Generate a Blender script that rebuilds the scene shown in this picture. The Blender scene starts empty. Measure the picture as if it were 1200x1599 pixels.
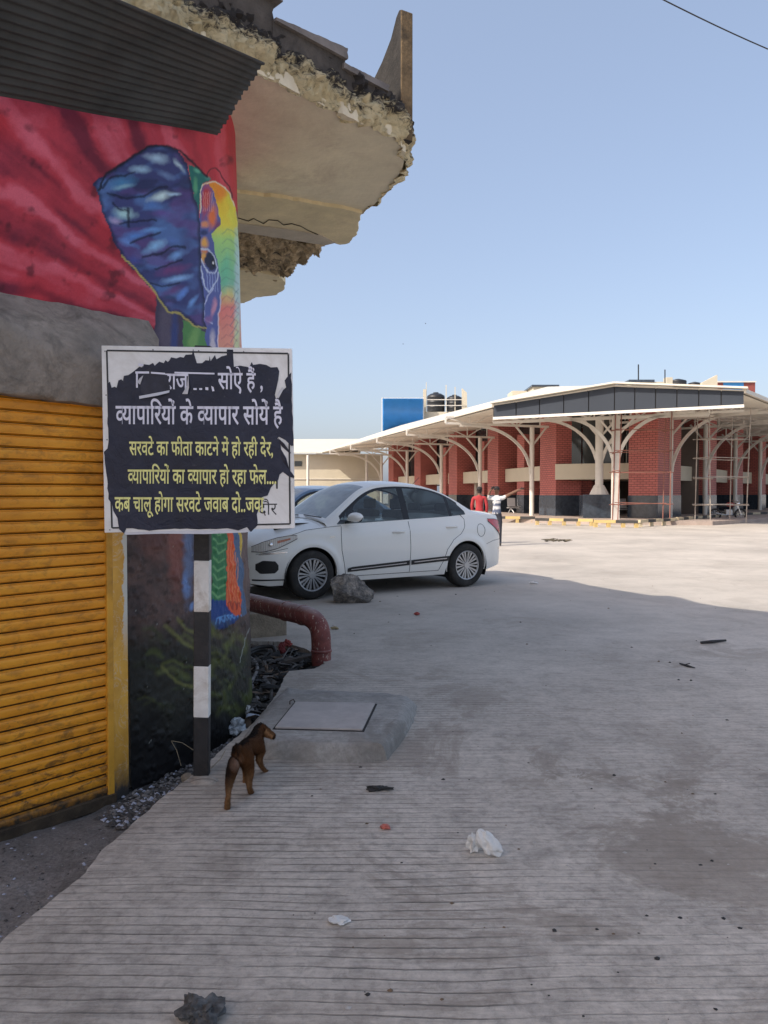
import bpy, bmesh, math, random
import numpy as np
from mathutils import Vector, Matrix, Quaternion, noise as mnoise
from mathutils.geometry import tessellate_polygon

sc = bpy.context.scene
COL = sc.collection
R = math.radians
random.seed(7)

# ---------------------------------------------------------------- camera
H = 1.4
FOC = 1200.0
PITCH = math.atan(29.5/1200)
cam = bpy.data.cameras.new('camera'); camo = bpy.data.objects.new('camera', cam); COL.objects.link(camo)
cam.sensor_fit = 'HORIZONTAL'; cam.sensor_width = 36; cam.lens = 36
cam.clip_start = 0.05; cam.clip_end = 3000
camo.location = (0, 0, H); camo.rotation_euler = (math.pi/2 - PITCH, 0, 0)
sc.camera = camo

# ---------------------------------------------------------------- sky, sun, exposure
SUN_EL = R(40)
SUN_AZ = math.atan2(-0.85, -0.527)          # where the sun stands, seen from above (x = sin, y = cos)
world = bpy.data.worlds.new('World'); sc.world = world; world.use_nodes = True
wn = world.node_tree.nodes; wl = world.node_tree.links
sky = wn.new('ShaderNodeTexSky'); sky.sky_type = 'NISHITA'; sky.sun_disc = False
sky.sun_elevation = SUN_EL; sky.sun_rotation = SUN_AZ
sky.air_density = 1.0; sky.dust_density = 4.2; sky.ozone_density = 2.6; sky.altitude = 300
bg = wn['Background']; bg.inputs['Strength'].default_value = 0.13
hz = wn.new('ShaderNodeMix'); hz.data_type = 'RGBA'; hz.blend_type = 'MULTIPLY'; hz.inputs[0].default_value = 1
hz.inputs[7].default_value = (1.10, .96, .87, 1)        # dusty air takes some of the blue out
veil = wn.new('ShaderNodeMix'); veil.data_type = 'RGBA'; veil.inputs[0].default_value = .5
veil.inputs[7].default_value = (1.15, 1.42, 1.92, 1)    # the even milky veil of a dusty day over the whole sky
wl.new(sky.outputs[0], hz.inputs[6]); wl.new(hz.outputs[2], veil.inputs[6]); wl.new(veil.outputs[2], bg.inputs[0])
sl = bpy.data.lights.new('sun', 'SUN'); sl.energy = 2.0; sl.angle = R(0.5); sl.color = (1.0, 0.92, 0.80)
so = bpy.data.objects.new('sun', sl); COL.objects.link(so)
SD = Vector((math.cos(SUN_EL)*0.85, math.cos(SUN_EL)*0.527, -math.sin(SUN_EL))).normalized()
so.rotation_euler = SD.to_track_quat('-Z', 'Y').to_euler(); so.location = (-20, -6, 30)
sc.view_settings.view_transform = 'Standard'; sc.view_settings.look = 'None'
sc.view_settings.gamma = 1; sc.view_settings.use_curve_mapping = False
sc.view_settings.exposure = 1.34
sc.cycles.max_bounces = 8; sc.cycles.diffuse_bounces = 4; sc.cycles.transparent_max_bounces = 12

# ---------------------------------------------------------------- helpers
def ray(u, v):
    x = (u-600)/FOC; y = (799.5-v)/FOC
    return Vector((x, math.cos(PITCH)+y*math.sin(PITCH), -math.sin(PITCH)+y*math.cos(PITCH)))
def at_z(u, v, z=0.0):
    r = ray(u, v); t = (z-H)/r.z
    return Vector((r.x*t, r.y*t, z))
def at_y(u, v, Y):
    r = ray(u, v); t = Y/r.y
    return Vector((r.x*t, Y, H+r.z*t))
def project(P):
    """plan point(s) -> trace coordinates (used only to lay out the mural's outline)"""
    P = np.asarray(P, float); d = P-np.array([0, 0, H])
    c, s = math.cos(PITCH), math.sin(PITCH)
    w = d[..., 1]*c - d[..., 2]*s
    y = d[..., 1]*s + d[..., 2]*c
    return 600+FOC*d[..., 0]/w, 799.5-FOC*y/w

ORG = {}
def org(o):
    v = Vector((0, 0, 0))
    while o is not None:
        v += ORG.get(o.name, Vector((0, 0, 0))); o = o.parent
    return v
def tag(o, label=None, cat=None, group=None, kind=None):
    if label: o['label'] = label
    if cat: o['category'] = cat
    if group: o['group'] = group
    if kind: o['kind'] = kind
    return o
def thing(name, label, cat, loc=(0, 0, 0), group=None):
    o = bpy.data.objects.new(name, None); COL.objects.link(o); o.empty_display_size = 0.2
    o.location = loc; ORG[o.name] = Vector(loc)
    return tag(o, label, cat, group)
def copy_tree(o, parent=None):
    c = o.copy(); COL.objects.link(c)
    if parent is not None: c.parent = parent
    ORG[c.name] = ORG.get(o.name, Vector((0, 0, 0))).copy()
    for ch in list(o.children):
        copy_tree(ch, c)
    return c

class MB:
    def __init__(s): s.v = []; s.f = []; s.m = []
    def add(s, vs, fs, mi=0):
        b = len(s.v); s.v += [tuple(x) for x in vs]
        s.f += [tuple(b+i for i in f) for f in fs]; s.m += [mi]*len(fs); return s
    def box(s, c, d, rz=0, mi=0, M=None):
        c = Vector(c); hx, hy, hz = d[0]/2, d[1]/2, d[2]/2
        M = M or Matrix.Rotation(rz, 3, 'Z')
        vs = [c+M@Vector((x*hx, y*hy, z*hz)) for z in (-1, 1) for (x, y) in ((-1, -1), (1, -1), (1, 1), (-1, 1))]
        return s.add(vs, [(3, 2, 1, 0), (4, 5, 6, 7), (0, 1, 5, 4), (1, 2, 6, 5), (2, 3, 7, 6), (3, 0, 4, 7)], mi)
    def bar(s, p0, p1, w, h, mi=0, up=(0, 0, 1)):
        p0, p1 = Vector(p0), Vector(p1); a = (p1-p0); L = a.length; a.normalize()
        u = Vector(up)
        if abs(a.dot(u)) > .98: u = Vector((0, 1, 0))
        sx = a.cross(u).normalized(); u = sx.cross(a).normalized()
        M = Matrix((sx, a, u)).transposed()
        return s.box((p0+p1)/2, (w, L, h), M=M, mi=mi)
    def tube(s, pts, r, n=8, mi=0, caps=True):
        pts = [Vector(p) for p in pts]; rr = r if isinstance(r, (list, tuple)) else [r]*len(pts)
        rings = []; prev = None
        for i, p in enumerate(pts):
            a = (pts[min(i+1, len(pts)-1)]-pts[max(i-1, 0)]).normalized()
            if prev is None:
                u = Vector((0, 0, 1)) if abs(a.z) < .9 else Vector((0, 1, 0))
                x = a.cross(u).normalized()
            else:
                x = (prev-a*prev.dot(a)).normalized()
            prev = x; y = a.cross(x)
            rings.append([p+(x*math.cos(2*math.pi*k/n)+y*math.sin(2*math.pi*k/n))*rr[i] for k in range(n)])
        vs = [q for g in rings for q in g]; fs = []
        for i in range(len(pts)-1):
            for k in range(n):
                k2 = (k+1) % n; fs.append((i*n+k, (i+1)*n+k, (i+1)*n+k2, i*n+k2))
        if caps:
            fs.append(tuple(range(n))); fs.append(tuple((len(pts)-1)*n+k for k in reversed(range(n))))
        return s.add(vs, fs, mi)
    def cyl(s, p0, p1, r, n=12, mi=0, r1=None):
        return s.tube([p0, p1], [r, r if r1 is None else r1], n, mi)
    def prism(s, poly, vec, mi=0):
        poly = [Vector(p) for p in poly]; vec = Vector(vec); n = len(poly)
        tri = tessellate_polygon([poly]); vs = poly+[p+vec for p in poly]
        fs = [tuple(t) for t in tri]+[tuple(n+i for i in reversed(t)) for t in tri]
        fs += [(i, (i+1) % n, n+(i+1) % n, n+i) for i in range(n)]
        return s.add(vs, fs, mi)
    def grid(s, fn, us, vs_, mi=0, closed=False):
        nu, nv = len(us), len(vs_)
        vs = [fn(u, v) for u in us for v in vs_]
        fs = []
        for i in range(nu-1 if not closed else nu):
            i2 = (i+1) % nu
            for j in range(nv-1):
                fs.append((i*nv+j, i2*nv+j, i2*nv+j+1, i*nv+j+1))
        return s.add(vs, fs, mi)
    def sphere(s, c, r, n=10, m=7, mi=0, sc_=(1, 1, 1)):
        c = Vector(c)
        vs = [c+Vector((0, 0, r*sc_[2]))]
        for j in range(1, m):
            a = math.pi*j/m
            for k in range(n):
                b = 2*math.pi*k/n
                vs.append(c+Vector((r*sc_[0]*math.sin(a)*math.cos(b), r*sc_[1]*math.sin(a)*math.sin(b), r*sc_[2]*math.cos(a))))
        vs.append(c-Vector((0, 0, r*sc_[2]))); fs = []
        for k in range(n):
            fs.append((0, 1+k, 1+(k+1) % n)); fs.append((len(vs)-1, 1+(m-2)*n+(k+1) % n, 1+(m-2)*n+k))
            for j in range(m-2):
                fs.append((1+j*n+k, 1+(j+1)*n+k, 1+(j+1)*n+(k+1) % n, 1+j*n+(k+1) % n))
        return s.add(vs, fs, mi)
    def build(s, name, mats, parent=None, smooth=None, bevel=0, label=None, cat=None, group=None, kind=None, recalc=True, uv=True, merge=0):
        me = bpy.data.meshes.new(name)
        o0 = org(parent) if parent is not None else Vector((0, 0, 0))
        me.from_pydata([tuple(Vector(v)-o0) for v in s.v], [], s.f)
        if not isinstance(mats, (list, tuple)): mats = [mats]
        for m in mats: me.materials.append(m)
        me.polygons.foreach_set('material_index', s.m)
        bm = bmesh.new(); bm.from_mesh(me)
        if merge: bmesh.ops.remove_doubles(bm, verts=bm.verts, dist=merge)
        if recalc: bmesh.ops.recalc_face_normals(bm, faces=bm.faces)
        if bevel:
            es = [e for e in bm.edges if len(e.link_faces) == 2 and e.calc_face_angle(0) > .5]
            bmesh.ops.bevel(bm, geom=es, offset=bevel, segments=2 if bevel > .004 else 1, profile=.6, affect='EDGES', clamp_overlap=True)
        if uv:
            L = bm.loops.layers.uv.new('UVMap')
            for f in bm.faces:
                n = f.normal
                if abs(n.z) > .7: t1 = Vector((1, 0, 0)); t2 = Vector((0, 1, 0))
                else: t1 = Vector((-n.y, n.x, 0)).normalized(); t2 = Vector((0, 0, 1))
                for l in f.loops:
                    c = l.vert.co+o0; l[L].uv = (c.dot(t1), c.dot(t2))
        bm.to_mesh(me); bm.free()
        if smooth is not None:
            me.shade_smooth()
            if smooth < 179: me.set_sharp_from_angle(angle=R(smooth))
        o = bpy.data.objects.new(name, me); COL.objects.link(o)
        if parent is not None: o.parent = parent
        return tag(o, label, cat, group, kind)

def jag(poly, step, amp, seed=0, closed=True):
    """subdivide an outline and roughen it"""
    out = []; n = len(poly); rnd = random.Random(seed)
    for i in range(n if closed else n-1):
        a, b = Vector(poly[i]), Vector(poly[(i+1) % n]); k = max(1, int((b-a).length/step))
        for j in range(k):
            p = a.lerp(b, j/k)
            if j: p = p+Vector((rnd.uniform(-amp, amp), rnd.uniform(-amp, amp), 0))
            out.append(p)
    if not closed: out.append(Vector(poly[-1]))
    return out
def nz(x, y=0.0, z=0.0, sc_=1.0):
    return mnoise.noise(Vector((x*sc_, y*sc_, z*sc_)))
def fbm(p, o=4): return mnoise.fractal(Vector(p), 1.0, 2.0, o)

# ---------------------------------------------------------------- materials
def newmat(name):
    m = bpy.data.materials.new(name); m.use_nodes = True
    return m, m.node_tree.nodes, m.node_tree.links, m.node_tree.nodes['Principled BSDF']
def c4(c): return (c[0], c[1], c[2], 1)
def noise_node(N, L, scale, detail=5, rough=.6, vec=None, dist=0, w=None):
    n = N.new('ShaderNodeTexNoise'); n.inputs['Scale'].default_value = scale
    n.inputs['Detail'].default_value = detail; n.inputs['Roughness'].default_value = rough; n.inputs['Distortion'].default_value = dist
    if vec is not None: L.new(vec, n.inputs['Vector'])
    return n
def ramp(N, L, src, stops):
    r = N.new('ShaderNodeValToRGB'); e = r.color_ramp.elements
    while len(e) < len(stops): e.new(0.5)
    for i, (p, c) in enumerate(stops):
        e[i].position = p; e[i].color = c4(c) if not isinstance(c, (int, float)) else (c, c, c, 1)
    L.new(src, r.inputs[0]); return r
def mixc(N, L, fac, a, b, mode='MIX'):
    m = N.new('ShaderNodeMix'); m.data_type = 'RGBA'; m.blend_type = mode
    for s, v in ((m.inputs[0], fac), (m.inputs[6], a), (m.inputs[7], b)):
        if isinstance(v, (int, float)): s.default_value = v
        elif isinstance(v, (tuple, list)): s.default_value = c4(v)
        else: L.new(v, s)
    return m.outputs[2]
def mth(N, L, op, a, b=None, clamp=False):
    m = N.new('ShaderNodeMath'); m.operation = op; m.use_clamp = clamp
    for s, v in ((m.inputs[0], a), (m.inputs[1], b)):
        if v is None: continue
        if isinstance(v, (int, float)): s.default_value = v
        else: L.new(v, s)
    return m.outputs[0]
def wpos(N):
    g = N.new('ShaderNodeNewGeometry'); return g.outputs['Position']
def opos(N):
    g = N.new('ShaderNodeTexCoord'); return g.outputs['Object']
def bump(N, L, B, h, strength=.3, dist=.01, prev=None):
    b = N.new('ShaderNodeBump'); b.inputs['Strength'].default_value = strength; b.inputs['Distance'].default_value = dist
    L.new(h, b.inputs['Height'])
    if prev is not None: L.new(prev.outputs[0], b.inputs['Normal'])
    L.new(b.outputs[0], B.inputs['Normal']); return b
def mat(name, col, rough=.7, var=.25, scale=6, bumps=.25, bscale=60, bdist=.004, metallic=0, dirt=None, dirtamt=.5, dscale=2.5, spec=None, coat=0, objco=False):
    """a painted / mineral surface: base colour with patches, grain and optional dirt"""
    m, N, L, B = newmat(name)
    p = opos(N) if objco else wpos(N)
    n1 = noise_node(N, L, scale, 6, .65, p)
    lo = tuple(max(0, c*(1-var)) for c in col); hi = tuple(min(1, c*(1+var)) for c in col)
    r = ramp(N, L, n1.outputs[0], [(.3, lo), (.7, hi)]); c = r.outputs[0]
    if dirt is not None:
        n2 = noise_node(N, L, dscale, 8, .7, p, .6)
        d = ramp(N, L, n2.outputs[0], [(.48, 0.0), (.48+.24, 1.0)])
        c = mixc(N, L, mth(N, L, 'MULTIPLY', d.outputs[0], dirtamt), c, dirt)
    L.new(c, B.inputs['Base Color'])
    B.inputs['Roughness'].default_value = rough; B.inputs['Metallic'].default_value = metallic
    if spec is not None: B.inputs['Specular IOR Level'].default_value = spec
    if coat: B.inputs['Coat Weight'].default_value = coat
    if bumps:
        n3 = noise_node(N, L, bscale, 5, .6, p)
        bump(N, L, B, n3.outputs[0], bumps, bdist)
    return m
def ground_slab(name, poly, z, thick, m, kind='structure'):
    me = bpy.data.meshes.new(name); poly = [Vector((p[0], p[1], z)) for p in poly]
    b = MB(); b.prism(poly, (0, 0, -thick)); return b.build(name, m, kind=kind)
# ================================================================ GROUND
def concrete_mat(name, base, groove=1.0, sand=0.0):
    m, N, L, B = newmat(name); p = wpos(N)
    sx = N.new('ShaderNodeSeparateXYZ'); L.new(p, sx.inputs[0])
    # broom grooves running across the road, wavy, a finger apart
    wv = N.new('ShaderNodeTexNoise'); wv.inputs['Scale'].default_value = .7; wv.inputs['Detail'].default_value = 2; L.new(p, wv.inputs['Vector'])
    w2 = N.new('ShaderNodeTexNoise'); w2.inputs['Scale'].default_value = 9; w2.inputs['Detail'].default_value = 3; L.new(p, w2.inputs['Vector'])
    yy = mth(N, L, 'ADD', sx.outputs[1], mth(N, L, 'MULTIPLY', wv.outputs[0], .14))
    yy = mth(N, L, 'ADD', yy, mth(N, L, 'MULTIPLY', w2.outputs[0], .012))
    fr = mth(N, L, 'FRACT', mth(N, L, 'DIVIDE', yy, .052))
    tri = mth(N, L, 'ABSOLUTE', mth(N, L, 'SUBTRACT', fr, .5))       # 0 in the middle of a groove
    line = ramp(N, L, tri, [(0.0, 1.0), (.03, .8), (.08, 0.0)]).outputs[0]
    wear = noise_node(N, L, .55, 5, .6, p, .4)
    wr = ramp(N, L, wear.outputs[0], [(.40, 0.25), (.58, 1.0)]).outputs[0]
    brk = noise_node(N, L, 3.2, 4, .6, p)
    bk = ramp(N, L, brk.outputs[0], [(.34, 0.15), (.50, 1.0)]).outputs[0]
    far = N.new('ShaderNodeMapRange'); L.new(sx.outputs[1], far.inputs[0]); far.inputs[1].default_value = 6; far.inputs[2].default_value = 13
    far.inputs[3].default_value = 1; far.inputs[4].default_value = .0
    rgt = N.new('ShaderNodeMapRange'); L.new(sx.outputs[0], rgt.inputs[0]); rgt.inputs[1].default_value = -.1; rgt.inputs[2].default_value = 1.1
    rgt.inputs[3].default_value = 1; rgt.inputs[4].default_value = .45
    gm = mth(N, L, 'MULTIPLY', mth(N, L, 'MULTIPLY', line, wr), mth(N, L, 'MULTIPLY', bk, mth(N, L, 'MULTIPLY', far.outputs[0], rgt.outputs[0])))
    def nearf(a, f):
        q = N.new('ShaderNodeMapRange'); L.new(sx.outputs[1], q.inputs[0]); q.inputs[1].default_value = 3; q.inputs[2].default_value = 10; q.inputs[3].default_value = a; q.inputs[4].default_value = f
        return q.outputs[0]
    # fine combed streaks along the same direction
    mp = N.new('ShaderNodeMapping'); L.new(p, mp.inputs[0]); mp.inputs['Scale'].default_value = (2.2, 30, 2)
    st = noise_node(N, L, 1.6, 6, .7, mp.outputs[0], .5)
    n1 = noise_node(N, L, .45, 7, .62, p, .3)
    n2 = noise_node(N, L, 4.5, 8, .7, p, .2)
    c = ramp(N, L, n1.outputs[0], [(.32, tuple(x*.80 for x in base)), (.68, tuple(min(1, x*1.14) for x in base))]).outputs[0]
    c = mixc(N, L, nearf(.85, .22), c, ramp(N, L, n2.outputs[0], [(.34, .72), (.5, 1.02), (.68, 1.18)]).outputs[0], 'MULTIPLY')
    n7 = noise_node(N, L, 24, 6, .75, p, .5); c = mixc(N, L, nearf(.75, .10), c, ramp(N, L, n7.outputs[0], [(.36, .70), (.5, 1.02), (.64, 1.22)]).outputs[0], 'MULTIPLY')
    c = mixc(N, L, nearf(.6, .10), c, ramp(N, L, st.outputs[0], [(.34, .70), (.55, 1.10)]).outputs[0], 'MULTIPLY')
    # dried mud and dirt stains
    n4 = noise_node(N, L, 1.1, 9, .72, p, .8)
    stn = ramp(N, L, n4.outputs[0], [(.50, 0.0), (.56, .75), (.75, 1.0)]).outputs[0]
    n5 = noise_node(N, L, .33, 3, .5, p)
    s2 = ramp(N, L, n5.outputs[0], [(.40, 0.0), (.56, 1.0)]).outputs[0]
    c = mixc(N, L, mth(N, L, 'MULTIPLY', mth(N, L, 'MULTIPLY', stn, s2), nearf(.85, .22)), c, tuple(x*k for x, k in zip(base, (.50, .46, .42))))
    # the dried puddle arc in the middle of the road
    vm = N.new('ShaderNodeVectorMath'); vm.operation = 'DISTANCE'
    dn = noise_node(N, L, 2.4, 5, .65, p)
    dv = N.new('ShaderNodeVectorMath'); dv.operation = 'MULTIPLY_ADD'; L.new(dn.outputs[1], dv.inputs[0]); dv.inputs[1].default_value = (.5, .5, 0); L.new(p, dv.inputs[2])
    mpp = N.new('ShaderNodeMapping'); L.new(dv.outputs[0], mpp.inputs[0]); mpp.inputs['Scale'].default_value = (1, 1.25, 0)
    L.new(mpp.outputs[0], vm.inputs[0]); vm.inputs[1].default_value = (1.33, 4.35, 0)
    ring = ramp(N, L, vm.outputs['Value'], [(.0, 0.0), (.46, 0.0), (.60, .9), (.66, .9), (.78, 0.0)]).outputs[0]
    upy = N.new('ShaderNodeMapRange'); L.new(sx.outputs[1], upy.inputs[0]); upy.inputs[1].default_value = 3.5; upy.inputs[2].default_value = 3.8; ring = mth(N, L, 'MULTIPLY', ring, upy.outputs[0])
    ringm = mth(N, L, 'MULTIPLY', ring, ramp(N, L, noise_node(N, L, 6, 8, .75, p, .5).outputs[0], [(.47, 0.0), (.53, 1.0)]).outputs[0])
    c = mixc(N, L, mth(N, L, 'MULTIPLY', ringm, .8), c, tuple(x*k for x, k in zip(base, (.46, .42, .37))))
    # light grit specks and small dark bits
    vo = N.new('ShaderNodeTexVoronoi'); vo.inputs['Scale'].default_value = 17; L.new(p, vo.inputs['Vector'])
    sp = ramp(N, L, vo.outputs['Distance'], [(.05, 1.0), (.11, 0.0)]).outputs[0]
    spm = mth(N, L, 'MULTIPLY', sp, ramp(N, L, noise_node(N, L, 2.0, 3, .5, p).outputs[0], [(.48, 0.0), (.62, 1.0)]).outputs[0])
    c = mixc(N, L, mth(N, L, 'MULTIPLY', spm, .55), c, (.55, .53, .50))
    c = mixc(N, L, mth(N, L, 'MULTIPLY', gm, .85*groove), c, tuple(x*.30 for x in base))
    L.new(c, B.inputs['Base Color']); B.inputs['Roughness'].default_value = .82; B.inputs['Specular IOR Level'].default_value = .35
    h = mth(N, L, 'SUBTRACT', mth(N, L, 'MULTIPLY', n2.outputs[0], .5), mth(N, L, 'MULTIPLY', gm, .9*groove))
    b1 = bump(N, L, B, h, .7, .014)
    n6 = noise_node(N, L, 70, 6, .7, p)
    b2 = bump(N, L, B, mth(N, L, 'ADD', n6.outputs[0], mth(N, L, 'MULTIPLY', st.outputs[0], 1.2)), .7, .007, b1)
    return m
M_CON = concrete_mat('road_concrete', (.475, .43, .375))
M_DITCH = mat('ditch_dirt', (.10, .095, .09), .9, .5, 5, .8, 35, .02, dirt=(.03, .028, .027), dirtamt=.9, dscale=1.8)
M_FARG = mat('far_ground', (.44, .40, .35), .9, .15, .2, .2, 20)

EDGE = [(0, 1473), (62, 1421), (125, 1371), (167, 1321), (200, 1294), (250, 1248), (287, 1221), (327, 1190), (354, 1164), (391, 1133),
        (408, 1117), (432, 1085), (445, 1056), (452, 1048), (491, 1044), (508, 1036), (480, 1014), (440, 1002), (392, 1001)]
edge = [at_z(u, v, 0) for u, v in EDGE]
rnd = random.Random(3)
edge_j = jag([(-.5*1.0-.9, .9, 0)]+edge, .035, .0055, 5, closed=False)
road_poly = [Vector((-3.0, -1.2, 0))]+edge_j+[Vector((-2.2, 6.9, 0)), Vector((-5.5, 11.6, 0)), Vector((-60, 45, 0)), Vector((-60, 160, 0)), Vector((160, 160, 0)), Vector((160, -60, 0)), Vector((-3.0, -60, 0))]
b = MB(); b.prism([Vector((p.x, p.y, 0)) for p in road_poly], (0, 0, -.3)); road = b.build('road', M_CON, kind='structure')
b = MB(); b.add([(-900, -900, -.31), (900, -900, -.31), (900, 1500, -.31), (-900, 1500, -.31)], [(0, 1, 2, 3)]); b.build('ground', M_FARG, kind='structure')
# low strip of dirty ground between the road slab and the shop
def gz(x, y):
    return -.125+.022*fbm((x*2.2, y*2.2, 1))+.010*fbm((x*9, y*9, 3))
b = MB()
xs = [-5+i*.04 for i in range(int(5.6/.04))]; ys = [.5+i*.04 for i in range(int(7.0/.04))]
b.grid(lambda x, y: (x, y, gz(x, y)), xs, ys)
def lowmat():
    m, N, L, B = newmat('low_ground_mat'); p = wpos(N); s = N.new('ShaderNodeSeparateXYZ'); L.new(p, s.inputs[0])
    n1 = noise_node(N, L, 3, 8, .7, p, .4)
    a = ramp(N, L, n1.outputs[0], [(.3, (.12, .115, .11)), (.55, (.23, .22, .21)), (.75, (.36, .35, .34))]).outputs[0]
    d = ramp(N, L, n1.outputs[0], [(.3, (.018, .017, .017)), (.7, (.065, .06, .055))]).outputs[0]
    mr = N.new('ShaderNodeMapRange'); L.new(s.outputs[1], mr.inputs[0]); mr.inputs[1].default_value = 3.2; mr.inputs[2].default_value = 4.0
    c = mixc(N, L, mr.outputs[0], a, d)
    L.new(c, B.inputs['Base Color']); B.inputs['Roughness'].default_value = .9
    n3 = noise_node(N, L, 60, 7, .75, p); c2 = mixc(N, L, .8, c, ramp(N, L, n3.outputs[0], [(.35, .55), (.65, 1.4)]).outputs[0], 'MULTIPLY'); L.new(c2, B.inputs['Base Color']); bump(N, L, B, n3.outputs[0], .9, .015); return m
M_LOW = lowmat()
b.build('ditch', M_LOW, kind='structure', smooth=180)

# ================================================================ MANHOLE APRON
M_APR = concrete_mat('apron_concrete', (.33, .315, .29), groove=0)
ap = thing('manhole', 'raised concrete apron with square grey cover plate beside the dog', 'manhole', at_z(510, 1140, 0))
ZA = .095
top = [(452, 1088), (470, 1092), (588, 1094), (612, 1096), (622, 1104), (618, 1122), (602, 1146), (590, 1160), (560, 1160), (500, 1158), (410, 1152), (398, 1146), (410, 1128), (432, 1104)]
botp = [(450, 1078), (470, 1082), (600, 1088), (640, 1094), (652, 1104), (646, 1128), (630, 1156), (604, 1188), (560, 1192), (500, 1190), (400, 1184), (372, 1172), (392, 1140), (424, 1102)]
T = [at_z(u, v, ZA) for u, v in top]; Bt = [at_z(u, v, 0) for u, v in botp]
b = MB(); n = len(T)
def sub(poly, k=6):
    o = []
    for i in range(len(poly)):
        for j in range(k): o.append(poly[i].lerp(poly[(i+1) % len(poly)], j/k))
    return o
Ts, Bs = sub(T), sub(Bt); nn = len(Ts); rings = []
for q, (f, zz) in enumerate([(1.02, -.02), (1.0, .004), (.82, .045), (.60, .074), (.34, .089), (.0, .0955)]):
    g = []
    for i in range(nn):
        p = Ts[i].lerp(Bs[i], f); p = Vector((p.x, p.y, zz+(.006*fbm((p.x*9, p.y*9, 2)) if 0 < q < 5 else 0)))
        g.append(p+Vector((.007*nz(p.x*20, p.y*20), .007*nz(p.x*20, p.y*20, 7), 0)))
    rings.append(g)
vs = [p for g in rings for p in g]; fs = []
for q in range(5):
    for i in range(nn): fs.append((q*nn+i, q*nn+(i+1) % nn, (q+1)*nn+(i+1) % nn, (q+1)*nn+i))
vs.append(sum((p for p in rings[-1]), Vector())/nn); vs[-1].z = .0955
for i in range(nn): fs.append((5*nn+i, 5*nn+(i+1) % nn, len(vs)-1))
b.add(vs, fs); b.build('apron', M_APR, ap, smooth=50)
M_PLATE = mat('cover_plate', (.40, .365, .34), .75, .2, 5, .4, 80, dirt=(.36, .34, .32), dirtamt=.6, dscale=4)
cp = [at_z(u, v, .086) for u, v in ((462, 1101), (586, 1103), (566, 1144.5), (430, 1141))]
b = MB(); cc0 = sum(cp, Vector())/4; b.prism([cc0+(p-cc0)*1.05+Vector((0, 0, .0125)) for p in cp], (0, 0, -.01)); b.build('cover_frame_gap', mat('gap_dark', (.03, .027, .025), 1), ap)  # thin dark strip laid as the joint round the plate
cp = [p+Vector((0, 0, .022)) for p in cp]
b = MB(); b.prism(cp, (0, 0, -.012)); b.build('cover_plate', M_PLATE, ap, bevel=.002)
b = MB(); hk = at_z(453, 1100, .10)
b.tube([hk, hk+Vector((0, 0, .02)), hk+Vector((.02, .01, .028)), hk+Vector((.03, .01, .012))], .004, 6); b.build('lifting_hook', mat('rust_hook', (.06, .045, .04), .8), ap)
# ================================================================ CORNER SHOP BUILDING (left)
WC = Vector((-3.06, 5.13, 0))
def wr(z): return 2.142-.0256*z
D118 = Vector((math.cos(R(118)), math.sin(R(118)), 0))
def wallp(th, z, off=0.0):
    """point on the rounded corner wall, angle in degrees; past 28 degrees the wall runs straight back"""
    r = wr(z)+off
    if th <= 28: return Vector((WC.x+r*math.cos(R(th)), WC.y+r*math.sin(R(th)), z))
    p = Vector((WC.x+r*math.cos(R(28)), WC.y+r*math.sin(R(28)), z)); return p+D118*((th-28)*R(1)*2.1)
SH = Vector((.64, .768, 0)); SN = Vector((.768, -.64, 0)); S1 = Vector((-1.335, 3.74, 0))
def shp(t, z, off=0.0):
    """point on the shop front plane: t metres back from the yellow jamb towards the camera side"""
    p = S1-SH*t+SN*off; return Vector((p.x, p.y, z))
ZS = 3.9
bld = thing('corner_shop_building', 'rounded corner shop with elephant mural, yellow shutter and crumbling concrete balcony slab', 'building', (-2.5, 5, 0))

def lin(r, g, b):
    f = lambda c: ((c/255+.055)/1.055)**2.4 if c > 10 else c/255/12.92
    return np.array([min(.85, f(x)*1.22) for x in (r, g, b)])
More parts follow.
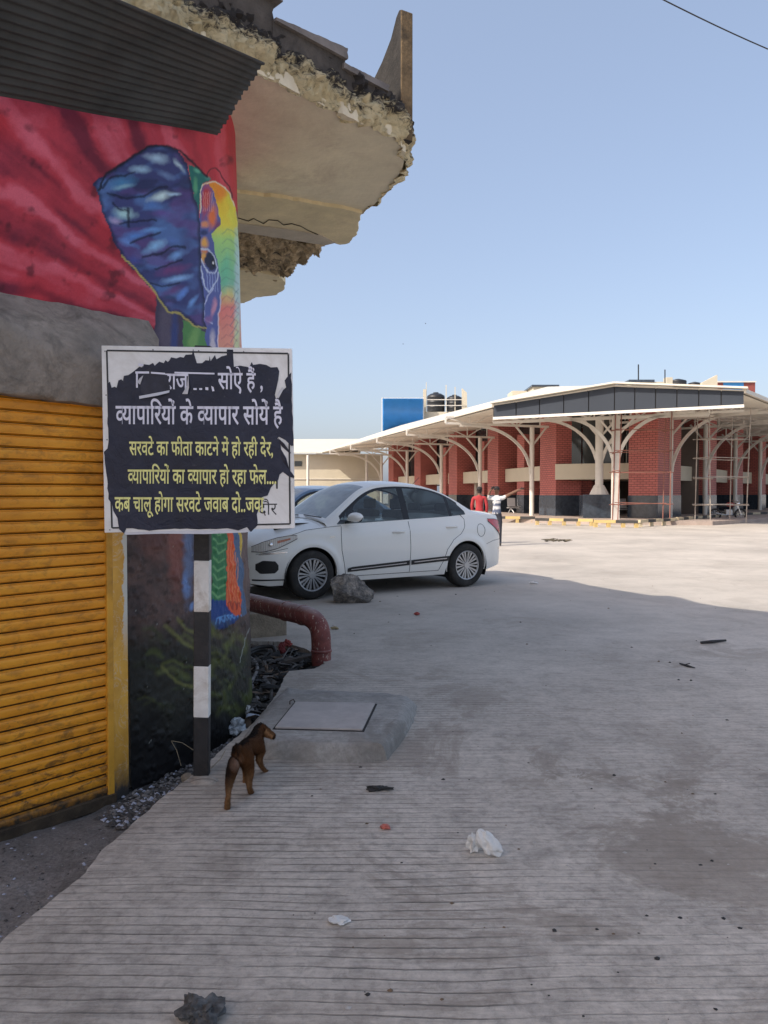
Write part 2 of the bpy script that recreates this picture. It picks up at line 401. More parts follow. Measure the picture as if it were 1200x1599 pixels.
# ---- mural wall (one dense sheet; the painting is print on it)
def vnoise(x, y, seed=0):
    xi = np.floor(x).astype(int); yi = np.floor(y).astype(int); xf = x-xi; yf = y-yi
    def h(a, b_):
        n_ = (a*374761393+b_*668265263+seed*1442695041) & 0x7fffffff
        n_ = ((n_ ^ (n_ >> 13))*1274126177) & 0x7fffffff
        return (n_ & 0xffff)/65535.0
    sx = xf*xf*(3-2*xf); sy = yf*yf*(3-2*yf)
    return (h(xi, yi)*(1-sx)+h(xi+1, yi)*sx)*(1-sy)+(h(xi, yi+1)*(1-sx)+h(xi+1, yi+1)*sx)*sy
def vfbm(x, y, seed=0, o=4):
    s = 0; a = .5; t = 0
    for i in range(o):
        s = s+a*vnoise(x*2**i, y*2**i, seed+i); t += a; a *= .55
    return s/t
class Paint:
    def __init__(s, U, V):
        s.U0, s.V0 = U, V
        s.U = U+3*(vfbm(U/14, V/14, 11)-.5)*2; s.V = V+3*(vfbm(U/14, V/14, 23)-.5)*2
        s.c = np.zeros((len(U), 3)); s.clip = None
    def put(s, a, col):
        if s.clip is not None: a = a*s.clip
        s.c[:] = s.c*(1-a[:, None])+np.asarray(col)*a[:, None]
    def inside(s, pts, soft=0):
        x, y = s.U, s.V; m = np.zeros(len(x), bool); n = len(pts)
        for i in range(n):
            (x1, y1), (x2, y2) = pts[i], pts[(i+1) % n]
            if y1 == y2: continue
            c = ((y1 > y) != (y2 > y)) & (x < (x2-x1)*(y-y1)/(y2-y1)+x1); m ^= c
        a = m.astype(float)
        return a
    def dist(s, pts):
        x, y = s.U, s.V; d = np.full(len(x), 1e9)
        for (x1, y1), (x2, y2) in zip(pts[:-1], pts[1:]):
            dx, dy = x2-x1, y2-y1; L = dx*dx+dy*dy+1e-9
            t = np.clip(((x-x1)*dx+(y-y1)*dy)/L, 0, 1)
            d = np.minimum(d, np.hypot(x-x1-t*dx, y-y1-t*dy))
        return d
    def poly(s, pts, col, a=1.0): s.put(s.inside(pts)*a, col)
    def stroke(s, pts, w, col, a=1.0, soft=.5):
        d = s.dist(pts); s.put(np.clip((w-d)/(w*soft+.3), 0, 1)*a, col)
    def blob(s, cx, cy, rx, ry, ang, col, a=1.0, soft=.6):
        c, q = math.cos(R(ang)), math.sin(R(ang)); dx, dy = s.U-cx, s.V-cy
        e = np.sqrt(((dx*c+dy*q)/rx)**2+((-dx*q+dy*c)/ry)**2)+(vfbm(s.U/9, s.V/9, int(cx))-.5)*.5
        s.put(np.clip((1-e)/soft, 0, 1)*a, col)
def E8(*p):   # mural outline traced on an enlargement
    return [(140+x*.2333, 200+y*.2333) for x, y in p]
def L8(*p):
    return [(180+x*.2876, 820+y*.2876) for x, y in p]
def paint_mural(U, V, Z, TH):
    P = Paint(U, V)
    # red drapery
    ang = np.arctan2(560-P.V, 395-P.U)
    nzf = vfbm(P.U/60, P.V/60, 3)
    f = np.sin(ang*31+4*nzf)+.4*np.sin(ang*70+5*nzf+1)+.5*(vfbm(ang*45, P.V/70, 5)-.5)*2+.35*(vfbm(P.U/6, P.V/6, 6)-.5)
    base = lin(166, 54, 68); dark = lin(88, 26, 46); lite = lin(206, 104, 122)
    P.c[:] = base
    P.put(np.clip(-f*.7, 0, .85), dark); P.put(np.clip((f-.3)*.7, 0, .6), lite)
    P.put(np.clip((vfbm(P.U/90, P.V/90, 9)-.5)*1.6, 0, .6), lin(176, 40, 46))
    P.put(np.clip((P.U-250)/120, 0, .5), lin(190, 52, 58))
    P.put(np.clip((.36-vfbm(P.U/25, P.V/25, 19))*5, 0, .7), lin(70, 22, 34))
    # body below the ear (above the sign)
    P.poly([(243, 462), (262, 478), (300, 500), (330, 514), (345, 520), (345, 600), (232, 600), (240, 520), (243, 490)], lin(66, 58, 78))
    P.blob(258, 520, 16, 60, 0, lin(92, 84, 100), .8); P.blob(272, 530, 9, 60, 2, lin(52, 66, 118), .9)
    P.poly([(285, 498), (308, 512), (325, 522), (322, 600), (288, 600)], lin(78, 128, 74)); P.blob(302, 530, 12, 26, 10, lin(120, 160, 92), .7)
    # trunk side of the head
    head = E8((745, 385), (790, 362), (850, 360), (905, 395), (950, 450), (975, 520), (990, 600), (1003, 700), (1025, 900), (1030, 1200), (1035, 1700), (850, 1700), (770, 1400), (790, 1335), (740, 1250), (735, 900), (730, 800), (740, 560))
    hm = P.inside(head); P.clip = hm
    P.put(np.ones(len(U)), lin(150, 170, 170))
    gx = (P.U-312)/62
    def vgrad(stops, a):
        col = np.array([np.interp(P.V, [q[0] for q in stops], [q[1][k] for q in stops]) for k in range(3)]).T
        P.put(a, col)
    vgrad([(280, lin(232, 120, 40)), (320, lin(240, 180, 40)), (350, lin(214, 200, 60)), (372, lin(160, 200, 110)), (420, lin(120, 190, 140)), (445, lin(120, 180, 150)), (458, lin(200, 190, 120)), (480, lin(226, 120, 110)), (530, lin(214, 140, 120)), (620, lin(190, 160, 120))], np.ones(len(U)))
    P.blob(362, 330, 10, 46, -10, lin(236, 214, 70), .8); P.blob(372, 440, 8, 120, 0, lin(176, 206, 206), .85)
    P.blob(370, 540, 7, 60, 0, lin(190, 205, 150), .8)
    P.blob(345, 300, 14, 20, 20, lin(238, 130, 38), .9); P.blob(352, 322, 8, 16, 0, lin(240, 190, 50), .8)
    P.blob(352, 425, 9, 42, 5, lin(96, 178, 140), .7)
    for i in range(16):   # scalloped creases down the trunk
        vv = 360+i*15; P.stroke([(346, vv+4), (354, vv-3), (364, vv+1), (372, vv+9)], 1.3, lin(90, 140, 112) if i < 7 else lin(170, 90, 96), .5)
    for i in range(12): P.stroke([(360, 470+i*13), (372, 452+i*13)], 1.1, lin(60, 90, 120), .5)
    # inner face band
    face = E8((745, 385), (800, 370), (830, 420), (850, 480), (880, 600), (870, 650), (820, 710), (835, 800), (858, 900), (860, 960), (880, 1030), (885, 1120), (862, 1300), (850, 1700), (780, 1700), (765, 1290), (740, 1000), (730, 800), (740, 560))
    P.clip = P.inside(face)*hm
    P.put(np.ones(len(U)), lin(82, 92, 150))
    P.blob(322, 312, 11, 34, 4, lin(176, 54, 56), 1); P.blob(333, 338, 9, 26, 10, lin(224, 110, 48), .95); P.blob(340, 356, 8, 15, 0, lin(120, 50, 80), .8)
    for i in range(6): P.stroke([(318+i*3, 300), (319+i*3, 330)], .8, lin(222, 160, 150), .7)
    P.blob(320, 350, 8, 7, 0, lin(232, 140, 90), .9); P.blob(318, 362, 7, 5, 0, lin(40, 50, 92), .9)
    P.blob(320, 378, 8, 10, 0, lin(232, 160, 70), .95); P.blob(319, 391, 7, 4, 0, lin(206, 120, 60), .9)
    P.blob(318, 402, 7, 13, 0, lin(216, 160, 76), .95)
    P.blob(329, 408, 9, 17, -12, lin(30, 36, 62), 1, .25); P.blob(333, 412, 3, 5, 0, lin(10, 10, 18), 1, .3); P.blob(333, 411, 1.6, 2, 0, lin(225, 230, 240), 1, .3)
    P.stroke(E8((740, 810), (790, 805), (835, 860), (852, 930), (835, 970), (790, 960), (745, 880)), 1.6, lin(190, 200, 220), .95)
    P.stroke(E8((745, 930), (770, 1060), (800, 1100), (850, 1020), (858, 960)), 1.5, lin(190, 200, 225), .9)
    P.stroke(E8((830, 1070), (770, 1180), (765, 1270), (820, 1310)), 1.5, lin(180, 186, 214), .9)
    P.blob(334, 480, 5, 20, 12, lin(200, 140, 160), .8); P.blob(326, 500, 8, 10, 0, lin(130, 90, 140), .8); P.blob(332, 535, 6, 24, 0, lin(206, 196, 200), .8)
    for i in range(5): P.stroke([(323+i*4, 425), (325+i*4, 455)], .9, lin(160, 175, 215), .7)
    P.clip = None
    P.stroke(E8((745, 560), (742, 420), (760, 375), (800, 362), (850, 362), (900, 390), (945, 445), (970, 520)), 1.4, lin(236, 216, 190), .9)
    P.stroke(E8((882, 1100), (862, 1300), (850, 1700)), 1.3, lin(214, 200, 210), .85)
    P.stroke(E8((780, 315), (810, 270), (840, 258), (880, 300), (900, 340), (940, 390), (965, 470)), 1.6, lin(60, 22, 34), .9)
    P.stroke(E8((985, 560), (1004, 720), (1024, 900), (1030, 1200)), 1.5, lin(70, 90, 96), .6)
    # neck green sliver between ear and head
    P.poly(E8((660, 240), (720, 260), (790, 330), (820, 345), (760, 365), (740, 420), (735, 560), (700, 450)), lin(36, 104, 96))
    P.blob(308, 266, 8, 5, 30, lin(96, 170, 140), .9); P.blob(306, 292, 5, 18, 0, lin(90, 160, 116), .8); P.blob(325, 277, 7, 4, 30, lin(60, 130, 120), .8)
    # the ear
    ear = E8((25, 380), (60, 335), (110, 315), (200, 245), (300, 180), (350, 140), (400, 120), (460, 112), (520, 115), (590, 150), (650, 230), (675, 330), (700, 450), (735, 560), (745, 800), (745, 1000), (775, 1150), (765, 1290), (790, 1335), (740, 1338), (700, 1320), (650, 1270), (600, 1240), (540, 1235), (500, 1200), (460, 1150), (430, 1100), (370, 1040), (320, 960), (280, 940), (250, 900), (215, 850), (160, 770), (130, 680), (100, 610), (78, 560), (62, 450))
    em = P.inside(ear); P.clip = em
    P.put(np.ones(len(U)), lin(56, 62, 110))
    q = vfbm(P.U/40+.6*P.V/60, P.V/24, 31, 3); P.put(np.clip((q-.44)*3, 0, .7), lin(84, 118, 172))
    q = vfbm(P.U/50, P.V/20, 37, 3); P.put(np.clip((q-.52)*3.5, 0, .6), lin(92, 66, 122))
    q = vfbm(P.U/44, P.V/18, 41, 3); P.put(np.clip((.40-q)*4, 0, .5), lin(22, 30, 60))
    for (x, y, rx, ry, a, col, al) in [
        (450, 200, 90, 36, 8, (150, 178, 200), .9), (340, 275, 85, 28, 0, (140, 172, 196), .85), (500, 310, 70, 26, 20, (104, 130, 170), .7),
        (220, 365, 105, 48, -10, (64, 116, 158), .95), (230, 390, 90, 18, -8, (120, 160, 176), .8), (600, 250, 20, 60, -35, (168, 190, 210), .8),
        (470, 460, 95, 30, -18, (176, 198, 206), .95), (560, 440, 60, 14, 5, (150, 178, 204), .9), (420, 520, 70, 30, 0, (70, 106, 164), .8),
        (230, 570, 95, 42, 10, (150, 186, 188), .85), (170, 620, 60, 24, 10, (150, 140, 176), .8), (480, 570, 70, 30, 0, (92, 72, 134), .75),
        (300, 720, 110, 36, -12, (74, 116, 176), .95), (420, 680, 90, 20, -5, (96, 140, 194), .8), (440, 790, 95, 36, -25, (120, 164, 204), .95),
        (260, 770, 80, 26, 20, (92, 130, 190), .8), (560, 750, 50, 24, 20, (78, 104, 160), .7), (590, 850, 80, 26, -25, (110, 150, 202), .85),
        (300, 880, 70, 30, 10, (54, 74, 140), .7), (560, 950, 130, 34, -12, (104, 56, 104), .8), (580, 1010, 110, 24, -10, (124, 160, 210), .9),
        (560, 1090, 90, 30, -15, (92, 52, 100), .75), (620, 1110, 24, 50, 40, (92, 130, 196), .85), (690, 1165, 20, 54, 38, (104, 146, 204), .9),
        (640, 500, 60, 90, 0, (62, 54, 100), .6), (650, 780, 55, 110, 0, (52, 50, 92), .6), (620, 190, 60, 40, 30, (86, 66, 118), .7)]:
        P.blob(140+x*.2333, 200+y*.2333, rx*.2333*1.12, ry*.2333*1.2, a, lin(*[min(255, c_*1.08) for c_ in col]), al, .85)
    for pts, w in [(((120, 440), (250, 470), (360, 460), (430, 410), (520, 390)), 2.6), (((150, 500), (200, 540), (260, 560)), 2.2), (((260, 540), (262, 660)), 3.0), (((200, 640), (330, 620), (440, 620)), 2.4),
                   (((280, 770), (360, 730), (470, 700)), 2.6), (((360, 860), (470, 840), (560, 790), (640, 800)), 2.6), (((440, 940), (520, 920), (620, 880)), 2.4), (((80, 400), (150, 330), (300, 300)), 2.2), (((400, 1040), (500, 1060), (600, 1040)), 2.0)]:
        P.stroke(E8(*pts), w, lin(16, 22, 46), .8)
    d = P.dist(ear+ear[:1]); P.put(np.clip((6-d)/6, 0, .7), lin(20, 26, 50))
    P.clip = None
    P.stroke(E8((60, 420), (110, 310), (300, 178), (400, 118), (520, 112), (600, 150), (690, 230), (790, 320)), 2.4, lin(14, 18, 34), .9)
    P.stroke(E8((215, 850), (320, 960), (430, 1095), (470, 1160), (520, 1225), (600, 1240), (690, 1320), (785, 1338)), 1.8, lin(176, 164, 92), .95)
    # ------------- lower wall, behind and under the sign
    lo = np.clip((P.V0-560)/60, 0, 1)
    P.put(lo, lin(72, 60, 58))
    P.put(lo*np.clip((vfbm(P.U/22, P.V/22, 51)-.42)*3, 0, .8), lin(96, 76, 70))
    P.put(lo*np.clip((vfbm(P.U/9, P.V/9, 57)-.55)*4, 0, .6), lin(38, 34, 34))
    def lb(x, y, rx, ry, a, col, al): P.blob(180+x*.2876, 820+y*.2876, rx*.2876, ry*.2876, a, lin(*col), al)
    lb(330, 120, 60, 320, 0, (142, 86, 76), .6); lb(215, 60, 110, 180, 0, (110, 72, 66), .5)
    lb(395, 150, 40, 340, 0, (96, 110, 140), .85); lb(380, 330, 26, 90, 0, (110, 140, 190), .7); lb(420, 440, 16, 30, 0, (120, 150, 200), .8)
    lb(480, 100, 50, 420, 0, (120, 116, 104), .7); lb(700, 180, 40, 420, 0, (110, 90, 84), .85)
    P.poly(L8((520, -200), (600, -200), (612, 60), (606, 330), (600, 430), (640, 470), (520, 420)), lin(52, 112, 72))
    for i in range(9): P.stroke(L8((535, -20+i*48), (560, 10+i*48), (598, -12+i*48)), 2.1, lin(118, 170, 112), .7)
    P.poly(L8((610, -200), (690, -200), (688, 200), (712, 480), (690, 500), (640, 300)), lin(76, 98, 126)); P.poly(L8((668, -200), (690, -200), (686, 190), (670, 80)), lin(206, 172, 60), .9)
    P.poly(L8((520, 400), (600, 410), (680, 470), (660, 520), (600, 560), (540, 570), (515, 520)), lin(36, 66, 124)); 
    for i in range(6): P.stroke(L8((545+i*20, 540-i*6), (552+i*20, 505-i*5), (570+i*20, 500-i*4), (580+i*20, 525-i*6)), 1.5, lin(96, 150, 206), .85)
    P.poly(L8((606, -200), (640, -200), (640, 100), (655, 260), (682, 390), (676, 490), (650, 496), (606, 440), (600, 380), (608, 200)), lin(206, 84, 48))
    for i in range(5): P.stroke(L8((616+i*12, 60+i*30), (612+i*14, 420)), 1.0, lin(232, 136, 86), .7)
    for x in (622, 645, 664): P.stroke(L8((x-9, 455), (x-8, 425), (x+4, 418), (x+10, 450)), 1.2, lin(140, 46, 36), .9)
    # grass strokes
    gr = np.clip((P.V0-960)/60, 0, 1)*lo
    P.put(gr, lin(40, 40, 34))
    rg = random.Random(8)
    for i in range(95):
        x = rg.uniform(235, 386); y = rg.uniform(985, 1125); l = rg.uniform(14, 44); a = R(rg.uniform(200, 330))
        if x < 305: a = R(rg.uniform(195, 225))
        w = rg.uniform(3, 8)
        if x > 330 or rg.random() < .4:
            P.stroke([(x, y), (x+math.cos(a)*l*.6, y+math.sin(a)*l*.6), (x+math.cos(a-.35)*l, y+math.sin(a-.35)*l)], w, lin(*rg.choice([(96, 108, 46), (70, 84, 44), (118, 126, 58), (58, 68, 40)])), rg.uniform(.12, .42), 1.0)
    for pts in (((340, 510), (380, 560), (435, 590)), ((270, 545), (350, 620), (430, 668)), ((250, 770), (330, 850), (425, 880))):
        P.stroke(L8(*pts), 4.6, lin(126, 128, 66), .6, 1.0)
    P.stroke(L8((730, 560), (700, 640), (680, 740)), .9, lin(150, 156, 150), .8)
    # black painted foot of the wall, uneven line
    bl = np.clip((P.V0-1088-34*(vfbm(P.U0/30, P.V0/40, 71)-.5)*2-.12*(330-P.U0).clip(-60, 200))/55, 0, 1)*lo
    P.put(bl*.97, lin(13, 13, 14))
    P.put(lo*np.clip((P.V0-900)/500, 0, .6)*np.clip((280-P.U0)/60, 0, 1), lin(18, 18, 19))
    sp = (vnoise(U*1.7, V*1.7, 91) > .985)*(V > 850)*(V < 1230); P.put(sp*.5, lin(170, 170, 160))
    return P.c
def dense_wall():
    th = np.concatenate([np.linspace(-62, 13, 430), np.linspace(13.4, 32, 22)]); z = np.linspace(-.2, 4.0, 560)
    TH, Z = np.meshgrid(th, z, indexing='ij')
    r = 2.142-.0256*Z; a = np.radians(TH)
    # surface relief: lumpy plaster, rough low down, smooth painted render above
    S = a*2.1
    rough = np.clip((2.0-Z)/1.0, .12, 1)
    rel = (vfbm(S*4+50, Z*4+50, 1)-.5)*.022*np.clip(rough, .5, 1)+(vfbm(S*26+90, Z*26+90, 2)-.5)*.010*rough
    lump = np.clip(vfbm(S*17+20, Z*17+20, 3)-.60, 0, 1)*.055*rough*(TH < 0)
    rr = r+rel+lump
    X = WC.x+rr*np.cos(a); Y = WC.y+rr*np.sin(a)
    X0 = WC.x+r*np.cos(a); Y0 = WC.y+r*np.sin(a)
    P3 = np.stack([X, Y, Z], -1).reshape(-1, 3); Q3 = np.stack([X0, Y0, Z], -1).reshape(-1, 3)
    U, V = project(Q3)
    nt, nzz = len(th), len(z)
    idx = np.arange(nt*nzz).reshape(nt, nzz)
    q = np.stack([idx[:-1, :-1], idx[1:, :-1], idx[1:, 1:], idx[:-1, 1:]], -1)
    # plaster ends in a ragged line above the lintel hood, left of the jamb there is the shutter opening
    tc = TH[:-1, :-1]; zc = Z[:-1, :-1]
    keep = (tc > -37.2) | (zc > 2.06)
    low = 2.19-.03*np.clip((tc+50)/14, 0, 1)+.03*(vfbm(tc*.6+7, tc*0+1, 5)-.5)-np.clip((tc+38.5)/2.4, 0, 1)*.16
    lay = keep & ((tc > -34.8) | (zc > low))
    q = q[lay].reshape(-1, 4)
    me = bpy.data.meshes.new('wall')
    me.vertices.add(len(P3)); me.vertices.foreach_set('co', (P3-np.array(org(bld))).astype(np.float32).ravel())
    me.loops.add(q.size); me.loops.foreach_set('vertex_index', q.astype(np.int32).ravel())
    me.polygons.add(len(q)); me.polygons.foreach_set('loop_start', np.arange(0, q.size, 4, dtype=np.int32)); me.polygons.foreach_set('loop_total', np.full(len(q), 4, np.int32))
    me.update(calc_edges=True); me.validate()
    col = paint_mural(U, V, Q3[:, 2], TH.reshape(-1))
    at = me.color_attributes.new('Paint', 'FLOAT_COLOR', 'POINT')
    at.data.foreach_set('color', np.concatenate([col, np.ones((len(col), 1))], 1).astype(np.float32).ravel())
    me.shade_smooth()
    bm = bmesh.new(); bm.from_mesh(me); bmesh.ops.delete(bm, geom=[v for v in bm.verts if not v.link_faces], context='VERTS'); bm.to_mesh(me); bm.free()
    o = bpy.data.objects.new('mural_wall', me); COL.objects.link(o); o.parent = bld
    m, N, L, B = newmat('mural_paint'); p = wpos(N)
    at_ = N.new('ShaderNodeAttribute'); at_.attribute_name = 'Paint'
    n1 = noise_node(N, L, 3.5, 7, .65, p); n2 = noise_node(N, L, 130, 4, .7, p)
    c = mixc(N, L, .55, at_.outputs[0], ramp(N, L, n1.outputs[0], [(.3, .78), (.7, 1.18)]).outputs[0], 'MULTIPLY')
    c = mixc(N, L, .5, c, ramp(N, L, n2.outputs[0], [(.3, .78), (.7, 1.15)]).outputs[0], 'MULTIPLY')
    L.new(c, B.inputs['Base Color']); B.inputs['Roughness'].default_value = .62; B.inputs['Specular IOR Level'].default_value = .3
    bump(N, L, B, n2.outputs[0], .35, .004); me.materials.append(m)
    o['label'] = 'red rounded wall painted with a blue eared elephant'
    return o
wall = dense_wall()
M_PLASTER = mat('building_plaster', (.36, .32, .26), .9, .25, 3, .4, 40, dirt=(.10, .09, .08), dirtamt=.6)
# plain core behind the painted sheet, and the walls running on out of the picture
b = MB()
ths = [-75+i*4 for i in range(27)]
b.grid(lambda t, z: wallp(min(t, 28) if t < 28 else 28, z, -.035) if t < 29 else wallp(28, z, -.035)+D118*((t-28)*.3), [-62+i*3 for i in range(31)]+[40, 56], [-.2, 4.0], closed=False)
core = b.build('inner_wall', M_PLASTER, bld, smooth=60)
b = MB(); p0, p1 = wallp(31, 0), wallp(31, 0)+D118*4.8
b.prism([wallp(30, -.3), wallp(30, -.3)+D118*4.8, wallp(30, -.3)+D118*4.8+Vector((-3, -1.6, 0)), wallp(30, -.3)+Vector((-3, -1.6, 0))], (0, 0, 4.2))
b.build('side_wall', M_PLASTER, bld)
b = MB(); q0, q1 = shp(2.05, -.3, 0), shp(2.34, -.3, 0)
b.prism([q0, q1, q1-SN*.25, q0-SN*.25], (0, 0, 4.2)); b.build('front_wall', M_PLASTER, bld)
# ---- concrete lintel hood over the shutter
M_HOOD = mat('hood_concrete', (.28, .24, .205), .92, .35, 5, .9, 26, .016, dirt=(.07, .06, .05), dirtamt=.85, dscale=5)
b = MB()
def hood(t, k):
    e = max(0, min(1, (t+.30)/.10))
    rz_ = 2.03+.10*max(0, min(1, (t-.1)/.55))-.01*math.sin(t*7)
    sec = [(-.12, 2.30), (.012, 2.195), (.035, 2.17), (.092, rz_+.012), (.104, rz_-.01), (.100, rz_-.06), (.085, 1.94), (.078, 1.845), (.065, 1.828), (-.10, 1.826)]
    o_, z = sec[k]; f = fbm((t*5, z*5, k*.3))*.014
    return shp(t, z+f*.6-.012*(t < .3)*(k > 6), (o_ if k in (0, 9) else o_*e-.02*(1-e))+f)
b.grid(hood, [-.30+i*.035 for i in range(75)], list(range(10)))
b.build('lintel_hood', M_HOOD, bld, smooth=50)
# ---- yellow jamb with chipped white edge
M_YEL = mat('yellow_paint', (.60, .30, .028), .55, .2, 4, .3, 70, dirt=(.14, .07, .02), dirtamt=.55, dscale=5)
b = MB(); J2 = Vector((-1.292, 3.86, 0))
jn = Vector((.12, -.04, 0)).normalized()
b.prism([S1+Vector((.004, 0, -.14)), J2+Vector((0, 0, -.14)), J2+Vector((-.22, .06, -.14)), S1+Vector((-.17, .14, -.14)), S1+Vector((-.03, .0, -.14))], (0, 0, 1.985))
def yelmat():
    m, N, L, B = newmat('jamb_paint'); p = wpos(N); s = N.new('ShaderNodeSeparateXYZ'); L.new(p, s.inputs[0])
    n = noise_node(N, L, 14, 6, .7, p)
    sid = mth(N, L, 'ADD', s.outputs[1], mth(N, L, 'MULTIPLY', n.outputs[0], .09))
    e = ramp(N, L, sid, [(0, 0), (1, 0)]); 
    mr = N.new('ShaderNodeMapRange'); L.new(sid, mr.inputs[0]); mr.inputs[1].default_value = 3.868; mr.inputs[2].default_value = 3.874
    hz = N.new('ShaderNodeMapRange'); L.new(s.outputs[2], hz.inputs[0]); hz.inputs[1].default_value = .55; hz.inputs[2].default_value = .8
    hb = N.new('ShaderNodeMapRange'); L.new(mth(N, L, 'ADD', s.outputs[2], mth(N, L, 'MULTIPLY', n.outputs[0], .2)), hb.inputs[0]); hb.inputs[1].default_value = .02; hb.inputs[2].default_value = .16; hb.inputs[3].default_value = 1; hb.inputs[4].default_value = 0
    c = ramp(N, L, noise_node(N, L, 5, 5, .6, p).outputs[0], [(.3, (.58, .28, .03)), (.7, (.82, .44, .06))]).outputs[0]
    c = mixc(N, L, mth(N, L, 'MULTIPLY', mr.outputs[0], hz.outputs[0]), c, (.62, .60, .52))
    n9 = noise_node(N, L, 5, 4, .6, p, 3); sc2 = ramp(N, L, n9.outputs[0], [(.485, 0.0), (.497, 1.0), (.503, 1.0), (.515, 0.0)]).outputs[0]
    c = mixc(N, L, mth(N, L, 'MULTIPLY', sc2, .35), c, (.68, .64, .55))
    c = mixc(N, L, hb.outputs[0], c, (.05, .045, .04))
    L.new(c, B.inputs['Base Color']); B.inputs['Roughness'].default_value = .6; bump(N, L, B, n.outputs[0], .4, .006); return m
b.build('jamb', yelmat(), bld, bevel=.006)
b = MB(); b.prism([shp(.022, -.13, -.02), shp(.022, -.13, .006), shp(-.01, -.13, .006), shp(-.01, -.13, -.02)], (0, 0, 1.975)); b.build('guide_rail', M_YEL, bld, bevel=.002)
# ---- roller shutter: every slat a piece of its own
def shutmat():
    m, N, L, B = newmat('shutter_paint'); p = wpos(N); s = N.new('ShaderNodeSeparateXYZ'); L.new(p, s.inputs[0])
    mp = N.new('ShaderNodeMapping'); L.new(p, mp.inputs[0]); mp.inputs['Scale'].default_value = (1.6, 1.6, 3.2)
    n1 = noise_node(N, L, 2.2, 7, .68, mp.outputs[0], .3); n2 = noise_node(N, L, 9, 7, .7, mp.outputs[0], .6); n3 = noise_node(N, L, 30, 5, .7, p)
    c = ramp(N, L, n1.outputs[0], [(.28, (.58, .22, .012)), (.5, (.80, .32, .018)), (.72, (.88, .40, .03))]).outputs[0]
    rt = ramp(N, L, n2.outputs[0], [(.50, 0.0), (.64, 1.0)]).outputs[0]
    low = N.new('ShaderNodeMapRange'); L.new(s.outputs[2], low.inputs[0]); low.inputs[1].default_value = .45; low.inputs[2].default_value = -.05; low.inputs[3].default_value = .34; low.inputs[4].default_value = 1
    c = mixc(N, L, mth(N, L, 'MULTIPLY', rt, low.outputs[0]), c, (.085, .045, .02))
    foot = N.new('ShaderNodeMapRange'); L.new(mth(N, L, 'ADD', s.outputs[2], mth(N, L, 'MULTIPLY', n3.outputs[0], .16)), foot.inputs[0]); foot.inputs[1].default_value = .10; foot.inputs[2].default_value = .0; 
    c = mixc(N, L, foot.outputs[0], c, (.045, .036, .026))
    at_ = noise_node(N, L, 1.1, 3, .5, p); c = mixc(N, L, .5, c, ramp(N, L, at_.outputs[0], [(.3, .75), (.7, 1.1)]).outputs[0], 'MULTIPLY')
    L.new(c, B.inputs['Base Color']); B.inputs['Roughness'].default_value = .5
    bump(N, L, B, n3.outputs[0], .35, .004); return m
M_SHUT = shutmat()
M_SHUTB = mat('shutter_shadow_gap', (.05, .03, .012), .8)
b = MB(); b.prism([shp(-.02, -.10, -.030), shp(2.06, -.10, -.030), shp(2.06, -.10, -.05), shp(-.02, -.10, -.05)], (0, 0, 1.96))
shutter = b.build('roller_shutter', M_SHUTB, bld)
NS = 36; pitch = 1.96/NS; rs = random.Random(2)
for i in range(NS):
    z0 = -.085+i*pitch; b = MB(); ph = rs.uniform(0, 9); dd = rs.uniform(-.0015, .0015)
    prof = [(-.026, .000), (-.024, .0045), (-.010, .0065), (-.0085, .012), (-.006, .022), (-.0045, .032), (-.005, .040), (-.008, .0455), (-.0035, .0475), (-.0035, .0500), (-.017, .0515)]
    def sl_(t, k):
        o_, z = prof[k]; return shp(t, z0+z*pitch/.0545+.0012*nz(t*3, ph), o_+dd+.0022*nz(t*2.3, ph, 1)+.0012*nz(t*11, ph, 2))
    b.grid(sl_, [.012+j*.09 for j in range(24)], list(range(len(prof))))
    b.build('slat', M_SHUT, shutter, smooth=60)
b = MB(); b.prism([shp(-.02, -.135, .012), shp(2.06, -.135, .012), shp(2.06, -.135, -.05), shp(-.02, -.135, -.05)], (0, 0, .06))
b.build('bottom_rail', mat('rail_grime', (.05, .035, .02), .85, .5, 9, .8, 50, .01), shutter, bevel=.004)

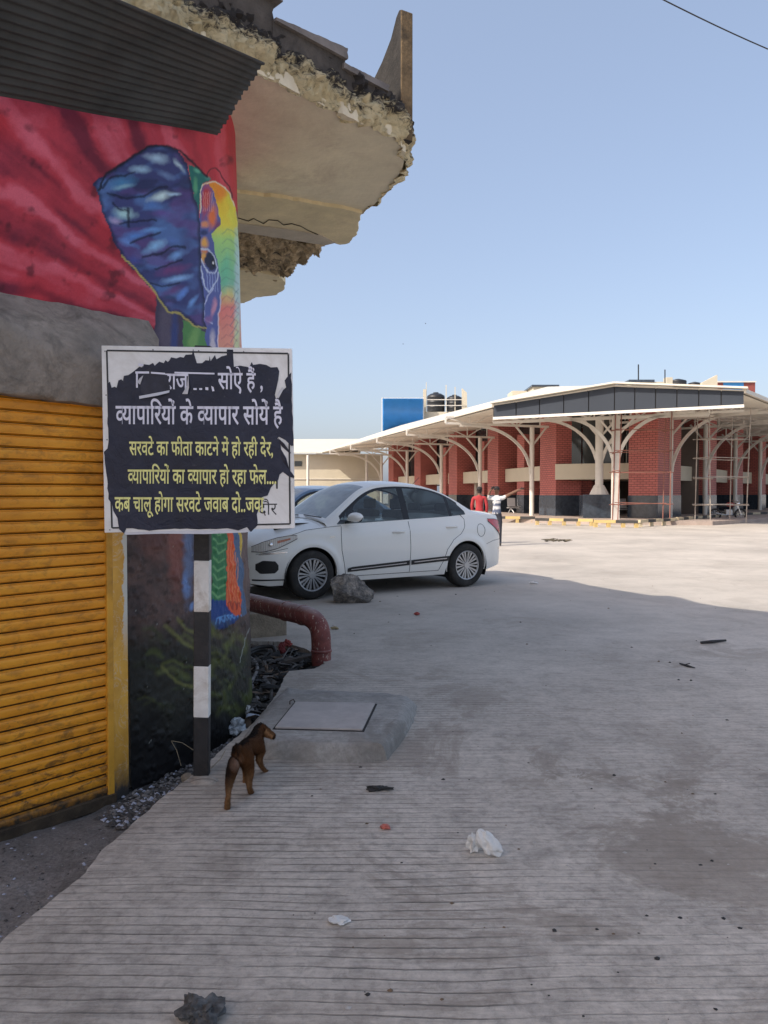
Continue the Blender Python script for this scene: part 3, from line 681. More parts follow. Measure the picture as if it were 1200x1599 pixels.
# ---- crumbling balcony slab over the corner
M_SOF = mat('soffit_plaster', (.78, .70, .53), .88, .13, 1.6, .5, 14, .012, dirt=(.52, .42, .32), dirtamt=.8, dscale=1.3)
M_SOFB = mat('soffit_light', (.78, .67, .43), .88, .14, 3, .5, 18, .01, dirt=(.55, .45, .3), dirtamt=.5)
M_SOFG = mat('soffit_grey', (.52, .46, .37), .9, .15, 4, .5, 20, .01)
def roughmat(name, light, dark, thr=.5, zmix=None, sc_=16):
    m, N, L, B = newmat(name); p = wpos(N)
    mp = N.new('ShaderNodeMapping'); L.new(p, mp.inputs[0]); mp.inputs['Scale'].default_value = (1, 1, 1.5)
    n = noise_node(N, L, sc_, 8, .72, mp.outputs[0], 1.1); n2 = noise_node(N, L, 3.0, 4, .6, p)
    f = mth(N, L, 'ADD', mth(N, L, 'MULTIPLY', n.outputs[0], .72), mth(N, L, 'MULTIPLY', n2.outputs[0], .34))
    if zmix:
        s = N.new('ShaderNodeSeparateXYZ'); L.new(p, s.inputs[0]); mr = N.new('ShaderNodeMapRange'); L.new(s.outputs[2], mr.inputs[0])
        mr.inputs[1].default_value = zmix[0]; mr.inputs[2].default_value = zmix[1]; mr.inputs[3].default_value = .10; mr.inputs[4].default_value = -.22
        f = mth(N, L, 'ADD', f, mr.outputs[0])
    c = ramp(N, L, f, [(thr-.05, dark), (thr, tuple(x*.5+y*.5 for x, y in zip(light, dark))), (thr+.06, light), (thr+.25, tuple(min(1, x*1.25) for x in light))]).outputs[0]
    L.new(c, B.inputs['Base Color']); B.inputs['Roughness'].default_value = .95
    n3 = noise_node(N, L, 45, 8, .75, p); b1 = bump(N, L, B, n.outputs[0], .9, .03); bump(N, L, B, n3.outputs[0], .8, .01, b1); return m
M_EDGE = roughmat('broken_edge', (.66, .56, .35), (.035, .03, .028), .525, (3.96, 4.22))
M_RUB = roughmat('exposed_concrete', (.52, .40, .25), (.07, .055, .04), .47, None, 9)
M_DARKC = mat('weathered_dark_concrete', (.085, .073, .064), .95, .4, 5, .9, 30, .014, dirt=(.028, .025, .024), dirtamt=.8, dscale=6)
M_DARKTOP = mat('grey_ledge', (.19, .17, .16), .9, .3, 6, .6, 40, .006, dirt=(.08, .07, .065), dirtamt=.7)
near = [at_z(u, v, ZS) for u, v in ((412, 118), (480, 152), (560, 190), (615, 214), (634, 238))]
nd = (near[0]-near[3]).normalized()
N0 = near[0]+nd*4.2
rimA = [at_z(u, v, ZS) for u, v in ((632, 250), (628, 264), (614, 290), (600, 306), (577, 325), (564, 335))]
def zone(name, pts, z, th, m, step=.05, amp=.012, seed=1, hidden=0):
    P_ = [Vector((p.x, p.y, z)) for p in pts]; P_ = jag(P_, step, amp, seed) if amp else P_
    bb = MB(); bb.prism(P_, (0, 0, th)); return bb.build(name, m, slab)
slabpoly = [N0]+near+rimA+[at_z(u, v, ZS) for u, v in ((525, 327), (450, 313), (375, 304), (300, 292))]+[Vector((-4.0, 6.0, ZS))]
P_ = jag(slabpoly, .045, .010, 4); b = MB(); b.prism(P_, (0, 0, .16)); slab = b.build('balcony_slab', M_SOF, bld)
zone('soffit_beam', [at_z(u, v, 3.87) for u, v in ((300, 290), (375, 302), (450, 311), (525, 324), (566, 333), (559, 350), (558, 366), (546, 379), (531, 382), (510, 376), (450, 363), (375, 350), (300, 340))], 3.87, .2, M_SOFB, seed=5)
zone('soffit_ledge', [at_z(u, v, 3.862) for u, v in ((300, 338), (375, 349), (450, 358), (500, 367), (525, 379), (508, 383), (450, 374), (375, 362), (300, 352))], 3.862, .2, M_SOFG, seed=6, amp=.006)
# the exposed patch is real relief
C = [at_z(u, v, 3.93) for u, v in ((300, 345), (375, 355), (450, 368), (514, 377), (494, 395), (470, 411), (452, 427), (438, 436), (400, 428), (375, 424), (300, 412))]
def inpoly(x, y, P):
    c = False; n = len(P)
    for i in range(n):
        a, d = P[i], P[(i+1) % n]
        if (a.y > y) != (d.y > y) and x < (d.x-a.x)*(y-a.y)/(d.y-a.y)+a.x: c = not c
    return c
b = MB(); cell = .022; x0 = min(p.x for p in C); x1 = max(p.x for p in C); y0 = min(p.y for p in C); y1 = max(p.y for p in C); ids = {}
def gv(i, j):
    if (i, j) not in ids:
        x = x0+i*cell; y = y0+j*cell; ids[(i, j)] = len(b.v)
        b.v.append((x+.008*nz(x*30, y*30), y+.008*nz(x*30, y*30, 5), 3.945-.07*abs(fbm((x*5, y*5, 0)))-.05*fbm((x*14, y*14, 4))))
    return ids[(i, j)]
for i in range(int((x1-x0)/cell)+1):
    for j in range(int((y1-y0)/cell)+1):
        if inpoly(x0+(i+.5)*cell, y0+(j+.5)*cell, C):
            b.f.append((gv(i, j), gv(i, j+1), gv(i+1, j+1), gv(i+1, j))); b.m.append(0)
b.build('broken_concrete', M_RUB, slab, smooth=40, recalc=False)
zone('back_slab', [at_z(u, v, 4.02) for u, v in ((300, 330), (375, 340), (500, 352), (500, 368), (440, 400), (420, 424), (300, 424))], 4.02, .1, M_RUB, seed=9)
zone('soffit_end', [at_z(u, v, 3.905) for u, v in ((300, 408), (375, 421), (405, 425), (436, 432), (446, 440), (443, 453), (430, 461), (400, 464), (382, 473), (340, 478), (300, 480))], 3.905, .16, M_SOFB, seed=7)
# crack along the beam
ck = [at_z(u, v, 3.866) for u, v in ((372, 340), (388, 345), (396, 341), (412, 349), (420, 343), (434, 344), (443, 351), (456, 349), (470, 353), (482, 360), (497, 366))]
b = MB(); b.tube(ck, .0045, 4); b.build('crack', mat('crack_dark', (.03, .025, .02), 1), slab)
# broken edge band all along the rim
path = [N0]+near+rimA[:4]
def walk(pth, step):
    out = []
    for a, d in zip(pth[:-1], pth[1:]):
        k = max(1, int((d-a).length/step))
        for j in range(k): out.append(a.lerp(d, j/k))
    out.append(pth[-1]); return out
vis = walk([near[0]+nd*3.4]+near+rimA+[rimA[-1]+(rimA[-1]-rimA[-2])*.2], .016)
nrm = []
for i, p in enumerate(vis):
    t = (vis[min(i+4, len(vis)-1)]-vis[max(i-4, 0)]).normalized(); nrm.append(Vector((t.y, -t.x, 0)))
b = MB(); HB = [i/19 for i in range(20)]
def band(i, h):
    h = h*1.0
    p = vis[i]; z = ZS-.012+h*.335-.12*(1-h)*max(0, min(1, ((near[0]-p).dot(-nd)*-1+0)/1.0)) if False else ZS-.012+h*.335-.14*(1-h)*max(0, min(1, (p-near[0]).dot(nd)/.9))
    d = .055*math.sin(math.pi*min(1, h*1.15))+.06*fbm((p.x*6, p.y*6, z*7))+.04*fbm((p.x*20, p.y*20, z*20))-.05*max(0, h-.6)
    return Vector((p.x, p.y, z+.012*nz(p.x*25, p.y*25, h*5)))+nrm[i]*(d-.006)
b.grid(band, list(range(len(vis))), HB); b.build('broken_edge', M_EDGE, slab, smooth=45, recalc=False)
b = MB(); b.prism([N0, near[0]+nd*1.6, near[0]+nd*1.6+Vector((-.3, .3, 0)), N0+Vector((-.3, .3, 0))], (0, 0, .33)); b.build('slab_edge', M_EDGE, slab)
# parapet pieces above it
inn = Vector((-.72, .70, 0))
def onpath(u, z):
    """point of the near edge seen in column u, lifted to z"""
    r = ray(u, 400); a, d = near[0]+nd*3, near[3]
    # intersect vertical plane of the column with the edge line
    k = r.x/r.y; den = (d.x-a.x)-k*(d.y-a.y); t = (k*a.y-a.x)/den
    p = a.lerp(d, t); return Vector((p.x, p.y, z))
def para(u0, u1, z0, z1, z1b, m, name, off=.0, th=.10, seed=1, rag=.02):
    A, B_ = onpath(u0, 0), onpath(u1, 0); n_ = Vector((.70, -.71, 0)); bb = MB(); rr = random.Random(seed)
    K = 26; bot = []; top_ = []
    for i in range(K+1):
        p = A.lerp(B_, i/K)+n_*off; zt = z1+(z1b-z1)*i/K
        bot.append(Vector((p.x, p.y, z0))); top_.append(Vector((p.x, p.y, zt+rr.uniform(-rag, rag)*.4)))
    side = [(B_+n_*off).xy.to_3d()+Vector((0, 0, z0+(z1b-z0)*f))+(B_-A).normalized()*rr.uniform(-rag, rag)*1.6 for f in (.2, .4, .6, .8)]
    bb.prism(bot+side+list(reversed(top_)), -n_*th); return bb.build(name, m, bld)
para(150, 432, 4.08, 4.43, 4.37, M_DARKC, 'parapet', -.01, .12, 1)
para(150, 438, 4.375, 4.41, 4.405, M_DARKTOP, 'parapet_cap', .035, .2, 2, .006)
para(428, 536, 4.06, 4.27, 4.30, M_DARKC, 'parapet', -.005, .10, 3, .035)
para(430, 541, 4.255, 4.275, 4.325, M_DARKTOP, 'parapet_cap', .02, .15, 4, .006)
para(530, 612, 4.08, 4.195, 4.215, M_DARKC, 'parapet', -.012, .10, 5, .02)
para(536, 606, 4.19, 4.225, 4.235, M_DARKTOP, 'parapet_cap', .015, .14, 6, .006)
# upright curved concrete fin at the very corner
M_TAN = mat('fin_edge', (.26, .17, .085), .9, .35, 9, .7, 40, .01, dirt=(.05, .04, .035), dirtamt=.8, dscale=6)
C0 = at_y(627, 240, 5.62); C0.z = 0; back = D118
prof = [(0, 3.96), (0, 4.885), (.035, 4.90), (.08, 4.87), (.16, 4.76), (.30, 4.66), (.48, 4.575), (.70, 4.51), (.95, 4.455), (1.25, 4.41), (1.6, 4.385), (1.6, 3.96)]
b = MB(); rr = random.Random(5)
b.prism([Vector((C0.x, C0.y, z))+back*s for s, z in prof], Vector((.085, .048, 0)), 0)
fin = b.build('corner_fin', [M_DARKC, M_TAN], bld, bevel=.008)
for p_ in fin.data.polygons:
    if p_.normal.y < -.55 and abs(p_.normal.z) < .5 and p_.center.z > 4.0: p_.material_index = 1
fin.data.materials[0] = mat('fin_dark', (.030, .026, .023), .95, .5, 7, .8, 30, .01); fin.data.materials[1] = mat('fin_edge_tan', (.17, .115, .06), .9, .35, 9, .7, 40, .01, dirt=(.03, .025, .02), dirtamt=.9, dscale=7)  # very dark on all faces but the tan front edge

# ---- corrugated awning over the mural
M_TIN = mat('rusty_black_tin', (.040, .042, .042), .85, .4, 3, .3, 60, .004, dirt=(.06, .05, .045), dirtamt=.6, dscale=2)
aw = thing('corrugated_awning', 'dark corrugated metal awning sheet jutting out above the red mural', 'awning', (-1.2, 3.7, 3.4))
I1 = at_y(340, 211, 4.60); O1 = at_y(413, 97, 4.15); I0 = at_y(0, 150, 3.25); O0 = at_y(0, -84, 2.70)
I0 = I1+(I0-I1)*1.7; O0 = O1+(O0-O1)*1.7
un = (O1-I1).cross(I0-I1).normalized();
if un.z < 0: un = -un
NW = 15
def awn(s, t):
    a = I1.lerp(O1, t); c = I0.lerp(O0, t); e = .010*nz(t*9, 3)+.006*math.sin(t*40)
    p = a.lerp(c, s)+(a-c).normalized()*e*(1-s)
    return p+un*(.0055*math.sin(2*math.pi*t*NW)+.01*nz(s*4, t*3))
b = MB(); b.grid(awn, [i/24 for i in range(25)], [i/(NW*8) for i in range(NW*8+1)])
sh = b.build('metal_sheet', M_TIN, aw, smooth=180)
md = sh.modifiers.new('solid', 'SOLIDIFY'); md.thickness = .0015
b = MB()
for t in (.12, .88):
    a = I1.lerp(O1, t)-un*-.03; c = I0.lerp(O0, t)+un*.03; b.bar(a.lerp(c, .06), c, .03, .03)
b.build('support_angle', M_TIN, aw)
# ---- unseen block added left of the photographer, sized to shade the near road
nb = thing('shade_block', 'unseen tall plain block added left of the camera to shade the near road', 'building', shp(3, 0, 0))
b = MB(); q0, q1 = shp(2.35, -.3, -.02), shp(13, -.3, -.02)
b.prism([q0, q1, q1-SN*7, q0-SN*7], (0, 0, 8.8)); b.build('wall', mat('shade_block_plaster', (.55, .49, .40), .9, .15, 1), nb)
M_DG = mat('dark_window_glass', (.02, .025, .03), .15, .1, 2, 0)
for fl in (1, 2):
    for k in range(3):
        a, c = shp(3.6+k*3.2, 1.7+fl*2.9, .01), shp(4.8+k*3.2, 1.7+fl*2.9, .01); b = MB(); b.bar(a, c, .05, 1.3); b.build('window', M_DG, nb)
# ---- roof deck closing the shop over the broken slab
deckp = [N0]+near+rimA+[at_z(u, v, ZS) for u, v in ((557, 350), (557, 366), (545, 378), (510, 379), (470, 410), (446, 432), (440, 455), (400, 463), (382, 472))]
deckp = [Vector((p.x, p.y, 4.07))+Vector((-.10, .03, 0)) for p in deckp]+[Vector((-5.2, 12.2, 4.07)), Vector((-7, 8, 4.07))]
b = MB(); b.prism(deckp, (0, 0, .22)); b.build('roof_deck', M_PLASTER, bld)
# ================================================================ SIGN ON POST
YS = 3.53
def sgp(cx, cy, off=0.0):
    """point on the board; cx, cy run over the traced board, off is metres in front of its face"""
    u = 140+cx*.28333; v = 520+cy*.28333; p = at_y(u, v, YS); return Vector((p.x, p.y-off, p.z))
sign = thing('sign_board', 'white board on striped post, covered by torn dark blue poster with Hindi slogans', 'sign', at_z(315, 1213, 0))
M_WHT = mat('board_white', (.80, .80, .80), .45, .06, 3, .15, 40, .002, dirt=(.42, .39, .35), dirtamt=.5, dscale=3)
M_BLK = mat('board_black', (.012, .013, .018), .45, .2, 5, 0)
cr = [(65, 68), (1115, 85), (1131, 1076), (82, 1101)]
b = MB(); b.prism([sgp(x, y, 0) for x, y in cr], (0, .02, 0)); b.build('board', M_WHT, sign, bevel=.0015)
b = MB()
bd = [(95, 96), (1096, 113), (1106, 1052), (124, 1074)]
for i in range(4):
    a, c = bd[i], bd[(i+1) % 4]; A, C_ = sgp(*a, .001), sgp(*c, .001); dd = (C_-A).normalized()*.0015
    b.bar(A-dd*(1 if i % 2 else -1), C_+dd*(1 if i % 2 else -1), .0030, .0072, up=(0, 1, 0) if 0 else (0, 0, 1)) if i % 2 == 0 else b.bar(A, C_, .0072, .0030, up=(0, -1, 0))
b.build('border_line', M_BLK, sign)
b = MB()
for x, y in ((85, 100), (350, 92), (602, 97), (850, 102), (1098, 118), (92, 342), (97, 588), (1118, 460), (1108, 820), (112, 1085)):
    p = sgp(x, y, 0); b.cyl(p, p-Vector((0, .003, 0)), .003, 8)
b.build('rivet', mat('rivet_grey', (.2, .2, .2), .5), sign)
# poster, torn outline, a wrinkled sheet just proud of the board
def postermat():
    m, N, L, B = newmat('poster_navy'); p = wpos(N)
    n1 = noise_node(N, L, 5, 6, .65, p, .6); n2 = noise_node(N, L, 14, 5, .6, p, 1.5); n3 = noise_node(N, L, 60, 4, .6, p)
    c = ramp(N, L, n1.outputs[0], [(.3, (.0075, .010, .024)), (.55, (.013, .017, .040)), (.75, (.024, .028, .056))]).outputs[0]
    s = ramp(N, L, n3.outputs[0], [(.66, 0.0), (.74, 1.0)]).outputs[0]
    c = mixc(N, L, mth(N, L, 'MULTIPLY', s, .10), c, (.3, .3, .33))
    L.new(c, B.inputs['Base Color']); B.inputs['Roughness'].default_value = .42; B.inputs['Specular IOR Level'].default_value = .35
    b1 = bump(N, L, B, n2.outputs[0], .5, .012); bump(N, L, B, n3.outputs[0], .2, .002, b1); return m
M_POS = postermat()
PO = [(100, 282), (112, 268), (122, 302), (140, 296), (150, 303), (160, 262), (175, 255), (185, 264), (190, 236), (215, 232), (240, 215), (262, 197), (275, 186), (290, 190), (300, 172), (330, 176), (350, 165), (360, 180), (385, 158), (410, 166), (420, 150), (432, 160), (442, 150), (450, 134), (480, 140), (500, 132), (520, 136), (530, 120), (566, 118), (572, 88), (578, 120), (592, 166), (622, 166), (640, 150), (660, 152), (662, 128), (668, 155), (692, 122), (700, 146), (730, 128), (757, 122), (758, 90), (792, 92), (796, 186), (830, 180), (868, 186), (880, 190), (895, 160), (902, 176), (940, 170), (975, 176), (1000, 190), (1036, 188), (1046, 210), (1040, 260), (1030, 305), (1022, 340), (1028, 362), (1042, 355), (1060, 320), (1084, 300), (1076, 262), (1098, 232), (1112, 218), (1117, 400), (1125, 620), (1112, 622), (1080, 590), (1045, 572), (1035, 580), (1052, 600), (1056, 640), (1085, 690), (1100, 750), (1130, 790), (1128, 800), (1100, 792), (1066, 765), (1048, 780), (1040, 810), (1000, 852), (982, 895), (950, 905), (960, 925), (935, 965), (922, 1000), (926, 1060), (890, 1097), (868, 1070), (820, 1088), (760, 1076), (600, 1082), (470, 1078), (330, 1090), (240, 1076), (205, 1074), (190, 1104), (165, 1082), (155, 1020), (132, 980), (126, 945), (105, 915), (98, 800), (84, 680), (80, 655), (100, 636), (106, 560), (100, 470), (104, 380)]
def poly_sheet(pts, off, th, step=28):
    P_ = []
    n_ = len(pts); rr = random.Random(4)
    for i in range(n_):
        a, c = pts[i], pts[(i+1) % n_]; L_ = math.hypot(c[0]-a[0], c[1]-a[1]); k = max(1, int(L_/step))
        for j in range(k):
            f = j/k; x = a[0]+(c[0]-a[0])*f; y = a[1]+(c[1]-a[1])*f
            if j: x += rr.uniform(-3, 3); y += rr.uniform(-3, 3)
            P_.append(sgp(x, y, off))
    return P_
b = MB(); b.prism(poly_sheet(PO, .0032, .001), (0, .0026, 0)); b.build('poster', M_POS, sign)
# hanging flap of the poster beyond the board's right edge and white backing strip below
M_PAP = mat('torn_paper_white', (.62, .63, .68), .7, .08, 8, .5, 60, .003)
b = MB(); b.prism([sgp(*q, -.001) for q in ((180, 1098), (205, 1076), (600, 1083), (880, 1078), (900, 1090), (860, 1099), (640, 1108), (400, 1106), (200, 1112))], (0, .0015, 0)); b.build('backing_strip', M_PAP, sign)
# peeled pieces near the first line
M_POS2 = mat('poster_old_layer', (.024, .026, .045), .6, .5, 12, .6, 50, .004, dirt=(.09, .09, .11), dirtamt=.4, dscale=9)
b = MB()
b.prism([sgp(*q, .0046) for q in ((262, 268), (300, 215), (335, 190), (352, 222), (430, 232), (446, 300), (440, 320), (390, 332), (322, 345), (288, 330), (282, 280))], (0, .0010, 0))
b.build('torn_layer', M_POS2, sign)
b = MB(); b.add([sgp(275, 348, .006), sgp(380, 330, .014), sgp(443, 316, .006), sgp(443, 330, .012), sgp(385, 347, .020), sgp(278, 364, .010)], [(0, 1, 4, 5), (1, 2, 3, 4)])
b.build('curled_strip', M_PAP, sign); b = MB()
b.add([sgp(264, 272, .007), sgp(282, 250, .014), sgp(300, 235, .010), sgp(283, 286, .012)], [(0, 1, 2, 3)])
b.build('curled_strip', M_PAP, sign); b = MB()
b.add([sgp(546, 224, .005), sgp(553, 300, .016), sgp(544, 338, .010), sgp(512, 336, .005), sgp(540, 290, .008)], [(0, 1, 2, 3, 4)])
b.build('curled_strip', M_PAP, sign); b = MB()
b.add([sgp(1036, 340, .006), sgp(1064, 300, .015), sgp(1074, 306, .010), sgp(1042, 362, .006)], [(0, 1, 2, 3)])
b.build('curled_strip', M_PAP, sign)
b = MB()
b.prism([sgp(*q, .0046) for q in ((548, 234), (640, 236), (684, 268), (700, 300), (690, 312), (650, 296), (600, 300), (556, 306))], (0, .0008, 0))
b.build('torn_layer', M_POS, sign)
b = MB(); b.add([sgp(1036, 575, .004), sgp(1075, 610, .016), sgp(1112, 662, .006), sgp(1104, 664, .004), sgp(1060, 625, .008)], [(0, 1, 2, 3, 4)])
b.build('curled_strip', M_POS2, sign); b = MB()
b.add([sgp(1046, 640, .004), sgp(1080, 700, .012), sgp(1098, 745, .006), sgp(1092, 742, .004), sgp(1062, 700, .006)], [(0, 1, 2, 3, 4)])
b.build('curled_strip', M_POS2, sign)

# ---- lettering (Devanagari print), set glyph by glyph
def text_mesh(s, offset=0.0):
    c = bpy.data.curves.new('t', 'FONT'); c.body = s; c.size = 1; c.offset = offset; c.resolution_u = 3
    o = bpy.data.objects.new('t', c); COL.objects.link(o); bpy.context.view_layer.update()
    dg = bpy.context.evaluated_depsgraph_get(); me = bpy.data.meshes.new_from_object(o.evaluated_get(dg), depsgraph=dg)
    vs = [v.co.copy() for v in me.vertices]; fs = [tuple(p.vertices) for p in me.polygons]
    bpy.data.objects.remove(o); bpy.data.meshes.remove(me); return vs, fs
def adv(s):
    """pen advance of a string"""
    a = text_mesh(s+'|')[0]; c = text_mesh('|')[0]
    return max(v.x for v in a)-max(v.x for v in c)
OFS = .014
HALF_V = '\uE000'   # marks the half form of va in the strings below
def layout(s):
    vs, fs = [], []; pen = 0
    parts = s.split(HALF_V)
    for i, part in enumerate(parts):
        if i > 0:
            hv, hf = text_mesh('व', OFS); k = len(vs); cut = .395
            bm = bmesh.new(); bv = [bm.verts.new(v) for v in hv]
            for f in hf:
                try: bm.faces.new([bv[q] for q in f])
                except Exception: pass
            bmesh.ops.bisect_plane(bm, geom=list(bm.verts)+list(bm.edges)+list(bm.faces), plane_co=(cut, 0, 0), plane_no=(1, 0, 0), clear_outer=True)
            bm.verts.index_update()
            vs += [v.co+Vector((pen, 0, 0)) for v in bm.verts]; fs += [tuple(k+v.index for v in f.verts) for f in bm.faces]; bm.free(); pen += cut-.02
        if part:
            pv, pf = text_mesh(part, OFS); k = len(vs); vs += [v+Vector((pen, 0, 0)) for v in pv]; fs += [tuple(k+q for q in f) for f in pf]; pen += adv(part)
    return vs, fs
REF = text_mesh('व', 0)[0]; RB = min(v.y for v in REF); RT = max(v.y for v in REF)
def set_line(s, xa, xb, ytop, ybot, m, name='lettering', off=.0044, slope=.004, lab=None, th=.0007):
    vs, fs = layout(s); mx0, mx1 = min(v.x for v in vs), max(v.x for v in vs)
    out = []
    for v in vs:
        cx = xa+(v.x-mx0)/(mx1-mx0)*(xb-xa); cy = ybot+(v.y-RB)/(RT-RB)*(ytop-ybot)+(cx-xa)*slope
        out.append(sgp(cx, cy, off))
    b = MB(); b.add(out, fs); o = b.build(name, m, sign, recalc=False, uv=False, label=lab); return o
M_LW = mat('letter_white', (.72, .72, .84), .5, .08, 20, 0)
M_LY = mat('letter_yellow', (.80, .78, .30), .5, .10, 20, 0)
hv = HALF_V
set_line('राज', 418, 545, 226, 308, M_LW, lab='white slogan line, partly torn away')
set_line('सोऐ हैं ,', 708, 956, 222, 308, M_LW)
b = MB()
for q in (((254, 212), (330, 212), (330, 224), (254, 224)), ((258, 224), (268, 224), (268, 302), (258, 302)), ((272, 168), (300, 172), (298, 184), (270, 182)), ((340, 214), (418, 220), (418, 230), (340, 224)),
          ((574, 304), (592, 304), (592, 314), (574, 314)), ((606, 304), (622, 304), (622, 314), (606, 314)), ((640, 298), (656, 300), (656, 316), (640, 314)), ((672, 292), (684, 298), (690, 320), (678, 322)), ((470, 214), (690, 220), (690, 229), (470, 223))):
    b.add([sgp(x, y, .0050) for x, y in q], [(0, 1, 2, 3)])
b.build('lettering', M_LW, sign, recalc=False)
set_line(hv+'यापािरयों के '+hv+'यापार सोयें है', 145, 1066, 404, 500, M_LW)
set_line('सरवटे का फीता काटने में हो रही देर,', 220, 1012, 600, 672, M_LY)
set_line(hv+'यापािरयों का '+hv+'यापार हो रहा फेल....', 212, 1030, 754, 828, M_LY)
set_line('कब चालू होगा सरवटे जवाब दो..जवा', 140, 962, 906, 982, M_LY)
OFS = -.004
set_line('दौर', 932, 1034, 940, 1002, M_BLK, off=.0012, slope=0, lab='black lettering showing on the bare board')
b = MB(); b.add([sgp(1022, 806, .0012), sgp(1038, 806, .0012), sgp(1038, 858, .0012), sgp(1029, 858, .0012), sgp(1028, 826, .0012)], [(0, 1, 2, 3, 4)]); b.build('lettering', M_BLK, sign, recalc=False)
# ---- striped post
M_PW = mat('post_white', (.74, .73, .70), .6, .15, 8, .4, 40, .004, dirt=(.28, .2, .12), dirtamt=.6, dscale=8)
M_PB = mat('post_black', (.018, .018, .02), .55, .4, 8, .4, 40, .004, dirt=(.06, .05, .045), dirtamt=.5, dscale=9)
bz = [(-.13, M_PB), (at_y(315, 1119, 3.76).z, M_PW), (at_y(315, 1040, 3.73).z, M_PB), (at_y(315, 955, 3.71).z, M_PW), (at_y(315, 875, 3.69).z, M_PB), (at_y(318, 540, 3.62).z, None)]
px0 = at_y(315.5, 1200, 3.79); px1 = at_y(318, 545, 3.625)
for (za, m_), (zb, _) in zip(bz[:-1], bz[1:]):
    f = lambda z: px0.lerp(px1, (z-px0.z)/(px1.z-px0.z))
    A, C_ = f(za), f(zb); b = MB(); b.bar(A, C_, .074, .05, up=(0, 1, 0)); b.build('post', m_, sign, bevel=.003)
b = MB(); b.bar(sgp(330, 300, -.030), sgp(880, 306, -.030), .020, .03); b.bar(sgp(330, 900, -.050), sgp(880, 900, -.050), .060, .03); b.build('bracket', M_PB, sign)
b = MB(); p = at_z(318, 1222, 0); b.sphere(p+Vector((0, .02, -.01)), .075, 12, 8, sc_=(1.0, .8, .38)); b.build('footing', M_CON, sign, smooth=60)
# ================================================================ CARS
def paintmat(name, col, dusty=.25):
    m, N, L, B = newmat(name); p = opos(N); s = N.new('ShaderNodeSeparateXYZ'); L.new(p, s.inputs[0])
    n = noise_node(N, L, 5, 6, .65, p)
    mr = N.new('ShaderNodeMapRange'); L.new(mth(N, L, 'ADD', s.outputs[2], mth(N, L, 'MULTIPLY', n.outputs[0], .25)), mr.inputs[0]); mr.inputs[1].default_value = .62; mr.inputs[2].default_value = .25
    g = N.new('ShaderNodeNewGeometry'); sg = N.new('ShaderNodeSeparateXYZ'); L.new(g.outputs['Normal'], sg.inputs[0])
    d = mth(N, L, 'MULTIPLY', mr.outputs[0], dusty*1.2, True)
    top_ = mth(N, L, 'MULTIPLY', mth(N, L, 'POWER', mth(N, L, 'MAXIMUM', sg.outputs[2], 0.0), 3.0), .35)
    d = mth(N, L, 'ADD', d, mth(N, L, 'MULTIPLY', top_, n.outputs[0]), True)
    c = mixc(N, L, d, col, (.36, .31, .25)); L.new(c, B.inputs['Base Color'])
    L.new(mth(N, L, 'ADD', mth(N, L, 'MULTIPLY', d, .3), .34), B.inputs['Roughness']); B.inputs['Coat Weight'].default_value = .7; B.inputs['Coat Roughness'].default_value = .08
    return m
def glassmat(name, tint=(.30, .36, .36), amt=.72, dust_glare=0.0):
    m, N, L, B = newmat(name); N.remove(B); out = N['Material Output']
    tr = N.new('ShaderNodeBsdfTransparent'); tr.inputs[0].default_value = c4(tint)
    gl = N.new('ShaderNodeBsdfGlossy'); gl.inputs['Roughness'].default_value = .03; gl.inputs[0].default_value = (1, 1, 1, 1)
    fr = N.new('ShaderNodeFresnel'); fr.inputs[0].default_value = 1.5
    mx = N.new('ShaderNodeMixShader'); L.new(mth(N, L, 'ADD', mth(N, L, 'MULTIPLY', fr.outputs[0], 1.0), .02, True), mx.inputs[0]); L.new(tr.outputs[0], mx.inputs[1]); L.new(gl.outputs[0], mx.inputs[2])
    last = mx
    if dust_glare:
        df = N.new('ShaderNodeBsdfDiffuse'); df.inputs[0].default_value = (.60, .66, .70, 1); n = noise_node(N, L, 3, 5, .6, opos(N))  # bluish white film: dust with the sky's reflection painted in
        m2 = N.new('ShaderNodeMixShader'); L.new(mth(N, L, 'MULTIPLY', ramp(N, L, n.outputs[0], [(.3, .5), (.7, 1.0)]).outputs[0], dust_glare), m2.inputs[0])
        L.new(mx.outputs[0], m2.inputs[1]); L.new(df.outputs[0], m2.inputs[2]); last = m2
    L.new(last.outputs[0], out.inputs[0]); return m
M_TYRE = mat('tyre_rubber', (.022, .021, .020), .85, .3, 8, .5, 90, .004, dirt=(.10, .09, .08), dirtamt=.35, dscale=5, objco=True)
M_RIM = mat('wheel_silver', (.46, .46, .46), .35, .1, 8, 0, metallic=.55, objco=True)
M_RIMD = mat('wheel_dark', (.03, .03, .03), .6, .2, 8, 0, objco=True)
M_TRIM = mat('black_trim', (.012, .012, .013), .45, .1, 5, 0, objco=True)
M_GAP = mat('panel_gap', (.02, .02, .02), .9, 0, 5, 0, objco=True)
M_CHR = mat('chrome', (.75, .75, .76), .18, .02, 5, 0, metallic=1, objco=True)
M_INT = mat('seat_fabric', (.18, .165, .14), .9, .2, 5, 0, objco=True)
M_INTD = mat('cabin_dark', (.03, .03, .032), .85, .2, 5, 0, objco=True)
M_GL = glassmat('side_glass', (.62, .68, .68)); M_WS = glassmat('windscreen_glass', (.5, .6, .63), dust_glare=.60)
def lensmat(name, col, tr=.0):
    m, N, L, B = newmat(name); B.inputs['Base Color'].default_value = c4(col); B.inputs['Roughness'].default_value = .12; B.inputs['Coat Weight'].default_value = 1
    n = N.new('ShaderNodeTexWave'); n.inputs['Scale'].default_value = 14; n.inputs['Distortion'].default_value = 3; L.new(opos(N), n.inputs[0]); bump(N, L, B, n.outputs[0], .4, .01); return m
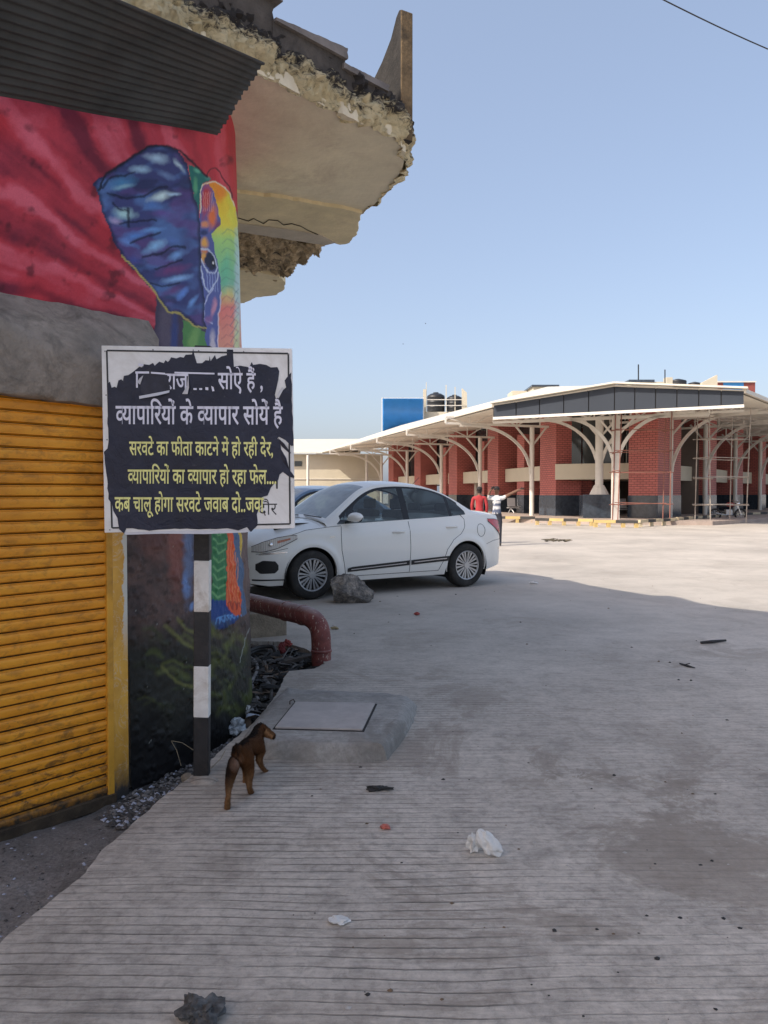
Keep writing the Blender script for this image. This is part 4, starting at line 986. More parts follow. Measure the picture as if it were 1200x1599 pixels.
M_RED = lensmat('tail_lens', (.55, .015, .015)); M_HL = lensmat('head_lens', (.60, .58, .55)); M_ORG = lensmat('indicator_lens', (.45, .16, .10))
def itp(x, pts):
    if x <= pts[0][0]: return pts[0][1]
    for (a, fa), (c, fc) in zip(pts[:-1], pts[1:]):
        if x <= c:
            t = (x-a)/(c-a); return fa+(fc-fa)*t
    return pts[-1][1]
def sm(x, pts):
    """smooth interpolation (Catmull) through a profile"""
    n = len(pts)
    if x <= pts[0][0]: return pts[0][1]
    if x >= pts[-1][0]: return pts[-1][1]
    for i in range(n-1):
        if pts[i][0] <= x <= pts[i+1][0]:
            x0, x1 = pts[i][0], pts[i+1][0]; y0, y1 = pts[i][1], pts[i+1][1]; h = x1-x0
            m0 = (y1-pts[i-1][1])/(x1-pts[i-1][0]) if i > 0 else (y1-y0)/h
            m1 = (pts[i+2][1]-y0)/(pts[i+2][0]-x0) if i < n-2 else (y1-y0)/h
            t = (x-x0)/h; t2, t3 = t*t, t*t*t
            return (2*t3-3*t2+1)*y0+(t3-2*t2+t)*h*m0+(-2*t3+3*t2)*y1+(t3-t2)*h*m1
FW, RW, WR = 1.225, -1.225, .355
def car_half(x):   # half width in plan
    return sm(x, [(-1.99, .60), (-1.96, .69), (-1.88, .765), (-1.7, .815), (-1.3, .850), (-.6, .862), (.4, .862), (1.0, .858), (1.4, .845), (1.65, .805), (1.82, .735), (1.92, .63), (1.985, .50), (2.01, .36)])
def side_y(x, z):
    w = car_half(x)
    f = sm(z, [(.17, .925), (.24, .955), (.34, .978), (.50, .995), (.62, 1.0), (.74, .992), (.83, .985), (.86, .968), (.92, .945), (.98, .915), (1.05, .88)])
    y = w*f
    for xw in (FW, RW):
        d = math.hypot(x-xw, z-.31); y += .018*math.exp(-((d-WR-.03)/.045)**2)
    return y
def belt(x): return sm(x, [(-1.97, .90), (-1.9, 1.0), (-1.7, 1.025), (-1.4, 1.015), (-1.0, .985), (-.3, .955), (.4, .925), (.9, .905), (1.3, .865), (1.6, .805), (1.8, .745), (1.95, .66), (2.01, .60)])
def deck(x): return sm(x, [(-1.99, .96), (-1.93, 1.045), (-1.8, 1.075), (-1.5, 1.085), (-1.3, 1.06), (-.5, 1.0), (.6, 1.0), (.95, 1.0), (1.2, .968), (1.5, .915), (1.75, .85), (1.9, .765), (1.98, .67), (2.01, .62)])
def sill(x):
    b0 = itp(x, [(-1.99, .42), (-1.95, .30), (-1.7, .24), (-1.5, .20), (1.5, .20), (1.75, .19), (1.95, .22), (2.01, .27)]); z = b0
    for xw in (FW, RW):
        if abs(x-xw) < WR: z = max(z, .31+math.sqrt(WR*WR-(x-xw)**2))
    return z
def rooft(x): return sm(x, [(-1.52, 1.085), (-1.38, 1.165), (-1.15, 1.30), (-.9, 1.41), (-.62, 1.478), (-.3, 1.505), (0, 1.503), (.22, 1.475), (.42, 1.395), (.7, 1.205), (.93, 1.045), (1.02, .99)])
def roofy(x): return sm(x, [(-1.52, .70), (-1.38, .66), (-1.1, .60), (-.7, .575), (-.2, .575), (.2, .58), (.5, .63), (.8, .70), (1.02, .745)])
def zlo(x): return belt(x)+.022
def zhi(x):
    return sm(x, [(-1.29, 1.05), (-1.2, 1.15), (-1.05, 1.25), (-.85, 1.325), (-.6, 1.375), (-.3, 1.395), (0, 1.385), (.2, 1.35), (.4, 1.265), (.6, 1.13), (.74, 1.03), (.82, .96), (.86, .94)])
def gh_y(x, z):
    zb = belt(x); zr = rooft(x)-.055; yb = side_y(x, zb)-.006; yr = roofy(x)
    if zr <= zb+.01: return yb
    t = max(0, min(1, (z-zb)/(zr-zb))); return yb+(yr-yb)*(t**1.15)
def build_car(name, label, paint, group=None, detail=True):
    root = thing(name, label, 'car', (0, 0, 0), group)
    xs_ = sorted(set([-1.99, -1.985, -1.975, -1.96, -1.94, -1.91]+[round(-1.88+i*.04, 4) for i in range(97)]+[2.0, 2.01, 1.98, 1.97, 1.95]+[xw+s*WR*math.cos(R(a)) for xw in (FW, RW) for s in (-1, 1) for a in (0.5, 6, 12, 18, 25, 33, 42, 52, 64, 77, 90)]))
    xs_ = [x for i, x in enumerate(xs_) if i == 0 or x-xs_[i-1] > .002]
    NZ = 12; NT = 8
    b = MB()
    def sec(x):
        zb, zt = sill(x), belt(x); zt = max(zt, zb+.02); pts = []
        pts.append((side_y(x, zb)-.05, zb+.004)); pts.append((side_y(x, zb)-.015, zb))
        for i in range(NZ+1):
            z = zb+(zt-zb)*i/NZ; pts.append((side_y(x, z), z))
        yb = side_y(x, zt); zd = deck(x)
        for j in range(1, NT+1):
            t = j/NT; y = yb*(1-t); z = zt+(zd-zt)*(1-(1-t)**2.6)
            pts.append((y, z))
        return pts
    secs = [sec(x) for x in xs_]; K = len(secs[0])
    for s in (1, -1):
        base = len(b.v); b.v += [(x, s*y, z) for x, sc2 in zip(xs_, secs) for (y, z) in sc2]
        for i in range(len(xs_)-1):
            for k in range(K-1):
                f = (base+i*K+k, base+(i+1)*K+k, base+(i+1)*K+k+1, base+i*K+k+1)
                b.f.append(f if s > 0 else f[::-1]); b.m.append(0)
    # nose and tail caps
    for i in (0, len(xs_)-1):
        x = xs_[i]; ring = [(x, y, z) for (y, z) in secs[i]]+[(x, -y, z) for (y, z) in reversed(secs[i][:-1])]
        b.add(ring, [tuple(range(len(ring)))])
    b.build('body', paint, root, smooth=42, merge=.0006, uv=False)
    # underbody and wheel housings
    b = MB(); b.box((0, 0, .27), (3.5, 1.36, .10)); b.box((0, 0, .55), (1.66, 1.5, .5)); b.box((1.25, 0, .60), (.9, 1.1, .46)); b.box((-1.3, 0, .62), (.9, 1.1, .5))
    for xw in (FW, RW):
        for s in (1, -1):
            b.grid(lambda a, y: (xw+(WR+.012)*math.cos(R(a)), s*y, .31+(WR+.012)*math.sin(R(a))), [-25+i*10 for i in range(24)], [.50, .845 if xw > 0 else .838]); 
            b.box((xw, s*.52, .6), (.74, .04, .7))
    b.build('underbody', M_TRIM, root, uv=False)
    # greenhouse on an aligned grid: rows belt / window foot / mid / window head / gutter / roof
    gx = sorted(set([round(-1.52+i*.042, 4) for i in range(61)]+[-1.27, -1.02, -.985, -.965, -.30, -.275, -.175, -.15, .845, .27, .93]))
    gx = [x for i, x in enumerate(gx) if i == 0 or x-gx[i-1] > .003]
    cats = {'cabin_frame': MB(), 'window': {}, 'windscreen': MB(), 'rear_window': MB(), 'pillar_trim': MB(), 'roof': MB()}
    WIN = {'front_door_window': (-.175, .845), 'rear_door_window': (-.965, -.275), 'quarter_window': (-1.27, -1.02)}
    def rows(x):
        zb = belt(x)-.004; zr = max(rooft(x)-.055, zb+.004); a = min(max(zlo(x), zb+.001), zr); h = min(max(zhi(x), a+.0005), zr-.0002) if zr > a+.002 else a
        r_ = [zb, a, a+(h-a)*.33, a+(h-a)*.66, h, (h+zr)/2, zr]; P_ = [(gh_y(x, z), z) for z in r_]
        y0, z0 = P_[-1]; zt = rooft(x)
        for j in range(1, 9):
            t = j/8; P_.append((y0*(1-t), z0+(zt-z0)*(1-(1-t)**2.4)))
        return P_
    RWS = [rows(x) for x in gx]; K = len(RWS[0])
    for s in (1, -1):
        for i in range(len(gx)-1):
            xm = (gx[i]+gx[i+1])/2
            for k in range(K-1):
                q = [(gx[i], s*RWS[i][k][0], RWS[i][k][1]), (gx[i+1], s*RWS[i+1][k][0], RWS[i+1][k][1]), (gx[i+1], s*RWS[i+1][k+1][0], RWS[i+1][k+1][1]), (gx[i], s*RWS[i][k+1][0], RWS[i][k+1][1])]
                if s < 0: q = q[::-1]
                dst = cats['cabin_frame']
                if 1 <= k <= 3:
                    for wn_, (a, c) in WIN.items():
                        if a < xm < c and zhi(xm) > zlo(xm)+.004: dst = cats['window'].setdefault((wn_, s), MB())
                    if (-.275 < xm < -.175) or (-1.02 < xm < -.965): dst = cats['pillar_trim']
                elif k == 4 and -1.2 < xm < .8: dst = cats['pillar_trim']
                elif k >= 7:
                    if .285 < xm < .94: dst = cats['windscreen'] if k >= 7 else dst
                    if -1.40 < xm < -.80: dst = cats['rear_window']
                dst.add(q, [(0, 1, 2, 3)])
    cats['cabin_frame'].build('roof_and_pillars', paint, root, smooth=35, merge=.0006, uv=False)
    cats['pillar_trim'].build('pillar_trim', M_TRIM, root, smooth=35, merge=.0006, uv=False)
    cats['windscreen'].build('windscreen', M_WS, root, smooth=40, merge=.0006, uv=False)
    cats['rear_window'].build('rear_window', M_GL, root, smooth=40, merge=.0006, uv=False)
    for (wn_, s), mb in cats['window'].items(): mb.build('side_window', M_GL, root, smooth=40, merge=.0006, uv=False)
    # overlays laid on the side skin
    def patch(pts_lo, pts_hi, x0, x1, name, m, off=.004, s=1, nx=14, nzr=4, parent=root, surf=side_y):
        mb = MB()
        mb.grid(lambda u, v: (x0+(x1-x0)*u, s*(surf(x0+(x1-x0)*u, itp(x0+(x1-x0)*u, pts_lo)*(1-v)+itp(x0+(x1-x0)*u, pts_hi)*v)+off), itp(x0+(x1-x0)*u, pts_lo)*(1-v)+itp(x0+(x1-x0)*u, pts_hi)*v), [i/nx for i in range(nx+1)], [i/nzr for i in range(nzr+1)])
        return mb.build(name, m, parent, smooth=60, uv=False)
    def line(pts, name='panel_gap', m=M_GAP, r=.0035, s=1, off=.0, surf=side_y):
        mb = MB(); P_ = []
        for (a, c) in zip(pts[:-1], pts[1:]):
            k = max(1, int(math.hypot(c[0]-a[0], c[1]-a[1])/.04))
            for j in range(k): P_.append((a[0]+(c[0]-a[0])*j/k, a[1]+(c[1]-a[1])*j/k))
        P_.append(pts[-1]); mb.tube([(x, s*(surf(x, z)+off), z) for x, z in P_], r, 5); return mb.build(name, m, root, uv=False)
    for s in (1, -1):
        line([(.80, .905), (.815, .8), (.81, .6), (.77, .42), (.74, .27)], s=s)
        line([(-.245, .95), (-.25, .6), (-.245, .27)], s=s)
        line([(-1.16, 1.03), (-1.215, .96), (-1.20, .86), (-1.12, .76), (-.98, .68), (-.87, .55), (-.80, .38), (-.74, .27)], s=s)
        line([(.74, .262), (-.74, .262)], s=s)
        line([(1.50, .815), (1.30, .872), (.95, .905), (.8, .915)], s=s, r=.0028)
        line([(1.90, .585), (1.72, .62), (1.55, .655)], s=s, r=.0028)
        line([(-1.93, .66), (-1.75, .645), (-1.60, .60)], s=s, r=.0028)
        # soft crease along the shoulder
        for (x0, x1) in ((.72, -.235), (-.262, -.90)):
            lo = [(-1.0, .400), (-.9, .392), (.75, .317)]; hi = [(-.93, .458), (-.88, .458), (.70, .380), (.75, .345)]
            patch(lo, hi, x1, x0, 'side_moulding', M_TRIM, .008, s)
            patch([(-.85, .419), (.66, .342)], [(-.85, .433), (.66, .354)], x1+.05, x0-.05, 'moulding_strip', M_CHR, .011, s, nzr=1)
        for xh, zh in ((-.06, .815), (-.96, .86)):
            mb = MB(); yv = side_y(xh, zh); mb.tube([(xh+.095, s*(yv-.005), zh-.004), (xh+.08, s*(yv+.022), zh), (xh, s*(yv+.032), zh+.004), (xh-.08, s*(yv+.022), zh+.004), (xh-.095, s*(yv-.005), zh+.002)], [.011, .013, .014, .013, .011], 8)
            mb.sphere((xh+.01, s*(yv-.001), zh-.002), .045, 12, 8, sc_=(1.3, .18, .62)); mb.build('door_handle', paint, root, smooth=60, uv=False)
        # head and tail lamps
        lo = [(1.40, .785), (1.50, .735), (1.68, .655), (1.84, .612), (1.945, .615)]; hi = [(1.40, .80), (1.48, .815), (1.68, .788), (1.84, .735), (1.945, .672)]
        hl = patch(lo, hi, 1.43, 1.94, 'headlight', M_HL, .007, s, 22, 5)
        patch([(1.5, .765), (1.7, .71)], [(1.5, .785), (1.7, .745)], 1.52, 1.68, 'indicator', M_ORG, .011, s, parent=hl)
        mb = MB(); mb.tube([(x, s*(side_y(x, itp(x, lo))+.006), itp(x, lo)) for x in [1.43+i*.03 for i in range(18)]], .005, 5); mb.tube([(x, s*(side_y(x, itp(x, hi))+.006), itp(x, hi)) for x in [1.43+i*.03 for i in range(18)]], .004, 5); mb.build('lamp_rim', M_TRIM, hl, uv=False)
        mb = MB(); mb.sphere((1.74, s*(side_y(1.74, .70)-.010), .70), .042, 14, 8, sc_=(1, .5, .85)); mb.build('projector', M_CHR, hl, smooth=80, uv=False)
        patch([(1.5, .608), (1.9, .572)], [(1.5, .618), (1.9, .592)], 1.56, 1.88, 'bumper_strip', M_CHR, .006, s, nzr=1)
        patch([(1.66, .40), (1.70, .352), (1.86, .345), (1.91, .40)], [(1.66, .44), (1.70, .498), (1.84, .508), (1.91, .46)], 1.665, 1.905, 'fog_lamp_recess', M_TRIM, .006, s, 12, 4)
        patch([(1.5, .262), (1.95, .255)], [(1.5, .275), (1.95, .275)], 1.56, 1.93, 'bumper_lip', M_GAP, .006, s, nzr=1)
        lo = [(-1.985, .70), (-1.95, .70), (-1.90, .74), (-1.66, .93)]; hi = [(-1.985, .92), (-1.95, .935), (-1.80, .955), (-1.66, .96)]
        tl = patch(lo, hi, -1.984, -1.665, 'tail_light', M_RED, .008, s, 16, 4)
        mb = MB(); mb.tube([(x, s*(side_y(x, itp(x, lo))+.006), itp(x, lo)) for x in [-1.984+i*.02 for i in range(17)]], .005, 5); mb.tube([(x, s*(side_y(x, itp(x, hi))+.006), itp(x, hi)) for x in [-1.984+i*.02 for i in range(17)]], .004, 5); mb.build('lamp_rim', M_TRIM, tl, uv=False)
        patch([(-1.975, .52), (-1.85, .51)], [(-1.975, .545), (-1.85, .53)], -1.972, -1.87, 'reflector', M_CHR, .006, s, nzr=1)
        # mirror
        mb = MB(); mb.sphere((.665, s*.955, 1.025), .1, 16, 12, sc_=(.95, 1.15, .62)); mb.sphere((.70, s*.90, .995), .06, 12, 8, sc_=(.8, 1.3, .5)); mb.build('side_mirror', paint, root, smooth=80, uv=False)
        mb = MB(); mb.bar((.72, s*.82, .955), (.70, s*.93, .975), .06, .03); mb.sphere((.63, s*.968, 1.018), .078, 12, 8, sc_=(.4, 1.2, .78)); mb.build('mirror_mount', M_TRIM, root, smooth=60, uv=False)
        # wheel arch lip
        for xw in (FW, RW):
            mb = MB(); mb.tube([(xw+WR*math.cos(R(a)), s*(side_y(xw+WR*math.cos(R(a)), .31+WR*math.sin(R(a)))-.006), .31+WR*math.sin(R(a))) for a in range(-12, 193, 6)], .008, 6); mb.build('arch_lip', paint, root, smooth=80, uv=False)
    # fuel flap on the near rear wing
    mb = MB(); mb.tube([(-1.50+.075*math.cos(R(a)), side_y(-1.50+.075*math.cos(R(a)), .80+.09*math.sin(R(a)))+.0015, .80+.09*math.sin(R(a))) for a in range(0, 361, 15)], .003, 5); mb.build('fuel_flap', M_GAP, root, uv=False)
    # small badge line on the front wing
    vs_, fs_ = text_mesh('VDi'); mb = MB(); mb.add([(.98-v.x*.045, side_y(.98-v.x*.045, .775)+.004, .765+v.y*.03) for v in vs_], fs_); mb.build('badge', M_CHR, root, uv=False, recalc=False)
    # wipers, antenna, plates
    mb = MB()
    mb.tube([(.985, .62, 1.02), (.97, .1, 1.04)], .009, 6); mb.tube([(.985, -.05, 1.035), (.97, -.6, 1.03)], .009, 6); mb.build('wiper', M_TRIM, root, uv=False)
    mb = MB(); mb.tube([(-.80, 0, 1.40), (-.98, 0, 1.56)], .004, 6); mb.build('antenna', M_TRIM, root, uv=False)
    mb = MB(); mb.box((2.018, 0, .45), (.02, .9, .26)); mb.build('grille', M_TRIM, root, uv=False)
    mb = MB(); mb.box((2.03, 0, .42), (.01, .5, .11)); mb.build('number_plate', mat('plate_white', (.7, .7, .7), .5, 0, 5, 0), root, uv=False)
    # cabin
    mb = MB(); mb.box((.72, 0, .90), (.35, 1.35, .16)); mb.tube([(.42+.0*a, .36+.17*math.cos(R(a)), .95+.17*math.sin(R(a))) for a in range(0, 361, 24)], .014, 6); mb.box((-.2, 0, .35), (2.4, 1.4, .04)); mb.box((-1.35, 0, .98), (.45, 1.25, .05)); mb.build('dashboard', M_INTD, root, uv=False)
    for yy in (.36, -.36):
        mb = MB(); mb.box((.0, yy, .55), (.5, .5, .16)); mb.box((-.27, yy, .82), (.13, .48, .56), M=Matrix.Rotation(R(-12), 3, 'Y')); mb.box((-.345, yy, 1.18), (.08, .26, .15)); mb.build('front_seat', M_INT, root, bevel=.03, smooth=60, uv=False)
    mb = MB(); mb.box((-.75, 0, .55), (.5, 1.2, .16)); mb.box((-1.05, 0, .82), (.14, 1.2, .5), M=Matrix.Rotation(R(-16), 3, 'Y')); mb.box((-1.14, .35, 1.12), (.08, .26, .13)); mb.box((-1.14, -.35, 1.12), (.08, .26, .13)); mb.build('rear_seat', M_INT, root, bevel=.03, smooth=60, uv=False)
    # wheels
    first = None
    for xw in (FW, RW):
        for s in (1, -1):
            Yc = s*.755; mbt = MB(); prof = [(.195, .095), (.215, .104), (.25, .108), (.285, .104), (.302, .088), (.308, .06), (.310, .0), (.308, -.06), (.302, -.088), (.285, -.104), (.2, -.1)]
            NN = 48
            mbt.grid(lambda a, k: (xw+prof[k][0]*math.cos(a), Yc+s*prof[k][1], .31+prof[k][0]*math.sin(a)), [2*math.pi*i/NN for i in range(NN)], list(range(len(prof))), closed=True)
            tyre = mbt.build('wheel', M_TYRE, root, smooth=40, uv=False)
            mb = MB(); rp = [(.0, .045), (.19, .045), (.195, .06)]
            mb.grid(lambda a, k: (xw+rp[k][0]*math.cos(a), Yc+s*rp[k][1], .31+rp[k][0]*math.sin(a)), [2*math.pi*i/NN for i in range(NN)], [0, 1, 2], closed=True); mb.build('wheel_disc', M_RIMD, tyre, uv=False)
            mb = MB(); rp2 = [(.186, .082), (.192, .1), (.203, .104), (.210, .098)]
            mb.grid(lambda a, k: (xw+rp2[k][0]*math.cos(a), Yc+s*rp2[k][1], .31+rp2[k][0]*math.sin(a)), [2*math.pi*i/NN for i in range(NN)], [0, 1, 2, 3], closed=True)
            for k in range(20):
                a = 2*math.pi*((k//2)/10+(.0168 if k % 2 else -.0168))
                ca, sa = math.cos(a), math.sin(a); t_ = Vector((-sa, 0, ca))
                p0 = Vector((xw+.045*ca, Yc+s*.086, .31+.045*sa)); p1 = Vector((xw+.192*ca, Yc+s*.094, .31+.192*sa))
                w0, w1 = .006, .0145
                sd = (-1 if k % 2 else 1)
                p1 = p1+t_*(.006*-sd)
                q = [p0-t_*w0, p0+t_*w0, p1+t_*w1, p1-t_*w1]; q2 = [v-Vector((0, s*.02, 0)) for v in q]
                mb.add(q+q2, [(0, 1, 2, 3), (0, 4, 5, 1), (2, 6, 7, 3), (1, 5, 6, 2), (0, 3, 7, 4)])
            mb.cyl((xw, Yc+s*.05, .31), (xw, Yc+s*.094, .31), .046, 20); mb.build('hub_cap', M_RIM, tyre, smooth=35, uv=False)
    return root
P_WHITE = paintmat('car_white_paint', (.84, .83, .78), .12); P_BLUE = paintmat('car_blue_paint', (.10, .17, .28), .10)
def place_car(root, fw, rw, extra=0):
    d = (fw-rw); sc_ = d.length/2.45; ang = math.atan2(d.y, d.x)
    root.rotation_euler = (0, 0, ang); root.scale = (sc_,)*3
    lf = Vector((-math.sin(ang), math.cos(ang), 0))
    mid = (fw+rw)/2; root.location = mid-lf*(.84*sc_); return sc_, ang
car = build_car('parked_car', 'white sedan parked in the shade behind the grey boulder', P_WHITE)
fw = at_z(488, 936.5, 0); rw = at_z(729, 916.5, 0)
csc, cang = place_car(car, fw, rw)
print('CAR', csc, math.degrees(cang), fw, rw)
car2 = build_car('parked_car', 'blue car parked behind the white sedan, mostly hidden', P_BLUE)
car2.rotation_euler = (0, 0, cang+R(3)); car2.scale = (1.02,)*3
car2.location = car.location+Vector((-1.12, 2.3, 0))

# ================================================================ PIPE, BLOCK, BOULDER, DEBRIS
M_PIPE = None
def pipemat():
    m, N, L, B = newmat('rusty_pipe_paint'); p = wpos(N)
    n1 = noise_node(N, L, 8, 6, .7, p, .4); n2 = noise_node(N, L, 22, 6, .7, p, 1.2)
    mp = N.new('ShaderNodeMapping'); L.new(p, mp.inputs[0]); mp.inputs['Scale'].default_value = (1, 1, .35); n3 = noise_node(N, L, 55, 3, .6, mp.outputs[0])
    c = ramp(N, L, n1.outputs[0], [(.3, (.12, .028, .025)), (.55, (.20, .05, .04)), (.75, (.26, .12, .10))]).outputs[0]
    c = mixc(N, L, ramp(N, L, n2.outputs[0], [(.55, 0.0), (.66, .6)]).outputs[0], c, (.045, .025, .022))
    c = mixc(N, L, ramp(N, L, n3.outputs[0], [(.60, 0.0), (.66, .8)]).outputs[0], c, (.52, .42, .34))
    g = N.new('ShaderNodeNewGeometry'); sg = N.new('ShaderNodeSeparateXYZ'); L.new(g.outputs['Normal'], sg.inputs[0])
    top_lit = mth(N, L, 'MULTIPLY', ramp(N, L, sg.outputs[2], [(.55, 0.0), (.95, .75)]).outputs[0], ramp(N, L, n1.outputs[0], [(.3, .3), (.6, 1.0)]).outputs[0])  # upward faces painted paler, as if lit by the sky
    c = mixc(N, L, top_lit, c, (.38, .32, .31)); L.new(c, B.inputs['Base Color']); B.inputs['Roughness'].default_value = .6; bump(N, L, B, n2.outputs[0], .4, .006); return m
pb = at_z(502, 1030, 0); px_ = pb.x
pts = [Vector((pb.x, pb.y, -.05)), Vector((pb.x, pb.y, .08)), Vector((pb.x-.004, pb.y, .20)), Vector((pb.x-.02, pb.y+.01, .27)), Vector((pb.x-.06, pb.y+.03, .325)), Vector((pb.x-.13, pb.y+.08, .355))]
e1 = at_y(392, 946, 7.25); e1 = Vector((e1.x, e1.y, .365)); dirp = (e1-pts[-1])
pts += [pts[-1]+dirp*.25, pts[-1]+dirp*.27, pts[-1]+dirp, pts[-1]+dirp*1.6]
pipe = thing('drain_pipe', 'red brown paint-spattered pipe bending down into the concrete beside the mural', 'pipe', pb)
def cat_curve(P_, k=6):
    out = []
    for i in range(len(P_)-1):
        p0, p1, p2, p3 = P_[max(i-1, 0)], P_[i], P_[i+1], P_[min(i+2, len(P_)-1)]
        for j in range(k):
            t = j/k; out.append(.5*((2*p1)+(p2-p0)*t+(2*p0-5*p1+4*p2-p3)*t*t+(3*p1-p0-3*p2+p3)*t**3))
    out.append(P_[-1]); return out
M_PIPE = pipemat()
cp_ = cat_curve(pts[:6]+[pts[6], pts[8], pts[9]], 6)
b = MB(); b.tube(cp_, .083, 24); b.build('pipe', M_PIPE, pipe, smooth=60)
b = MB()
for p_, q_ in ((pts[5]+dirp*.06, dirp.normalized()), (pts[5]+dirp*.34, dirp.normalized()), (Vector((pb.x, pb.y, .075)), Vector((0, 0, 1)))):
    b = MB(); b.tube([p_-q_*.012, p_-q_*.008, p_+q_*.008, p_+q_*.012], [.083, .089, .089, .083], 24); b.build('pipe_joint', M_PIPE, pipe, smooth=60)
# block under the pipe
M_BLKC = mat('tan_block', (.27, .225, .165), .92, .3, 10, .9, 45, .012, dirt=(.09, .08, .07), dirtamt=.6)
bl0 = at_z(448, 992, 0); bl1 = at_z(397, 998, 0)
b = MB(); dv = (bl0-bl1); b.prism([bl1+Vector((-.10, 0, -.02)), bl0+Vector((0, 0, -.02)), bl0+Vector((-.05, .26, -.02)), bl1+Vector((-.15, .26, -.02))], (0, 0, .255))
o = b.build('concrete_block', M_BLKC, bevel=.012); tag(o, 'rough tan concrete block propping up the red brown pipe', 'block')
# boulder
M_ROCK = None
def rockmat():
    m, N, L, B = newmat('boulder_stone'); p = wpos(N)
    n1 = noise_node(N, L, 9, 8, .75, p, .3); n2 = noise_node(N, L, 45, 7, .75, p)
    c = ramp(N, L, n1.outputs[0], [(.36, (.07, .064, .06)), (.5, (.20, .18, .16)), (.58, (.34, .29, .24)), (.68, (.48, .44, .40))]).outputs[0]
    c = mixc(N, L, .6, c, ramp(N, L, n2.outputs[0], [(.3, .5), (.7, 1.3)]).outputs[0], 'MULTIPLY'); L.new(c, B.inputs['Base Color']); B.inputs['Roughness'].default_value = .93
    b1 = bump(N, L, B, n1.outputs[0], .7, .03); bump(N, L, B, n2.outputs[0], .8, .012, b1); return m
M_ROCK = rockmat()
def rock_mesh(name, loc, size, seed, m, sub_=4, cuts=9, rot=0, parent=None, **kw):
    bm = bmesh.new(); bmesh.ops.create_icosphere(bm, subdivisions=sub_, radius=1); rr = random.Random(seed)
    planes = []
    for i in range(cuts):
        n_ = Vector((rr.gauss(0, 1), rr.gauss(0, 1), rr.gauss(0, .8))).normalized(); planes.append((n_, rr.uniform(.58, .86)))
    off = Vector((seed*3.1, seed*1.7, 0))
    for v in bm.verts:
        d = v.co.copy()
        for n_, q in planes:
            e = d.dot(n_)-q
            if e > 0: d -= n_*e*.92
        d *= 1+.10*mnoise.fractal(d*1.9+off, 1, 2, 3)+.06*mnoise.fractal(d*6+off, 1, 2, 4)+.02*mnoise.fractal(d*18+off, 1, 2, 2)
        d.z = max(d.z, -.62)
        v.co = d
    mn = min(v.co.z for v in bm.verts)
    Mr = Matrix.Rotation(rot, 3, 'Z')
    for v in bm.verts:
        q = Mr@Vector((v.co.x*size[0], v.co.y*size[1], (v.co.z-mn)*size[2])); v.co = q
    me = bpy.data.meshes.new(name); bm.to_mesh(me); bm.free(); me.materials.append(m); me.shade_smooth(); me.set_sharp_from_angle(angle=R(28))
    o = bpy.data.objects.new(name, me); COL.objects.link(o); o.location = loc
    if parent: o.parent = parent
    return tag(o, **kw)
rk = at_z(544, 943, 0)
rock_mesh('boulder', rk+Vector((0, .17, -.015)), (.335, .24, .235), 12, M_ROCK, 5, 11, .3, label='big rough grey boulder in front of the white sedan', cat='boulder')
# ================================================================ BUS TERMINAL
def brickmat(name, c1, c2, mortar, bw=.30, bh=.115):
    m, N, L, B = newmat(name); uv = N.new('ShaderNodeUVMap'); uv.uv_map = 'UVMap'
    br = N.new('ShaderNodeTexBrick'); L.new(uv.outputs[0], br.inputs['Vector']); br.inputs['Scale'].default_value = 1
    br.inputs['Brick Width'].default_value = bw; br.inputs['Row Height'].default_value = bh; br.inputs['Mortar Size'].default_value = .011; br.inputs['Mortar Smooth'].default_value = .2
    br.inputs['Color1'].default_value = c4(c1); br.inputs['Color2'].default_value = c4(c2); br.inputs['Mortar'].default_value = c4(mortar); br.inputs['Bias'].default_value = 0
    n = noise_node(N, L, .8, 5, .6, wpos(N)); c = mixc(N, L, .5, br.outputs[0], ramp(N, L, n.outputs[0], [(.3, .8), (.7, 1.15)]).outputs[0], 'MULTIPLY')
    L.new(c, B.inputs['Base Color']); B.inputs['Roughness'].default_value = .6; bump(N, L, B, mth(N, L, 'SUBTRACT', 1.0, br.outputs[1]), .6, .02); return m
M_BRK = brickmat('red_tile_brick', (.52, .155, .13), (.45, .13, .11), (.09, .03, .03))
M_GRAN = mat('dark_granite', (.040, .052, .070), .18, .35, 6, 0, spec=.6)
M_CREAM = mat('cream_paint', (.54, .49, .38), .6, .06, .8, .1, 20, dirt=(.45, .40, .32), dirtamt=.35, dscale=.7)
M_STEEL = mat('white_steel_paint', (.66, .63, .57), .45, .05, 2, 0, dirt=(.42, .37, .30), dirtamt=.3, dscale=1.5)
M_SHEET = mat('roof_sheet_white', (.62, .58, .50), .5, .05, .5, .05, 20, dirt=(.5, .45, .37), dirtamt=.4, dscale=.5)
M_UND = mat('roof_underside', (.72, .68, .58), .6, .06, .5, 0)
M_FAS = mat('grey_composite_panel', (.042, .050, .064), .65, .06, .6, 0, spec=.15)
M_GLAS = mat('terminal_glass', (.035, .045, .05), .07, .4, .6, 0, spec=.8)
M_INTW = mat('hall_inside_wall', (.12, .095, .08), .8, .3, .3, 0)
M_PAVE = mat('plinth_paving', (.36, .29, .25), .85, .2, 2, .2, 30, dirt=(.30, .26, .22), dirtamt=.6)
tm = thing('bus_terminal', 'long brick bus terminal with white steel canopies and grey fascia panels', 'terminal', (10, 40, 0))
LD = Vector((-.26, .9656, 0)).normalized(); LO = Vector((-.9656, -.26, 0)).normalized()     # left front: run, outward
RD = Vector((.62, .785, 0)).normalized(); RO = Vector((.785, -.62, 0)).normalized()        # right front
lcols = [Vector((8.08, 42, 0)), Vector((6.26, 50.1, 0)), Vector((4.3, 57.6, 0)), Vector((2.0, 66.3, 0)), Vector((-.24, 73.4, 0))]
